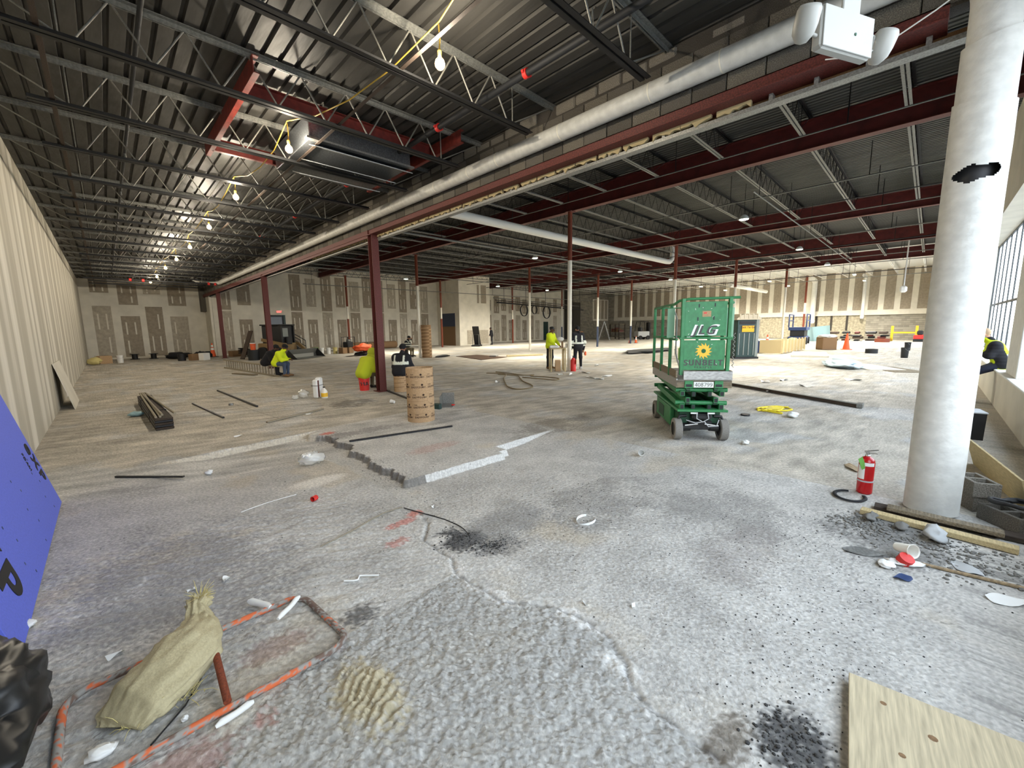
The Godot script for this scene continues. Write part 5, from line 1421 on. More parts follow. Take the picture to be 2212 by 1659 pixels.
	solo("cable_drum", bp, "osb", "brown plywood drum end standing far behind the table", "drum", Vector3(33.0, 0, -24.0), 40)
	# right of the lift: steel channel, yellow straps, cups, films, sheets
	var lg := thing("steel_channel", "long dark steel channel lying behind the green lift", "channel", Vector3(10.85, 0.01, -0.9))
	var la := MB.new(); la.bar(Vector3(0, 0.035, 0), Vector3(1.9, 0.035, -3.2), 0.08, 0.07, Vector3.UP, 0.006)
	part(lg, "web", la, "rust_bar")
	var lc := MB.new(); lc.bar(Vector3(0, 0.074, 0), Vector3(1.9, 0.074, -3.2), 0.11, 0.008)
	part(lg, "flange", lc, "steel_grey")
	part(lg, "end_plate", bx(-0.05, 0.2, 0.0, 0.08, -0.02, 0.08, 0.004), "steel_grey")
	cord("strap", "yellow_strap", "heap of yellow lifting strap behind the lift's wheel", [[9.2, -2.3], [9.5, -2.05], [9.75, -2.25], [9.4, -2.0], [9.7, -1.8], [9.9, -2.1], [9.35, -2.35], [9.15, -1.85], [9.6, -2.2], [9.95, -1.9], [9.5, -2.3], [9.3, -2.0], [9.8, -2.0], [9.2, -2.2]], 0.017, "strap")
	solo("strap_heap", crumple(Vector3(0.22, 0.02, 0.14), 81, 0.6, 24, 10), "yellow_strap", "folded yellow strap under the lifting strap heap", "strap", fy(9.6, -2.1))
	for e in [[5.03, -2.62, "white plastic cup on its side in front of the lift", 0.06], [6.5, -1.75, "crushed white cup near the lift's right wheel", 0.05], [8.98, -1.66, "crumpled white bag near the yellow strap", 0.09]]:
		var cq := MB.new(); cq.t = Transform3D(Basis(Vector3.BACK, 1.35), Vector3(0, 0.042, 0)); cq.lathe([Vector2(0, 0), Vector2(0.032, 0), Vector2(0.042, 0.1), Vector2(0.039, 0.1), Vector2(0.03, 0.008), Vector2(0, 0.008)], 16)
		if e[3] == 0.06: solo("paper_cup", cq, "paper", e[2], "cup", fy(e[0], e[1]), 30)
		else: solo("paper_wad", crumple(Vector3(e[3] * 1.2, e[3] * 0.6, e[3]), int(e[3] * 900)), "paper", e[2], "paper", fy(e[0], e[1]))
	solo("floor_disc", hollow(0.08, 0.0, 0.03, 16), "black", "flat black disc beside the yellow strap", "disc", fy(8.6, -2.35))
	for k in 5:
		var e: Array = [[14.71, -3.05, "curled white film on the bare floor beyond the channel"], [14.02, -3.39, "grey paper strip near the curled white film"], [13.68, -2.28, "white paper near the middle of the swept lane"], [11.9, -2.6, "black rag on the bare floor beyond the channel"], [16.0, -1.5, "pale dust sheet scrap near the window lane"]][k]
		scrap("scrap", "black" if k == 3 else "paper", e[2], e[0], e[1], 0.4, 0.2, 30.0 * k, 0.05)
	var sw := thing("film_roll", "pale blue plastic sheeting heaped on boards", "plastic", Vector3(20.3, 0, -2.3), 30)
	part(sw, "heap", crumple(Vector3(0.9, 0.14, 0.5), 91, 0.35, 26, 12), "blue_film")
	part(sw, "roll", hollow(0.16, 0.1, 1.2, 14), "blue_film").transform = Transform3D(Basis(Vector3.BACK, PI / 2), Vector3(1.3, 0.17, 0.35))
	part(sw, "board", bx(-0.9, 1.5, 0.0, 0.03, 0.5, 1.6), "compound"); part(sw, "board", bx(-1.6, 0.4, 0.0, 0.02, 0.9, 1.9), "wood_old")

func build_lift() -> void:
	var L := thing("scissor_lift", "green scissor lift with a tall printed front panel parked on the open floor", "scissor lift", Vector3(6.96, 0, -2.83), -53)
	# chassis
	var ch := part(L, "chassis", bx(-0.3, 0.3, 0.17, 0.45, -0.88, 0.78, 0.01), "green_dark")
	part(L, "chassis_top", bx(-0.36, 0.36, 0.45, 0.485, -0.92, 0.92, 0.006), "green")
	for s: float in [-1.0, 1.0]:
		var sd := part(L, "side_tray", bx(s * 0.3, s * 0.365, 0.14, 0.44, -0.55, 0.5, 0.008), "green")
		part(sd, "access_panel", bx(s * 0.365, s * 0.37, 0.19, 0.38, -0.35, 0.05, 0.002), "green_dark")
	# axle and steering
	part(L, "axle", bx(-0.17, 0.17, 0.16, 0.3, 0.62, 0.84, 0.012), "grease")
	part(L, "motor", bx(-0.14, 0.14, 0.33, 0.42, 0.78, 0.93, 0.03), "grease")
	for s: float in [-1.0, 1.0]:
		var hb := MB.new(); hb.tube([Vector3(s * 0.14, 0.2, 0.8), Vector3(s * 0.27, 0.19, 0.8)], 0.062, 18)
		part(L, "wheel_motor", hb, "grease")
		var kn := MB.new(); kn.tube([Vector3(s * 0.2, 0.37, 0.8), Vector3(s * 0.30, 0.365, 0.82), Vector3(s * 0.325, 0.3, 0.82), Vector3(s * 0.25, 0.2, 0.82)], 0.024, 10)
		part(L, "steering_knuckle", kn, "grease")
		var rd := MB.new(); rd.tube([Vector3(s * 0.05, 0.26, 0.88), Vector3(s * 0.24, 0.24, 0.9)], 0.012, 8)
		part(L, "tie_rod", rd, "chrome")
		part(L, "lamp_strip", bx(s * 0.12 - 0.05, s * 0.12 + 0.05, 0.425, 0.445, 0.92, 0.935), "paper")
	for w in [[-0.33, 0.8], [0.33, 0.8], [-0.33, -0.72], [0.33, -0.72]]:
		var wh := MB.new(); wh.t = Transform3D(Basis(Vector3.BACK, PI / 2), Vector3(w[0], 0.165, w[1]))
		wh.lathe([Vector2(0.1, -0.055), Vector2(0.155, -0.055), Vector2(0.165, -0.045), Vector2(0.165, 0.045), Vector2(0.155, 0.055), Vector2(0.1, 0.055)], 32)
		var ty := part(L, "wheel", wh, "tyre_grey", "pale dusty tyre")
		var hu := MB.new(); hu.t = wh.t; hu.lathe([Vector2(0.0, -0.045), Vector2(0.1, -0.045), Vector2(0.1, 0.045), Vector2(0, 0.045)], 20)
		part(ty, "hub", hu, "grease")
	for h in [[Vector3(-0.08, 0.44, 0.93), Vector3(-0.09, 0.36, 0.96), Vector3(0.0, 0.31, 0.96), Vector3(0.08, 0.36, 0.96), Vector3(0.07, 0.44, 0.93)], [Vector3(0.02, 0.32, 0.95), Vector3(0.08, 0.24, 0.96), Vector3(0.2, 0.25, 0.95), Vector3(0.24, 0.33, 0.9)], [Vector3(0.0, 0.31, 0.95), Vector3(-0.1, 0.29, 0.95), Vector3(-0.22, 0.32, 0.9)]]:
		var hm := MB.new(); hm.tube(h, 0.008, 6)
		part(L, "hose", hm, "paper_grey")
	# folded scissor stack: hollow arms, cross tubes
	var lv := [[0.52, 0.28, 0.60], [0.62, 0.20, 0.52], [0.72, 0.28, 0.80], [0.82, 0.20, 0.72]]
	for k in 4:
		for s: float in [-1.0, 1.0]:
			var x: float = s * lv[k][1]
			var y0: float = lv[k][0]; var y1: float = lv[k][2]
			var am := MB.new(); am.bar(Vector3(x, y0, 0.86), Vector3(x, y1, -0.86), 0.07, 0.085, Vector3.UP, 0.006)
			var a := part(L, "scissor_arm", am, "green")
			part(a, "open_end", bx(x - 0.024, x + 0.024, y0 - 0.03, y0 + 0.03, 0.85, 0.8635), "black")
			var b2 := MB.new(); b2.bar(Vector3(x - s * 0.085, y1 - 0.012, 0.84), Vector3(x - s * 0.085, y0, -0.86), 0.06, 0.08, Vector3.UP, 0.006)
			var b3 := part(L, "scissor_arm", b2, "green_dark")
			part(b3, "open_end", bx(x - s * 0.085 - 0.02, x - s * 0.085 + 0.02, y1 - 0.04, y1 + 0.016, 0.83, 0.844), "black")
	for e in [[0.57, 0.79], [0.77, 0.79], [0.62, -0.8], [0.8, -0.8]]:
		var tm := MB.new(); tm.tube([Vector3(-0.37, e[0], e[1]), Vector3(0.37, e[0], e[1])], 0.034, 16)
		part(L, "cross_tube", tm, "green")
	# platform
	part(L, "deck", bx(-0.37, 0.37, 0.9, 0.93, -0.92, 0.9), "alu")
	for s: float in [-1.0, 1.0]:
		part(L, "toe_board", bx(s * 0.37, s * 0.395, 0.96, 1.07, -0.93, 0.88, 0.004), "wood_old"); part(L, "side_skirt", bx(s * 0.37, s * 0.39, 0.82, 0.955, -0.93, 0.9, 0.004), "alu")
	part(L, "kick_plate", bx(-0.29, 0.395, 0.935, 1.065, 0.895, 0.91, 0.003), "alu", "bright aluminium kick plate")
	part(L, "front_skirt", bx(-0.39, 0.395, 0.815, 0.93, 0.88, 0.9, 0.003), "wood_old")
	for s: float in [-1.0, 1.0]:
		part(L, "arm_bracket", bx(s * 0.21 - 0.06, s * 0.21 + 0.06, 0.81, 0.92, 0.9, 0.915, 0.004), "green")
		part(L, "bracket_slot", bx(s * 0.21 - 0.045, s * 0.21 + 0.045, 0.83, 0.87, 0.915, 0.917), "black")
	var npl := part(L, "number_plate", bx(-0.14, 0.14, 0.82, 0.905, 0.9, 0.906, 0.002), "white_vinyl")
	lettering(npl, "number", "408799", 0.055, "dark_vinyl", Vector3(0, 0.862, 0.9065))
	# front panels on their posts
	var p1 := part(L, "lower_panel", bx(-0.29, 0.29, 1.075, 1.52, 0.84, 0.855, 0.003), "green")
	var p2 := part(L, "upper_panel", bx(-0.29, 0.29, 1.58, 2.08, 0.84, 0.855, 0.003), "green")
	part(L, "mid_rail", bx(-0.36, 0.39, 1.535, 1.565, 0.83, 0.87, 0.008), "green")
	for s: float in [-0.315, 0.335]: part(L, "panel_post", bx(s - 0.025, s + 0.025, 1.0, 2.13, 0.815, 0.865, 0.005), "green")
	for s: float in [-0.42, 0.44]: part(L, "wing_panel", bx(s - 0.055, s + 0.055, 1.55, 2.0, 0.55, 0.56, 0.002), "wing_green")
	for e in [[-0.1, 2.02], [0.12, 2.03], [-0.11, 1.83], [0.11, 1.84]]: part(p2, "slot", bx(e[0] - 0.008, e[0] + 0.008, e[1] - 0.025, e[1] + 0.025, 0.855, 0.857), "black")
	part(p2, "sticker", bx(-0.05, 0.07, 1.86, 1.945, 0.855, 0.857), "cardboard", "small printed safety sticker")
	part(p2, "sticker_print", bx(-0.03, 0.01, 1.905, 1.925, 0.857, 0.858), "red_plastic")
	var sk := Basis(Vector3(1.15, 0, 0), Vector3(0.35, 1, 0), Vector3(0, 0, 1))
	lettering(p2, "logo_edge", "JLG", 0.155, "white_vinyl", Vector3(0.0, 1.665, 0.8555), sk, true, 0.002)
	lettering(p2, "logo", "JLG", 0.125, "dark_vinyl", Vector3(0.0, 1.665, 0.8585), sk, true, 0.002)
	var sun := PackedVector2Array()
	for k in 13:
		var a := TAU * k / 13.0
		sun.append(Vector2(cos(a), sin(a)) * 0.078); sun.append(Vector2(cos(a + 0.42), sin(a + 0.42)) * 0.122)
	var sm := MB.new(); sm.t = Transform3D(Basis(), Vector3(-0.01, 1.36, 0.8552)); sm.prism(sun, 0.002)
	part(p1, "sun_logo", sm, "sunbelt_yellow", "yellow toothed sun emblem")
	var dm := MB.new(); dm.t = Transform3D(Basis(Vector3.RIGHT, PI / 2), Vector3(-0.01, 1.36, 0.857)); dm.lathe([Vector2(0, 0.002), Vector2(0.032, 0.002)], 20); dm.lathe([Vector2(0.032, 0.0), Vector2(0.032, 0.002), Vector2(0, 0.002)], 20)
	part(p1, "logo_centre", dm, "green")
	lettering(p1, "brand", "SUNBELT", 0.083, "dark_vinyl", Vector3(-0.01, 1.185, 0.8565), Basis(Vector3(1.12, 0, 0), Vector3.UP, Vector3.BACK), true, 0.002)
	lettering(p1, "brand", "R E N T A L S", 0.022, "dark_vinyl", Vector3(-0.01, 1.118, 0.8565), Basis(Vector3(1.4, 0, 0), Vector3.UP, Vector3.BACK), true, 0.002)
	for k in 26:
		var q := MB.new(); var yy := 1.1 + 0.95 * rng.randf()
		if absf(yy - 1.55) < 0.05: continue
		q.t = Transform3D(Basis(Vector3.BACK, rng.randf() * 3.0), Vector3(rng.randf_range(-0.27, 0.27), yy, 0.8555)); q.box(Vector3.ZERO, Vector3(rng.randf_range(0.008, 0.03), rng.randf_range(0.003, 0.006), 0.001))
		part(p1 if yy < 1.55 else p2, "paint_spatter", q, "paper")
	# rails
	var top := []
	for p in [Vector3(0.46, 2.13, 0.84), Vector3(-0.25, 2.12, 0.84), Vector3(-0.36, 2.10, 0.78), Vector3(-0.385, 2.06, 0.6), Vector3(-0.385, 2.06, -0.9), Vector3(0.385, 2.06, -0.9), Vector3(0.385, 2.06, 0.8)]: top.append(p)
	var tr := MB.new(); tr.tube(top, 0.02, 10)
	part(L, "top_rail", tr, "green")
	for s: float in [-1.0, 1.0]:
		var mr := MB.new(); mr.tube([Vector3(s * 0.385, 1.53, 0.82), Vector3(s * 0.385, 1.53, -0.9)], 0.017, 10)
		part(L, "guard_rail", mr, "green")
		for z: float in [0.42, -0.2, -0.88]:
			part(L, "rail_post", bx(s * 0.385 - 0.022, s * 0.385 + 0.022, 0.95, 2.05, z - 0.022, z + 0.022, 0.004), "green")
	var rr := MB.new(); rr.tube([Vector3(-0.385, 1.53, -0.9), Vector3(0.385, 1.53, -0.9)], 0.017, 10)
	part(L, "guard_rail", rr, "green")
	part(L, "control_box", bx(0.2, 0.42, 1.75, 2.0, -0.4, -0.1, 0.02), "machine_black")
	var cv := MB.new(); cv.tube([Vector3(-0.38, 1.92, 0.35), Vector3(-0.33, 1.95, 0.4), Vector3(-0.3, 1.85, 0.42), Vector3(-0.3, 1.3, 0.42), Vector3(-0.26, 1.1, 0.5), Vector3(-0.25, 0.95, 0.6)], 0.012, 8)
	part(L, "control_cable", cv, "paper_grey")
	var ck := MB.new()
	var cp := []
	for k in 40: cp.append(Vector3(0.41 + 0.012 * cos(k * 1.3), 1.62 - 0.013 * k, 0.84 + 0.012 * sin(k * 1.3)))
	ck.tube(cp, 0.005, 5)
	part(L, "chain", ck, "galv")

# ---------------------------------------------------------------- people: tapered capsules joined by a smooth minimum, meshed as surface nets
func surface(mb: MB, bones: Array, h: float, blend: float, tint: Callable) -> void:
	var lo := Vector3(9, 9, 9); var hi := -lo
	for b in bones:
		var r: float = maxf(b[2], b[3]) + blend + h * 2
		for k in 2:
			lo = lo.min(b[k] - Vector3.ONE * r); hi = hi.max(b[k] + Vector3.ONE * r)
	var n := Vector3i(((hi - lo) / h).ceil()) + Vector3i.ONE
	var nx := n.x; var ny := n.y; var nz := n.z
	var F := PackedFloat32Array(); F.resize(nx * ny * nz); F.fill(9.0)
	var D := F.duplicate()
	var I := PackedByteArray(); I.resize(nx * ny * nz)
	for bi in bones.size():
		var b: Array = bones[bi]
		var a: Vector3 = b[0]; var e: Vector3 = b[1]
		var ra: float = b[2]; var rb: float = b[3]
		var R: float = maxf(ra, rb) + blend + h * 2
		var q0 := Vector3i(((a.min(e) - Vector3.ONE * R - lo) / h).floor()).clamp(Vector3i.ZERO, n - Vector3i.ONE)
		var q1 := Vector3i(((a.max(e) + Vector3.ONE * R - lo) / h).ceil()).clamp(Vector3i.ZERO, n - Vector3i.ONE)
		var ab := e - a
		var l2 := maxf(ab.length_squared(), 1e-8)
		for z in range(q0.z, q1.z + 1):
			for y in range(q0.y, q1.y + 1):
				var row := (z * ny + y) * nx
				for x in range(q0.x, q1.x + 1):
					var p := lo + Vector3(x, y, z) * h - a
					var t := clampf(p.dot(ab) / l2, 0, 1)
					var d := (p - ab * t).length() - lerpf(ra, rb, t)
					var i := row + x
					if d < D[i]:
						D[i] = d; I[i] = b[4]
					var f := F[i]
					if f > 8.0: F[i] = d
					else:
						var k := maxf(blend - absf(f - d), 0.0) / blend
						F[i] = minf(f, d) - k * k * blend * 0.25
	var id := PackedInt32Array(); id.resize(nx * ny * nz); id.fill(-1)
	var base := mb.v.size()
	var off := [0, 1, nx, nx + 1, nx * ny, nx * ny + 1, nx * ny + nx, nx * ny + nx + 1]
	var ed := [[0, 1], [2, 3], [4, 5], [6, 7], [0, 2], [1, 3], [4, 6], [5, 7], [0, 4], [1, 5], [2, 6], [3, 7]]
	var P := PackedVector3Array(); var C := PackedColorArray()
	for z in nz - 1:
		for y in ny - 1:
			for x in nx - 1:
				var c := (z * ny + y) * nx + x
				var s := 0
				for k in 8:
					if F[c + off[k]] < 0.0: s += 1
				if s == 0 or s == 8: continue
				var acc := Vector3.ZERO; var m := 0
				for q in ed:
					var fa := F[c + off[q[0]]]; var fb := F[c + off[q[1]]]
					if (fa < 0.0) != (fb < 0.0):
						var t := fa / (fa - fb)
						acc += Vector3(q[0] & 1, (q[0] >> 1) & 1, q[0] >> 2).lerp(Vector3(q[1] & 1, (q[1] >> 1) & 1, q[1] >> 2), t); m += 1
				id[c] = P.size()
				var w := lo + (Vector3(x, y, z) + acc / m) * h
				P.append(w); C.append(tint.call(w, I[c]))
	var N := PackedVector3Array(); N.resize(P.size())
	var T := PackedInt32Array()
	var st := [1, nx, nx * ny]
	for z in range(1, nz - 1):
		for y in range(1, ny - 1):
			for x in range(1, nx - 1):
				var c := (z * ny + y) * nx + x
				var ins := F[c] < 0.0
				for ax in 3:
					if (F[c + st[ax]] < 0.0) == ins: continue
					var u: int = st[(ax + 1) % 3]; var w: int = st[(ax + 2) % 3]
					var q := [id[c - u - w], id[c - w], id[c], id[c - u]]
					if not ins: q.reverse()
					var nn := (P[q[1]] - P[q[0]]).cross(P[q[2]] - P[q[0]]) + (P[q[2]] - P[q[0]]).cross(P[q[3]] - P[q[0]])
					for k in q: N[k] += nn
					T.append_array([q[0], q[2], q[1], q[0], q[3], q[2]])
	for k in P.size():
		mb.v.append(P[k]); mb.n.append(N[k].normalized()); mb.c.append(C[k]); mb.uv.append(Vector2.ZERO)
	for k in T: mb.ix.append(base + k)

func figure(label: String, at: Vector3, turn: float, J: Dictionary, cols: Dictionary, tint: Callable, bulk := 0.0, cell := 0.022) -> Node3D:
	# J holds joints in metres, the person facing +z; colour slots: 0 top, 1 trousers, 2 shoes, 3 skin, 4 hat or hair, 5 gloves
	var o := thing("person", label, "person", at, turn)
	var b := []
	var pel: Vector3 = J.pel; var che: Vector3 = J.che; var hed: Vector3 = J.hed
	var up := (che - pel).normalized()
	var sx := Vector3.RIGHT
	for s: float in [-1.0, 1.0]:
		b.append([pel + sx * 0.06 * s, che + sx * 0.085 * s, 0.125 + bulk, 0.115 + bulk, 0])
	b.append([pel - sx * 0.09, pel + sx * 0.09, 0.115, 0.115, 1 if not J.has("long") else 0])
	b.append([J.shL, J.shR, 0.075 + bulk * 0.6, 0.075 + bulk * 0.6, 0])
	b.append([che + up * 0.06, hed - Vector3(0, 0.07, 0), 0.07, 0.055, 0 if cols.has("collar") else 3])
	for s in ["L", "R"]:
		b.append([J["sh" + s], J["el" + s], 0.068 + bulk * 0.6, 0.054 + bulk * 0.6, 0]); b.append([J["el" + s], J["wr" + s], 0.054 + bulk * 0.6, 0.042 + bulk * 0.3, 0])
		b.append([J["hp" + s], J["kn" + s], 0.094, 0.068, 1]); b.append([J["kn" + s], J["an" + s], 0.066, 0.05, 1])
		b.append([J["an" + s] + Vector3(0, -0.03, -0.02), J["to" + s], 0.048, 0.04, 2])
	var mb := MB.new()
	surface(mb, b, cell, 0.05, tint)
	# head on a finer grid of its own
	var fd: Vector3 = J.get("look", Vector3.BACK).normalized()
	var hx := Vector3.UP.cross(fd).normalized()
	var hu := fd.cross(hx)
	var hb := [[hed - fd * 0.015 + hu * 0.035, hed - fd * 0.03 + hu * 0.03, 0.088, 0.085, 3], [hed + hu * 0.02 + fd * 0.015, hed - hu * 0.06 + fd * 0.035, 0.076, 0.05, 3], [hed + fd * 0.09 + hu * 0.005, hed + fd * 0.103 - hu * 0.022, 0.010, 0.015, 3],
		[hed - hu * 0.07, hed - hu * 0.17 - fd * 0.04, 0.052, 0.055, 3], [hed + hx * 0.083 + hu * 0.005, hed + hx * 0.085 - hu * 0.025, 0.014, 0.012, 3], [hed - hx * 0.083 + hu * 0.005, hed - hx * 0.085 - hu * 0.025, 0.014, 0.012, 3]]
	surface(mb, hb, 0.009, 0.02, func(p: Vector3, i: int):
		var q := p - hed
		if q.dot(hu) > 0.045 or (q.dot(fd) < -0.02 and q.dot(hu) > -0.05): return cols.hat
		if cols.has("collar") and q.dot(hu) < -0.085: return cols.collar
		if cols.has("beard") and q.dot(fd) > 0.0 and q.dot(hu) < -0.04: return cols.beard
		return cols.skin)
	for s: float in [-1.0, 1.0]:
		mb.col = Color(0.03, 0.025, 0.02); mb.ball(hed + fd * 0.086 + hx * 0.032 * s + hu * 0.012, Vector3.ONE * 0.011, 8, 6)
	mb.col = (cols.skin as Color) * 0.55; mb.ball(hed + fd * 0.084 - hu * 0.055, Vector3(0.022, 0.006, 0.012), 8, 6)
	# hands: palm, four unequal bent fingers, a thumb from the side of the palm
	mb.col = cols.get("glove", cols.skin)
	for s in ["L", "R"]:
		var w: Vector3 = J["wr" + s]
		var d: Vector3 = (w - J["el" + s]).normalized()
		if J.has("hand"): d = (J.hand as Vector3).normalized()
		var sg := 1.0 if s == "L" else -1.0
		var side := d.cross(Vector3.UP)
		side = (side if side.length() > 0.1 else Vector3.RIGHT).normalized()
		var dn := d.cross(side).normalized()
		if dn.y > 0: dn = -dn
		mb.tube([w - d * 0.01, w + d * 0.03, w + d * 0.07, w + d * 0.09], [0.03, 0.038, 0.04, 0.034], 10, true, 0.55)
		for k in 4:
			var r0: Vector3 = w + d * 0.075 + side * (k - 1.5) * 0.019
			var len: float = [0.062, 0.075, 0.07, 0.055][k]
			mb.tube([r0, r0 + d * len * 0.5 + dn * 0.012, r0 + d * len * 0.8 + dn * 0.035, r0 + d * len * 0.85 + dn * 0.055], [0.0095, 0.009, 0.0085, 0.006], 7)
		var t0: Vector3 = w + d * 0.02 - side * 0.03 * sg
		mb.tube([t0, t0 + d * 0.03 - side * 0.02 * sg + dn * 0.01, t0 + d * 0.055 - side * 0.018 * sg + dn * 0.025], [0.012, 0.0105, 0.007], 7)
	mb.col = Color.WHITE
	part(o, "body", mb, "vertex")
	if cols.has("cap"):
		var cm := MB.new(); cm.t = Transform3D(Basis(hx, hu, fd), hed + hu * 0.035 - fd * 0.02)
		cm.sheet(18, 8, func(u, v): var a: float = -u * TAU; var e: float = v * PI / 2; return Vector3(cos(a) * cos(e) * 0.098, sin(e) * 0.092, sin(a) * cos(e) * 0.112))
		cm.lathe([Vector2(0.098, -0.025), Vector2(0.104, -0.02), Vector2(0.104, 0.01), Vector2(0.096, 0.012)], 18)
		part(o, "hat", cm, cols.cap)
	return o

func sit(hs: float, lean: float, arms := Vector3(0.1, 0.2, 0.42), knee := 0.4, spread := 0.13) -> Dictionary:
	var J := {}
	J.pel = Vector3(0, hs + 0.11, 0); J.che = J.pel + Vector3(0, 0.36 * cos(lean), 0.36 * sin(lean)); J.hed = J.che + Vector3(0, 0.32 * cos(lean * 1.1), 0.32 * sin(lean * 1.1) + 0.03)
	J.look = Vector3(0, -0.35 - lean * 0.5, 1)
	for s in ["L", "R"]:
		var g := 1.0 if s == "L" else -1.0
		J["sh" + s] = J.che + Vector3(g * 0.17, 0.05, 0.0); J["wr" + s] = Vector3(g * arms.x, hs + arms.y, arms.z)
		J["el" + s] = J["sh" + s].lerp(J["wr" + s], 0.5) + Vector3(g * 0.08, -0.13, -0.03)
		J["hp" + s] = Vector3(g * 0.09, hs + 0.1, 0.03); J["kn" + s] = Vector3(g * spread, maxf(hs + 0.06, 0.46), knee); J["an" + s] = Vector3(g * spread, 0.1, knee - 0.02); J["to" + s] = Vector3(g * (spread + 0.03), 0.042, knee + 0.14)
	return J

func stand(lean: float, arms := Vector3(0.27, 0.8, 0.06), tall := 1.0) -> Dictionary:
	var J := {}
	J.pel = Vector3(0, 0.96, 0); J.che = Vector3(0, 1.32, 0.36 * sin(lean)); J.hed = Vector3(0, 1.63, 0.6 * sin(lean) + 0.03)
	for s in ["L", "R"]:
		var g := 1.0 if s == "L" else -1.0
		J["sh" + s] = J.che + Vector3(g * 0.18, 0.08, 0); J["wr" + s] = Vector3(g * arms.x, arms.y, arms.z); J["el" + s] = J["sh" + s].lerp(J["wr" + s], 0.52) + Vector3(g * 0.05, 0, -0.06)
		J["hp" + s] = Vector3(g * 0.09, 0.92, 0); J["kn" + s] = Vector3(g * 0.11, 0.5, 0.03 * g); J["an" + s] = Vector3(g * 0.12, 0.1, 0.02 * g - 0.02); J["to" + s] = Vector3(g * 0.15, 0.042, 0.15 + 0.02 * g)
	for k in J: J[k] = J[k] * tall
	return J

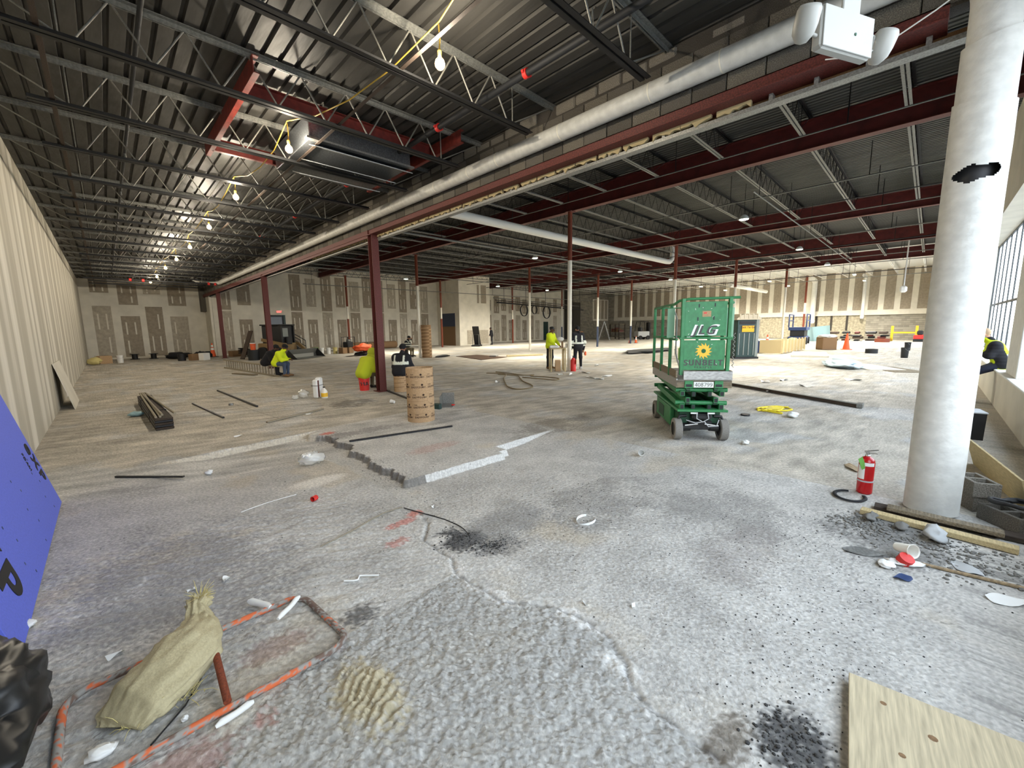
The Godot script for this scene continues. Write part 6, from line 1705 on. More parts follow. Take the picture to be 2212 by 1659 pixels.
func build_people() -> void:
	var lime := lin(208, 226, 30); var lime2 := lin(178, 190, 34); var blk := lin(26, 26, 30); var jean := lin(62, 76, 100); var tan := lin(122, 92, 62); var skin := lin(150, 108, 84); var dskin := lin(92, 62, 48); var band := lin(216, 220, 206); var olive := lin(96, 88, 66)
	# man in lime sweatshirt on the ladder, and the one in black behind him
	var J := sit(0.42, 0.52, Vector3(0.08, 0.24, 0.48), 0.36)
	J.look = Vector3(0, -0.6, 1)
	figure("person in a lime sweatshirt and jeans sitting on the ladder's end", Vector3(4.5, 0.0, -17.35), 48, J, {"hat": blk, "skin": dskin, "cap": "black_cloth", "collar": lime}, func(p: Vector3, i: int):
		if i == 0:
			var q: Vector3 = p - J.che
			if q.z < -0.02 and absf(q.x) < 0.16 and p.y > 0.62 and fposmod(p.y * 11.0, 1.0) < 0.4 and absf(q.x) > 0.02: return lin(70, 80, 40)
			return lime
		return [lime, jean, tan, dskin][mini(i, 3)], 0.02)
	figure("person in black crouched behind the lime sweatshirt on the ladder", Vector3(4.3, 0.0, -18.05), 60, sit(0.42, 0.6), {"hat": blk, "skin": dskin, "cap": "black_cloth", "collar": blk}, func(p: Vector3, i: int): return [blk, blk, blk, dskin][mini(i, 3)], 0.03)
	# lime hooded jacket on the red bucket
	var J2 := sit(0.38, 0.5, Vector3(0.14, 0.22, 0.36))
	J2.long = 1; J2.look = Vector3(0, -0.6, 1)
	var p2 := figure("person in a lime hooded jacket hunched on the red bucket", Vector3(5.15, 0, -11.35), 100, J2, {"hat": lime2, "skin": skin, "collar": lime2}, func(p: Vector3, i: int): return [lime2, olive, lin(40, 34, 30), skin][mini(i, 3)], 0.05)
	var hood := MB.new(); hood.ball(J2.hed + Vector3(0, -0.01, -0.02), Vector3(0.135, 0.155, 0.135), 16, 12); hood.ball(J2.hed + Vector3(0, -0.13, -0.06), Vector3(0.15, 0.12, 0.13), 16, 12)
	part(p2, "hood", hood, "hivis_dull")
	# black jacket with white bands, back to the room
	var J3 := sit(0.45, 0.35, Vector3(0.16, 0.2, 0.36))
	J3.long = 1; J3.look = Vector3(0, -0.6, 1)
	figure("person in a black jacket with white bands sitting on the short tube", Vector3(5.78, 0, -10.35), 128, J3, {"hat": blk, "skin": skin, "cap": "black_cloth", "collar": blk, "glove": skin}, func(p: Vector3, i: int):
		if i == 0 and ((absf(p.y - 0.80) < 0.035 and absf(p.x) < 0.24) or (absf(absf(p.x) - 0.13) < 0.028 and p.y > 0.80 and p.y < 1.02)): return band
		return [blk, blk, tan, skin][mini(i, 3)], 0.05)
	# far sitter eating
	var J4 := sit(0.42, 0.3, Vector3(0.1, 0.35, 0.35), 0.4, 0.2)
	J4.wrR = J4.hed + Vector3(-0.03, -0.09, 0.14); J4.elR = Vector3(-0.2, 0.72, 0.32)
	figure("person in a black banded jacket sitting on a box by the tall tube", Vector3(13.25, 0, -22.9), 40, J4, {"hat": blk, "skin": skin, "cap": "black_cloth", "collar": blk}, func(p: Vector3, i: int):
		if i == 0 and (absf(p.y - 0.72) < 0.035 or (absf(absf(p.x) - 0.13) < 0.03 and p.y > 0.72) or (absf(p.x) > 0.2 and absf(p.y - 0.85) < 0.03)): return band
		return [blk, olive, lin(30, 28, 26), skin][mini(i, 3)], 0.03)
	solo("seat_box", box_mb(Vector3(0, 0.2, 0), Vector3(0.36, 0.4, 0.36), 0.01), "black", "dark box under the person by the tall tube", "box", Vector3(13.2, 0, -22.95), 40)
	# two at the table
	var J5 := stand(0.12, Vector3(0.2, 1.0, 0.32), 1.0)
	J5.look = Vector3(0.25, -0.35, 1)
	figure("standing person in a bright lime sweatshirt behind the makeshift table", Vector3(13.0, 0, -10.95), 12, J5, {"hat": lin(60, 54, 50), "skin": dskin, "cap": "steel_dark"}, func(p: Vector3, i: int): return [lime, lin(38, 38, 42), tan, dskin][mini(i, 3)], 0.03)
	var J6 := stand(0.1, Vector3(0.27, 0.82, 0.08), 1.0)
	J6.look = Vector3(0.5, -0.5, 1)
	var p6 := figure("standing person in a black jacket with white bands, back turned", Vector3(13.6, 0, -9.98), 148, J6, {"hat": blk, "skin": skin, "cap": "black_cloth", "collar": blk}, func(p: Vector3, i: int):
		if i == 0 and (absf(p.y - 1.07) < 0.035 or (absf(absf(p.x) - 0.13) < 0.03 and p.y > 1.07 and p.y < 1.38) or (absf(p.x) > 0.21 and (absf(p.y - 1.15) < 0.03 or absf(p.y - 0.98) < 0.03))): return band
		return [blk, blk, lin(190, 190, 186), skin][mini(i, 3)], 0.035)
	solo("orange_gloves", crumple(Vector3(0.05, 0.09, 0.04), 17), "orange", "orange gloves in the hand of the person with their back turned", "gloves", Vector3(13.89, 0.55, -9.82))
	figure("standing person in black at the foot of the wall chase", Vector3(27.9, 0, -31.2), -120, stand(0.15, Vector3(0.24, 0.95, 0.2)), {"hat": blk, "skin": skin, "cap": "black_cloth", "collar": blk}, func(p: Vector3, i: int): return [blk, blk, blk, skin][mini(i, 3)], 0.03, 0.03)
	# man on the window sill, head bowed over his phone
	var J8 := sit(0.735, 0.42, Vector3(0.07, 0.34, 0.36), 0.42)
	J8.look = Vector3(0, -0.55, 1)
	for s in ["L", "R"]:
		var g := 1.0 if s == "L" else -1.0
		J8["kn" + s] = Vector3(g * 0.12, 0.62, 0.42); J8["an" + s] = Vector3(g * 0.1, 0.14, 0.5); J8["to" + s] = Vector3(g * 0.12, 0.05, 0.66)
	var p8 := figure("person in a lime vest over a black jacket sitting on the window sill", Vector3(13.35, 0, 1.15), 178, J8, {"hat": lin(176, 150, 120), "skin": lin(190, 142, 116), "collar": blk, "beard": lin(150, 140, 130)}, func(p: Vector3, i: int):
		if i == 0:
			var sq := absf(p.x) < 0.185 and p.y < 1.4
			if sq and absf(p.y - 1.02) < 0.025: return lin(190, 196, 190)
			if sq: return lime
			return blk * (1.0 + 0.8 * maxf(0.0, sin(p.y * 90.0)))
		return [lime, lin(44, 52, 72), lin(34, 30, 28), skin][mini(i, 3)], 0.03, 0.02)
	solo("phone", box_mb(Vector3.ZERO, Vector3(0.08, 0.15, 0.01), 0.003), "black", "phone held by the person on the window sill", "phone", Vector3(13.35, 1.1, 0.66))

func loader() -> void:
	var l := thing("skid_loader", "small black and tan loader with a wide grey bucket beside the column", "loader", Vector3(8.0, 0, -28.6), 34)
	l.scale = Vector3.ONE * 0.88
	# body, cab, wheels, arms and bucket; it faces +z
	part(l, "body", bx(-0.75, 0.75, 0.35, 1.1, -1.6, 0.4, 0.06), "machine_tan")
	var cab := part(l, "cab", bx(-0.6, 0.6, 1.0, 2.35, -1.3, 0.25, 0.05), "machine_black")
	part(cab, "rear_glass", bx(-0.4, 0.1, 1.55, 2.15, 0.25, 0.26), "toilet_grey")
	part(cab, "side_post", bx(-0.66, -0.56, 1.0, 2.4, 0.15, 0.35), "black"); part(cab, "side_post", bx(0.56, 0.66, 1.0, 2.4, 0.15, 0.35), "black")
	part(cab, "roof", bx(-0.7, 0.7, 2.33, 2.42, -1.35, 0.4, 0.02), "black")
	part(cab, "seat", bx(-0.25, 0.25, 1.0, 1.5, 0.25, 0.45, 0.04), "black")
	for w in [[-0.85, -1.1], [0.85, -1.1], [-0.85, 0.1], [0.85, 0.1]]:
		var m := MB.new(); m.t = Transform3D(Basis(Vector3.BACK, PI / 2), Vector3(w[0], 0.42, w[1])); m.lathe([Vector2(0.0, -0.1), Vector2(0.36, -0.14), Vector2(0.42, -0.1), Vector2(0.42, 0.1), Vector2(0.36, 0.14), Vector2(0, 0.1)], 24)
		part(l, "wheel", m, "rubber")
	for s: float in [-1.0, 1.0]:
		var a := MB.new(); a.bar(Vector3(s * 0.75, 1.35, -1.2), Vector3(s * 0.75, 1.0, 0.6), 0.12, 0.2); a.bar(Vector3(s * 0.75, 1.05, 0.5), Vector3(s * 0.75, 0.35, 1.3), 0.12, 0.2)
		part(l, "lift_arm", a, "machine_tan")
	var bk := MB.new(); bk.t = Transform3D(Basis(Vector3.UP, PI / 2), Vector3(-1.5, 0.03, 1.3))
	bk.prism(PackedVector2Array([Vector2(0.0, 0.0), Vector2(-0.85, 0.0), Vector2(-0.85, 0.03), Vector2(-0.1, 0.06), Vector2(-0.03, 0.3), Vector2(-0.2, 0.62), Vector2(-0.15, 0.64), Vector2(0.06, 0.35)]), 3.0)
	part(l, "bucket", bk, "steel_grey")
	for s: float in [-1.5, 1.48]:
		var e := MB.new(); e.t = Transform3D(Basis(Vector3.UP, PI / 2), Vector3(s, 0.03, 1.3)); e.prism(PackedVector2Array([Vector2(0.0, 0.0), Vector2(-0.85, 0.0), Vector2(-0.2, 0.62), Vector2(0.06, 0.35)]), 0.03)
		part(l, "bucket_cheek", e, "steel_dark")

func things_far() -> void:
	loader()
	# stair and rail at the back door
	var sr := thing("door_stair", "steel steps with a dark handrail below the far door", "stair", Vector3(10.1, 0, -34.6))
	for k in 4: part(sr, "step", bx(-0.3 + 0.35 * k, 0.1 + 0.35 * k, 0.0, 0.75 - 0.19 * k, -1.3, 0.0), "steel_dark")
	for z: float in [-1.25, -0.05]:
		var h := MB.new(); h.tube([Vector3(-0.9, 1.75, z), Vector3(-0.1, 1.75, z), Vector3(1.1, 0.95, z), Vector3(1.1, 0.1, z)], 0.03, 8); h.tube([Vector3(-0.9, 1.25, z), Vector3(-0.1, 1.25, z), Vector3(1.1, 0.5, z)], 0.025, 8); h.tube([Vector3(-0.1, 0.6, z), Vector3(-0.1, 1.75, z)], 0.025, 8)
		part(sr, "handrail", h, "black")
	part(sr, "landing", bx(-1.3, -0.3, 0.6, 0.75, -1.3, 0.0), "steel_dark")
	var ex := thing("exit_sign", "small red exit sign above the far door", "sign", Vector3(9.85, 3.2, ZR + 0.08))
	part(ex, "case", bx(-0.16, 0.16, -0.1, 0.1, -0.06, 0.02, 0.01), "paper"); lettering(ex, "letters", "EXIT", 0.13, "exit", Vector3(0, 0, 0.023), Basis(), true)
	# along the back of the low bay
	var sp := hollow(0.16, 0.02, 0.3, 18)
	for e in [[1.21, -36.6, "black wire spool below the tall grey board"], [2.13, -36.3, "black wire spool in the middle of the back wall"], [3.22, -36.8, "black wire spool nearest the heap of boxes"]]:
		var s := thing("wire_spool", e[2], "spool", Vector3(e[0], 0, e[1]), 0, "spools at the back wall")
		part(s, "core", hollow(0.15, 0.02, 0.34, 18), "black"); part(s, "flange", hollow(0.24, 0.02, 0.03, 18), "black"); part(s, "flange", hollow(0.24, 0.02, 0.03, 18), "black").position = Vector3(0, 0.32, 0)
	bucket("bucket", "white bucket near the left wall at the back", "paper", Vector3(0.45, 0, -33.1), "", 0.45)
	solo("tan_bag", crumple(Vector3(0.28, 0.2, 0.22), 101), "straw", "tan paper bag slumped against the left wall", "bag", Vector3(-0.6, 0, -32.4))
	var tbx := thing("cardboard_box", "open tan box beside the slumped bag", "box", Vector3(-0.2, 0, -33.2), 20)
	part(tbx, "box", box_mb(Vector3(0, 0.22, 0), Vector3(0.55, 0.44, 0.4), 0.01), "cardboard"); part(tbx, "flap", bx(-0.3, 0.3, 0.43, 0.45, -0.3, -0.2), "cardboard")
	solo("white_box", box_mb(Vector3(0, 0.22, 0), Vector3(0.42, 0.44, 0.4), 0.01), "paper", "white carton in front of the heap by the back wall", "box", Vector3(4.2, 0, -31.4), 30)
	solo("grey_box", box_mb(Vector3(0, 0.2, 0), Vector3(0.5, 0.4, 0.4), 0.02), "cardboard_dark", "brown carton left of the white carton", "box", Vector3(3.75, 0, -31.7), 20)
	solo("black_tub", hollow(0.2, 0.17, 0.42, 18), "black", "black tub at the left of the cartons", "tub", Vector3(3.15, 0, -31.9))
	solo("tarp_heap", crumple(Vector3(0.75, 0.2, 0.4), 103), "black_cloth", "black tarp heap between the spools and the cartons", "tarp", Vector3(3.3, 0, -34.6))
	solo("tarp_heap", crumple(Vector3(0.5, 0.24, 0.35), 104), "black_cloth", "black bag heap behind the cartons", "bag", Vector3(4.4, 0, -33.2))
	cone("orange cone with two white bands beside the rear red column", Vector3(5.15, 0, -34.8), 0.95, true)
	solo("black_pallet", bx(-0.5, 0.5, 0, 0.13, -0.4, 0.4, 0.01), "black", "black pallet under the banded cone's side", "pallet", Vector3(4.9, 0, -35.9))
	solo("wood_crate", box_mb(Vector3(0, 0.2, 0), Vector3(0.7, 0.4, 0.5), 0.01), "cardboard_dark", "brown crate right of the rear red column", "crate", Vector3(6.3, 0, -33.8), 20)
	var fs := thing("folded_sheet", "stack of black folded sheets leaning behind the crate", "sheet", Vector3(7.0, 0, -33.0), 40)
	for k in 4:
		var m := MB.new(); m.box(Vector3(0, 0.1 + 0.09 * k, 0), Vector3(1.5, 0.05, 0.6), 0.01, Basis(Vector3.BACK, -0.22 - 0.03 * k))
		part(fs, "sheet", m, "black" if k % 2 else "steel_dark")
	bucket("bucket", "orange bucket on the stack of buckets by the loader", "orange", Vector3(6.2, 0.62, -28.4), "", 0.4, "paper")
	solo("drum", hollow(0.3, 0.0, 0.62, 20), "machine_black", "dark drum under the orange bucket by the loader", "drum", Vector3(6.2, 0, -28.4))
	var lp := MB.new(); lp.bar(Vector3(0, 0.03, 0), Vector3(0.7, 1.75, -0.5), 0.3, 0.05)
	solo("leaning_plank", lp, "rust_bar", "brown plank propped up behind the orange bucket", "plank", Vector3(5.9, 0, -29.9))
	# engines, buckets and rolls by the back wall
	for e in [[10.9, -31.6, "black", "dark bucket with a lime rim by the engines", "tag_green"], [11.05, -30.9, "paper", "white bucket left of its white twin by the engines", ""], [11.45, -30.7, "paper", "white bucket next to the lime sack", ""], [11.9, -30.6, "straw", "straw-coloured bucket beside the cartons", ""]]:
		bucket("bucket", e[3], e[2], Vector3(e[0], 0, e[1]), "", 0.46, e[4])
	for k in 2:
		solo("carton", box_mb(Vector3(0, 0.22, 0), Vector3(0.5, 0.44, 0.4), 0.02), "cardboard_dark", ["brown carton beside the straw bucket", "brown carton below the nearer engine"][k], "box", Vector3(12.3 + 0.55 * k, 0, -30.2 - 0.2 * k), 30)
		var en := thing("engine", ["engine frame standing on the brown cartons", "black engine behind the orange tarp"][k], "engine", Vector3([12.8, 13.6][k], [0.44, 0.05][k], [-30.4, -28.9][k]), 30)
		part(en, "block", bx(-0.3, 0.3, 0.0, 0.4, -0.25, 0.25, 0.05), "machine_black")
		part(en, "tank", box_mb(Vector3(0.1, 0.5, 0), Vector3(0.35, 0.2, 0.3), 0.06), "steel_grey")
		var fr := MB.new(); fr.tube([Vector3(-0.4, 0.0, 0.28), Vector3(-0.4, 0.75, 0.28), Vector3(0.4, 0.75, 0.28), Vector3(0.4, 0.0, 0.28)], 0.025, 8); fr.tube([Vector3(-0.4, 0.0, -0.28), Vector3(-0.4, 0.75, -0.28), Vector3(0.4, 0.75, -0.28), Vector3(0.4, 0.0, -0.28)], 0.025, 8)
		part(en, "frame", fr, "black")
	solo("orange_tarp", crumple(Vector3(0.9, 0.25, 0.45), 111, 0.4, 24, 12), "orange", "orange tarp draped over a heap behind the lime jacket", "tarp", Vector3(12.3, 0.26, -26.9), 40)
	solo("tool_heap", crumple(Vector3(0.8, 0.12, 0.5), 112, 0.4), "black", "dark tool heap under the orange tarp", "heap", Vector3(12.4, 0, -27.0), 40)
	var rl := MB.new(); rl.tube([Vector3(-2.2, 0.33, 0), Vector3(2.2, 0.33, 0)], 0.32, 20)
	solo("long_tube", rl, "cardboard_dark", "long brown cardboard tube lying at the foot of the back wall", "tube", Vector3(16.8, 0, -34.6), 0)
	var tt := thing("tall_tube", "tall brown spiral-wound tube standing by the white column", "tube", Vector3(13.75, 0, -21.3))
	part(tt, "tube_wall", hollow(0.3, 0.27, 1.95, 24), "cardboard_dark")
	for k in 9:
		var s := MB.new(); s.sheet(24, 1, func(u, v): var a: float = u * TAU; return Vector3(sin(a) * 0.303, 0.06 + 0.2 * k + 0.1 * u + v * 0.04, cos(a) * 0.303))
		part(tt, "spiral_wrap", s, "cardboard")
	solo("tool_heap", crumple(Vector3(0.7, 0.06, 0.3), 115), "black", "dark cables at the foot of the tall tube", "cables", Vector3(14.6, 0, -20.9), 30)
	var dl := thing("hand_truck", "black hand truck with a leaning board by the wall chase", "hand truck", Vector3(25.2, 0, -30.3), 40)
	var db := MB.new(); db.bar(Vector3(0.4, 0.05, 0), Vector3(-0.75, 1.85, 0), 0.6, 0.1)
	part(dl, "board", db, "black"); part(dl, "base", bx(-0.9, 0.5, 0.0, 0.14, -0.4, 0.4, 0.02), "black")
	var dh := MB.new(); dh.tube([Vector3(-0.7, 0.1, 0.3), Vector3(-0.75, 1.1, 0.3), Vector3(-0.75, 1.1, -0.3), Vector3(-0.7, 0.1, -0.3)], 0.03, 8)
	part(dl, "handle", dh, "steel_grey")
	# coiled hoses on a rack of pipes
	var rk := thing("pipe_rack", "dark pipes slung low before the far back wall", "pipe", Vector3(0, 4.3, -31.5))
	for k in 3:
		var m := MB.new(); m.tube([Vector3(29.0, 0.25 * k, -0.3 * k), Vector3(44.0, 0.25 * k - 0.5, -0.3 * k)], 0.07 if k == 0 else 0.04, 8)
		part(rk, "pipe_run", m, "steel_dark" if k < 2 else "steel_grey")
	for q in 5:
		var m := MB.new(); m.tube([Vector3(30.0 + q * 3.3, 0.0 - q * 0.1, 0), Vector3(30.0 + q * 3.3, YR - 4.3, 0)], 0.02, 6)
		part(rk, "drop_rod", m, "steel_dark")
	for e in [[33.0, -31.5, 0.55, "fat coil of dark hose hung from the low pipes"], [34.7, -31.5, 0.4, "middle coil of dark hose hung from the low pipes"], [36.8, -31.5, 0.6, "single coil of dark hose apart from the two others"]]:
		var m := MB.new(); var p := []
		for k in 90: p.append(Vector3(cos(k * 0.29) * e[2] * (1.0 + 0.05 * sin(k * 0.7)), -e[2] + sin(k * 0.29) * e[2] * 1.15 - 0.05, 0.04 * sin(k * 0.41)))
		m.tube(p, 0.035, 6)
		solo("hose_coil", m, "black", e[3], "hose", Vector3(e[0], 4.3 - (e[0] - 29.0) / 30.0, e[1]), 0)
	# far right back corner
	var sl := thing("step_ladder", "open aluminium stepladder at the dark far corner", "ladder", Vector3(43.2, 0, -27.8), 40)
	for s: float in [-1.0, 1.0]:
		var m := MB.new(); m.bar(Vector3(s * 0.35, 0, 0.7), Vector3(s * 0.2, 2.3, 0), 0.07, 0.04); m.bar(Vector3(s * 0.35, 0, -0.7), Vector3(s * 0.2, 2.3, 0), 0.07, 0.04)
		part(sl, "rail", m, "alu")
	for k in 6: part(sl, "step", bx(-0.33 + 0.02 * k, 0.33 - 0.02 * k, 0.3 + 0.33 * k, 0.35 + 0.33 * k, 0.6 - 0.1 * k, 0.68 - 0.1 * k), "alu")
	var fk := thing("small_forklift", "small white and black forklift by the block wall", "forklift", Vector3(47.8, 0, -25.2), 60)
	part(fk, "body", bx(-0.5, 0.5, 0.3, 1.0, -0.9, 0.7, 0.06), "paper_grey"); part(fk, "mast", bx(-0.4, 0.4, 0.1, 2.1, 0.75, 0.85), "black"); part(fk, "seat", bx(-0.3, 0.3, 1.0, 1.5, -0.5, -0.2, 0.04), "black")
	var fg := MB.new(); fg.tube([Vector3(-0.45, 1.0, -0.8), Vector3(-0.45, 2.2, -0.6), Vector3(-0.45, 2.2, 0.5), Vector3(-0.45, 1.0, 0.65)], 0.04, 6); fg.tube([Vector3(0.45, 1.0, -0.8), Vector3(0.45, 2.2, -0.6), Vector3(0.45, 2.2, 0.5), Vector3(0.45, 1.0, 0.65)], 0.04, 6)
	part(fk, "guard", fg, "black")
	for w in [[-0.5, -0.6], [0.5, -0.6], [-0.5, 0.45], [0.5, 0.45]]:
		var m := MB.new(); m.t = Transform3D(Basis(Vector3.BACK, PI / 2), Vector3(w[0], 0.25, w[1])); m.lathe([Vector2(0, -0.1), Vector2(0.25, -0.1), Vector2(0.25, 0.1), Vector2(0, 0.1)], 16)
		part(fk, "wheel", m, "rubber")
	var rc := thing("storage_rack", "wooden rack of odds and ends before the block wall", "rack", Vector3(47.5, 0, -28.6), 60)
	for e in [[-1.2, -0.4], [1.2, -0.4], [-1.2, 0.4], [1.2, 0.4]]: part(rc, "post", bx(e[0] - 0.05, e[0] + 0.05, 0, 2.0, e[1] - 0.05, e[1] + 0.05), "wood_dark")
	for y: float in [0.35, 0.9, 1.9]: part(rc, "shelf", bx(-1.25, 1.25, y, y + 0.06, -0.45, 0.45), "wood_old")
	for k in 5: part(rc, "carton", bx(-1.1 + 0.45 * k, -0.75 + 0.45 * k, 0.96, 1.2 + 0.15 * (k % 3), -0.3, 0.3), "cardboard_dark" if k % 2 else "red_steel")
	cone("taller of two small banded cones by the navy column", Vector3(37.6, 0, -20.5), 0.7, true, "small cones by the navy column")
	cone("shorter of two small banded cones by the navy column", Vector3(37.1, 0, -20.9), 0.6, true, "small cones by the navy column")
	for e in [[25.5, -13.0, 2.6, 0.9], [30.6, -11.4, 1.6, 0.6]]:
		solo("flat_debris", crumple(Vector3(e[2], 0.08, e[3]), int(e[0] * 3), 0.5, 20, 8), "stone_dark", "dark flat debris heap far behind the green lift" if e[0] < 26 else "smaller dark debris heap behind the green lift", "debris", Vector3(e[0], 0, e[1]))
	solo("sack_stack", box_mb(Vector3(0, 0.35, 0), Vector3(1.6, 0.7, 1.0), 0.08), "tag_green", "stack of green sacks on a pallet behind the lift", "sacks", Vector3(19.5, 0, -7.6), 45)
	# portable toilet
	var pt := thing("portable_toilet", "dark green portable toilet with a yellow sign behind the lift", "toilet", Vector3(23.3, 0, -6.75), -48)
	pt.scale = Vector3.ONE * 0.95
	part(pt, "cabin", bx(-0.55, 0.55, 0.08, 2.05, -0.58, 0.58, 0.03), "toilet_green")
	part(pt, "skid", bx(-0.6, 0.6, 0.0, 0.1, -0.62, 0.62), "black")
	part(pt, "corner_panel", bx(0.4, 0.56, 0.1, 2.1, -0.59, 0.59, 0.02), "toilet_grey")
	for k in 4: part(pt, "rib", bx(-0.45 + 0.25 * k, -0.41 + 0.25 * k, 0.2, 1.35, 0.58, 0.6), "toilet_grey")
	var rf := MB.new(); rf.t = Transform3D(Basis(), Vector3(0, 0, -0.65)); rf.prism(PackedVector2Array([Vector2(-0.62, 2.05), Vector2(0.62, 2.05), Vector2(0.62, 2.12), Vector2(0.35, 2.32), Vector2(-0.35, 2.32), Vector2(-0.62, 2.12)]), 1.3)
	part(pt, "roof", rf, "roof_tan")
	for k in 5: part(pt, "roof_rib", bx(-0.5 + 0.22 * k, -0.42 + 0.22 * k, 2.1, 2.36, -0.66, 0.67, 0.02), "roof_tan")
	part(pt, "vent_grille", bx(-0.45, 0.35, 1.82, 1.98, 0.58, 0.6), "black")
	var sg := part(pt, "sign", bx(-0.32, 0.3, 1.42, 1.74, 0.6, 0.61), "sign_yellow")
	lettering(sg, "letters", "Got To Go", 0.11, "black", Vector3(-0.01, 1.66, 0.612), Basis(), true); lettering(sg, "letters", "—————", 0.08, "orange", Vector3(-0.01, 1.5, 0.612))
	var sg2 := part(pt, "sign", bx(0.56, 0.57, 1.45, 1.8, -0.3, 0.2), "sign_yellow")
	# timber skids beyond it
	var sk := thing("timber_skid", "new timber skid of pale planks behind the toilet", "skid", Vector3(29.0, 0, -6.3), -2)
	for z: float in [-0.5, 0.5]: part(sk, "side_board", bx(-1.8, 3.4, 0.1, 0.75, z - 0.04, z + 0.04), "pallet")
	for k in 8: part(sk, "batten", bx(-1.75 + 0.7 * k, -1.6 + 0.7 * k, 0.05, 0.85, 0.54, 0.6), "pallet")
	part(sk, "end_board", bx(-1.85, -1.75, 0.05, 0.8, -0.55, 0.55), "pallet")
	solo("drywall_stack", bx(-1.6, 1.6, 0, 0.1, -0.8, 0.8, 0.01), "compound", "flat stack of drywall before the timber skid", "drywall", Vector3(27.2, 0, -4.5), 10)
	solo("sack_heap", crumple(Vector3(0.8, 0.35, 0.5), 121), "straw", "tan sack heap at the end of the timber skid", "sacks", Vector3(34.2, 0, -6.6))
	cone("orange cone with bands on the timber skid", Vector3(31.6, 0.0, -7.6), 1.0, true)
	solo("blue_drum", hollow(0.3, 0.28, 0.7, 18), "blue_lift", "blue plastic drum behind the portable toilet", "drum", Vector3(28.2, 0, -7.4))
	solo("rubble_heap", crumple(Vector3(2.2, 0.35, 0.8), 123, 0.5, 24, 10), "stone", "grey rubble heap along the block wall by the toilet", "heap", Vector3(38.5, 0, -11.0), 10)
	# blue lift, tarp, box, cone, junk line
	var bl := thing("blue_lift", "navy blue scissor lift parked far behind the timber", "scissor lift", Vector3(42.0, 0, -7.8), 5)
	part(bl, "chassis", bx(-1.3, 1.3, 0.2, 0.65, -0.6, 0.6, 0.03), "blue_lift"); part(bl, "stack", bx(-1.2, 1.2, 0.65, 1.15, -0.5, 0.5, 0.02), "machine_black"); part(bl, "platform", bx(-1.35, 1.35, 1.15, 1.4, -0.62, 0.62, 0.02), "blue_lift")
	for z: float in [-0.6, 0.6]:
		var m := MB.new(); m.tube([Vector3(-1.3, 1.4, z), Vector3(-1.3, 2.45, z), Vector3(1.3, 2.45, z), Vector3(1.3, 1.4, z)], 0.05, 8); m.tube([Vector3(-1.3, 1.95, z), Vector3(1.3, 1.95, z)], 0.04, 8)
		part(bl, "guard_rail", m, "blue_lift")
	for w in [[-0.95, -0.6], [0.95, -0.6], [-0.95, 0.6], [0.95, 0.6]]:
		var m := MB.new(); m.t = Transform3D(Basis(Vector3.RIGHT, PI / 2), Vector3(w[0], 0.28, w[1])); m.lathe([Vector2(0, -0.1), Vector2(0.28, -0.1), Vector2(0.28, 0.1), Vector2(0, 0.1)], 16)
		part(bl, "wheel", m, "rubber")
	var ta := MB.new(); ta.sheet(12, 8, func(u, v): return Vector3((u - 0.5) * 2.4, (1.5 - 0.25 * u) * v, -0.4 * v + 0.12 * sin(u * 9.0)), 0.02)
	solo("pale_tarp", ta, "tarp", "pale blue-green tarp hung beside the far white column", "tarp", Vector3(48.2, 0, -7.6), 80)
	var bo := thing("wrapped_box", "brown carton wrapped in white film alone on the floor", "box", Vector3(33.7, 0, -4.7), 30)
	part(bo, "carton", box_mb(Vector3(0, 0.4, 0), Vector3(1.0, 0.8, 0.8), 0.02), "cardboard_dark"); part(bo, "film", crumple(Vector3(0.6, 0.12, 0.5), 131), "paper").position = Vector3(0, 0.75, 0)
	cone("plain orange cone alone on the open floor", Vector3(34.1, 0, -3.7), 1.05, false)
	for e in [[27.5, -0.75, "machine_black", "dark red bucket with a black rim near the window lane"], [34.6, -0.85, "rubber", "black bucket farther along the window lane"]]: bucket("bucket", e[3], e[2], Vector3(e[0], 0, e[1]), "", 0.5)
	solo("black_tub", hollow(0.28, 0.25, 0.24, 18), "black", "low black tub near the plain cone", "tub", Vector3(30.7, 0, -2.2))
	solo("pink_basin", hollow(0.5, 0.45, 0.3, 20), "column_red", "pinkish round basin leaning before the junk line", "basin", Vector3(47.6, 0.02, -2.8)).rotation.x = 0.0
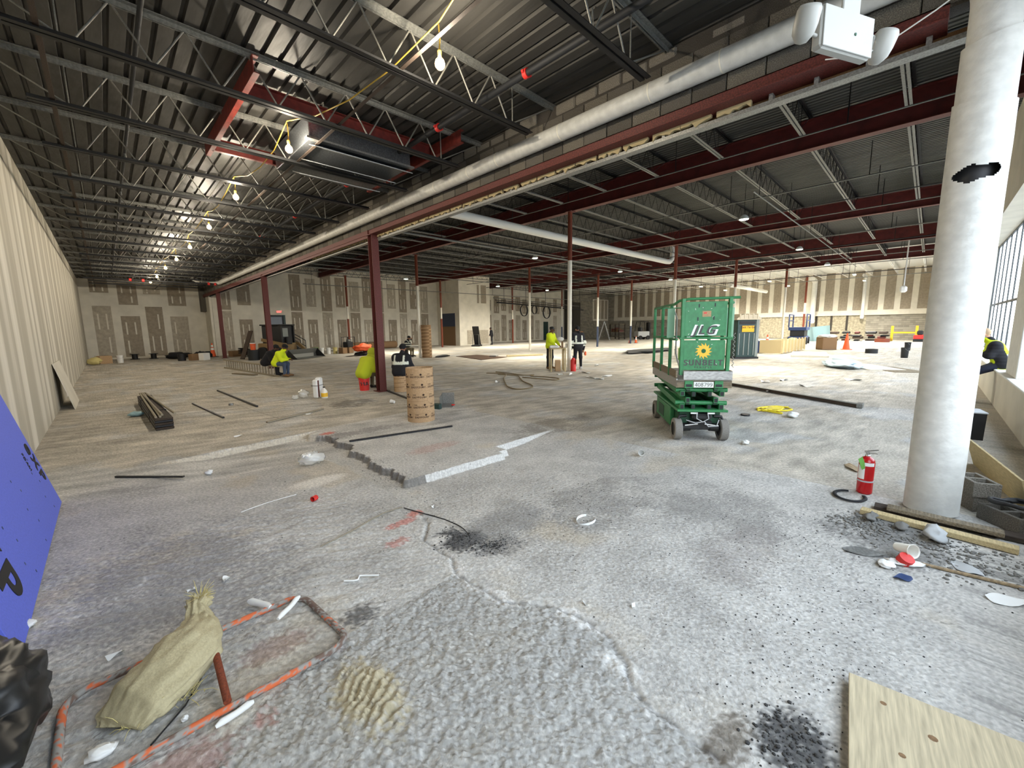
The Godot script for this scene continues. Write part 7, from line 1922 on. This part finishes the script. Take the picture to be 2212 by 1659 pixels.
	for k in 5:
		var jk := thing("steel_stack", ["dark steel stack at the left of the junk line", "maroon beam stack on the junk line", "dark frame stack in the junk line", "rusty rail stack in the junk line", "grey rack of parts behind the pink basin", "dark machine parts under the yellow frame"][k], "steel stack", Vector3(50.6 + 0.9 * (k % 2), 0, -6.6 + 0.92 * k), 2 * (k % 2))
		for q in 4: part(jk, "member", bx(-0.8 + 0.15 * ((q * 3 + k) % 4), 0.5 + 0.1 * ((q + k) % 4), 0.22 * q, 0.22 * q + 0.12 + 0.09 * ((q + k * 2) % 2), -0.4 + 0.1 * ((q * 2 + k) % 3), 0.4 - 0.12 * ((q + k) % 3), 0.05), ["machine_black", "red_steel", "steel_dark", "rust_bar"][(q + k) % 4])
	var yf := thing("yellow_frame", "yellow steel frame standing on the junk line", "frame", Vector3(51.6, 0, -1.6), 88)
	yf.scale = Vector3(0.9, 0.72, 0.8)
	for x: float in [-0.9, 0.9]: part(yf, "post", bx(x - 0.1, x + 0.1, 0, 1.9, -0.1, 0.1), "sunbelt_yellow")
	part(yf, "beam", bx(-1.0, 1.0, 0.95, 1.15, -0.12, 0.12), "sunbelt_yellow")
	for k in 2:
		var ch := thing("red_cart", ["red shop cart nearer the yellow frame", "red shop cart half hidden by the standing pipe"][k], "cart", Vector3(49.8, 0, -0.55 + 0.85 * k), 90)
		ch.scale = Vector3.ONE * 0.78
		part(ch, "body", bx(-0.5, 0.5, 0.3, 0.75, -0.3, 0.3, 0.06), "red_plastic"); part(ch, "seat", bx(-0.25, 0.25, 0.75, 1.25, -0.22, 0.22, 0.1), "black"); part(ch, "skid", bx(-0.5, 0.5, 0.0, 0.3, -0.25, 0.25), "machine_black")
	# a sprinkler test drop hanging by the window
	var dr := thing("hanging_drop", "white wire drop with a white fitting hanging near the window lane", "fitting", Vector3(31.5, 0, -1.2))
	var dm := MB.new(); dm.tube([Vector3(0, YR, 0), Vector3(-0.1, 4.6, 0), Vector3(-0.2, 3.7, 0)], 0.03, 8)
	part(dr, "wire", dm, "paper"); part(dr, "fitting", box_mb(Vector3(-0.25, 3.5, 0), Vector3(0.35, 0.35, 0.3), 0.08), "paper")
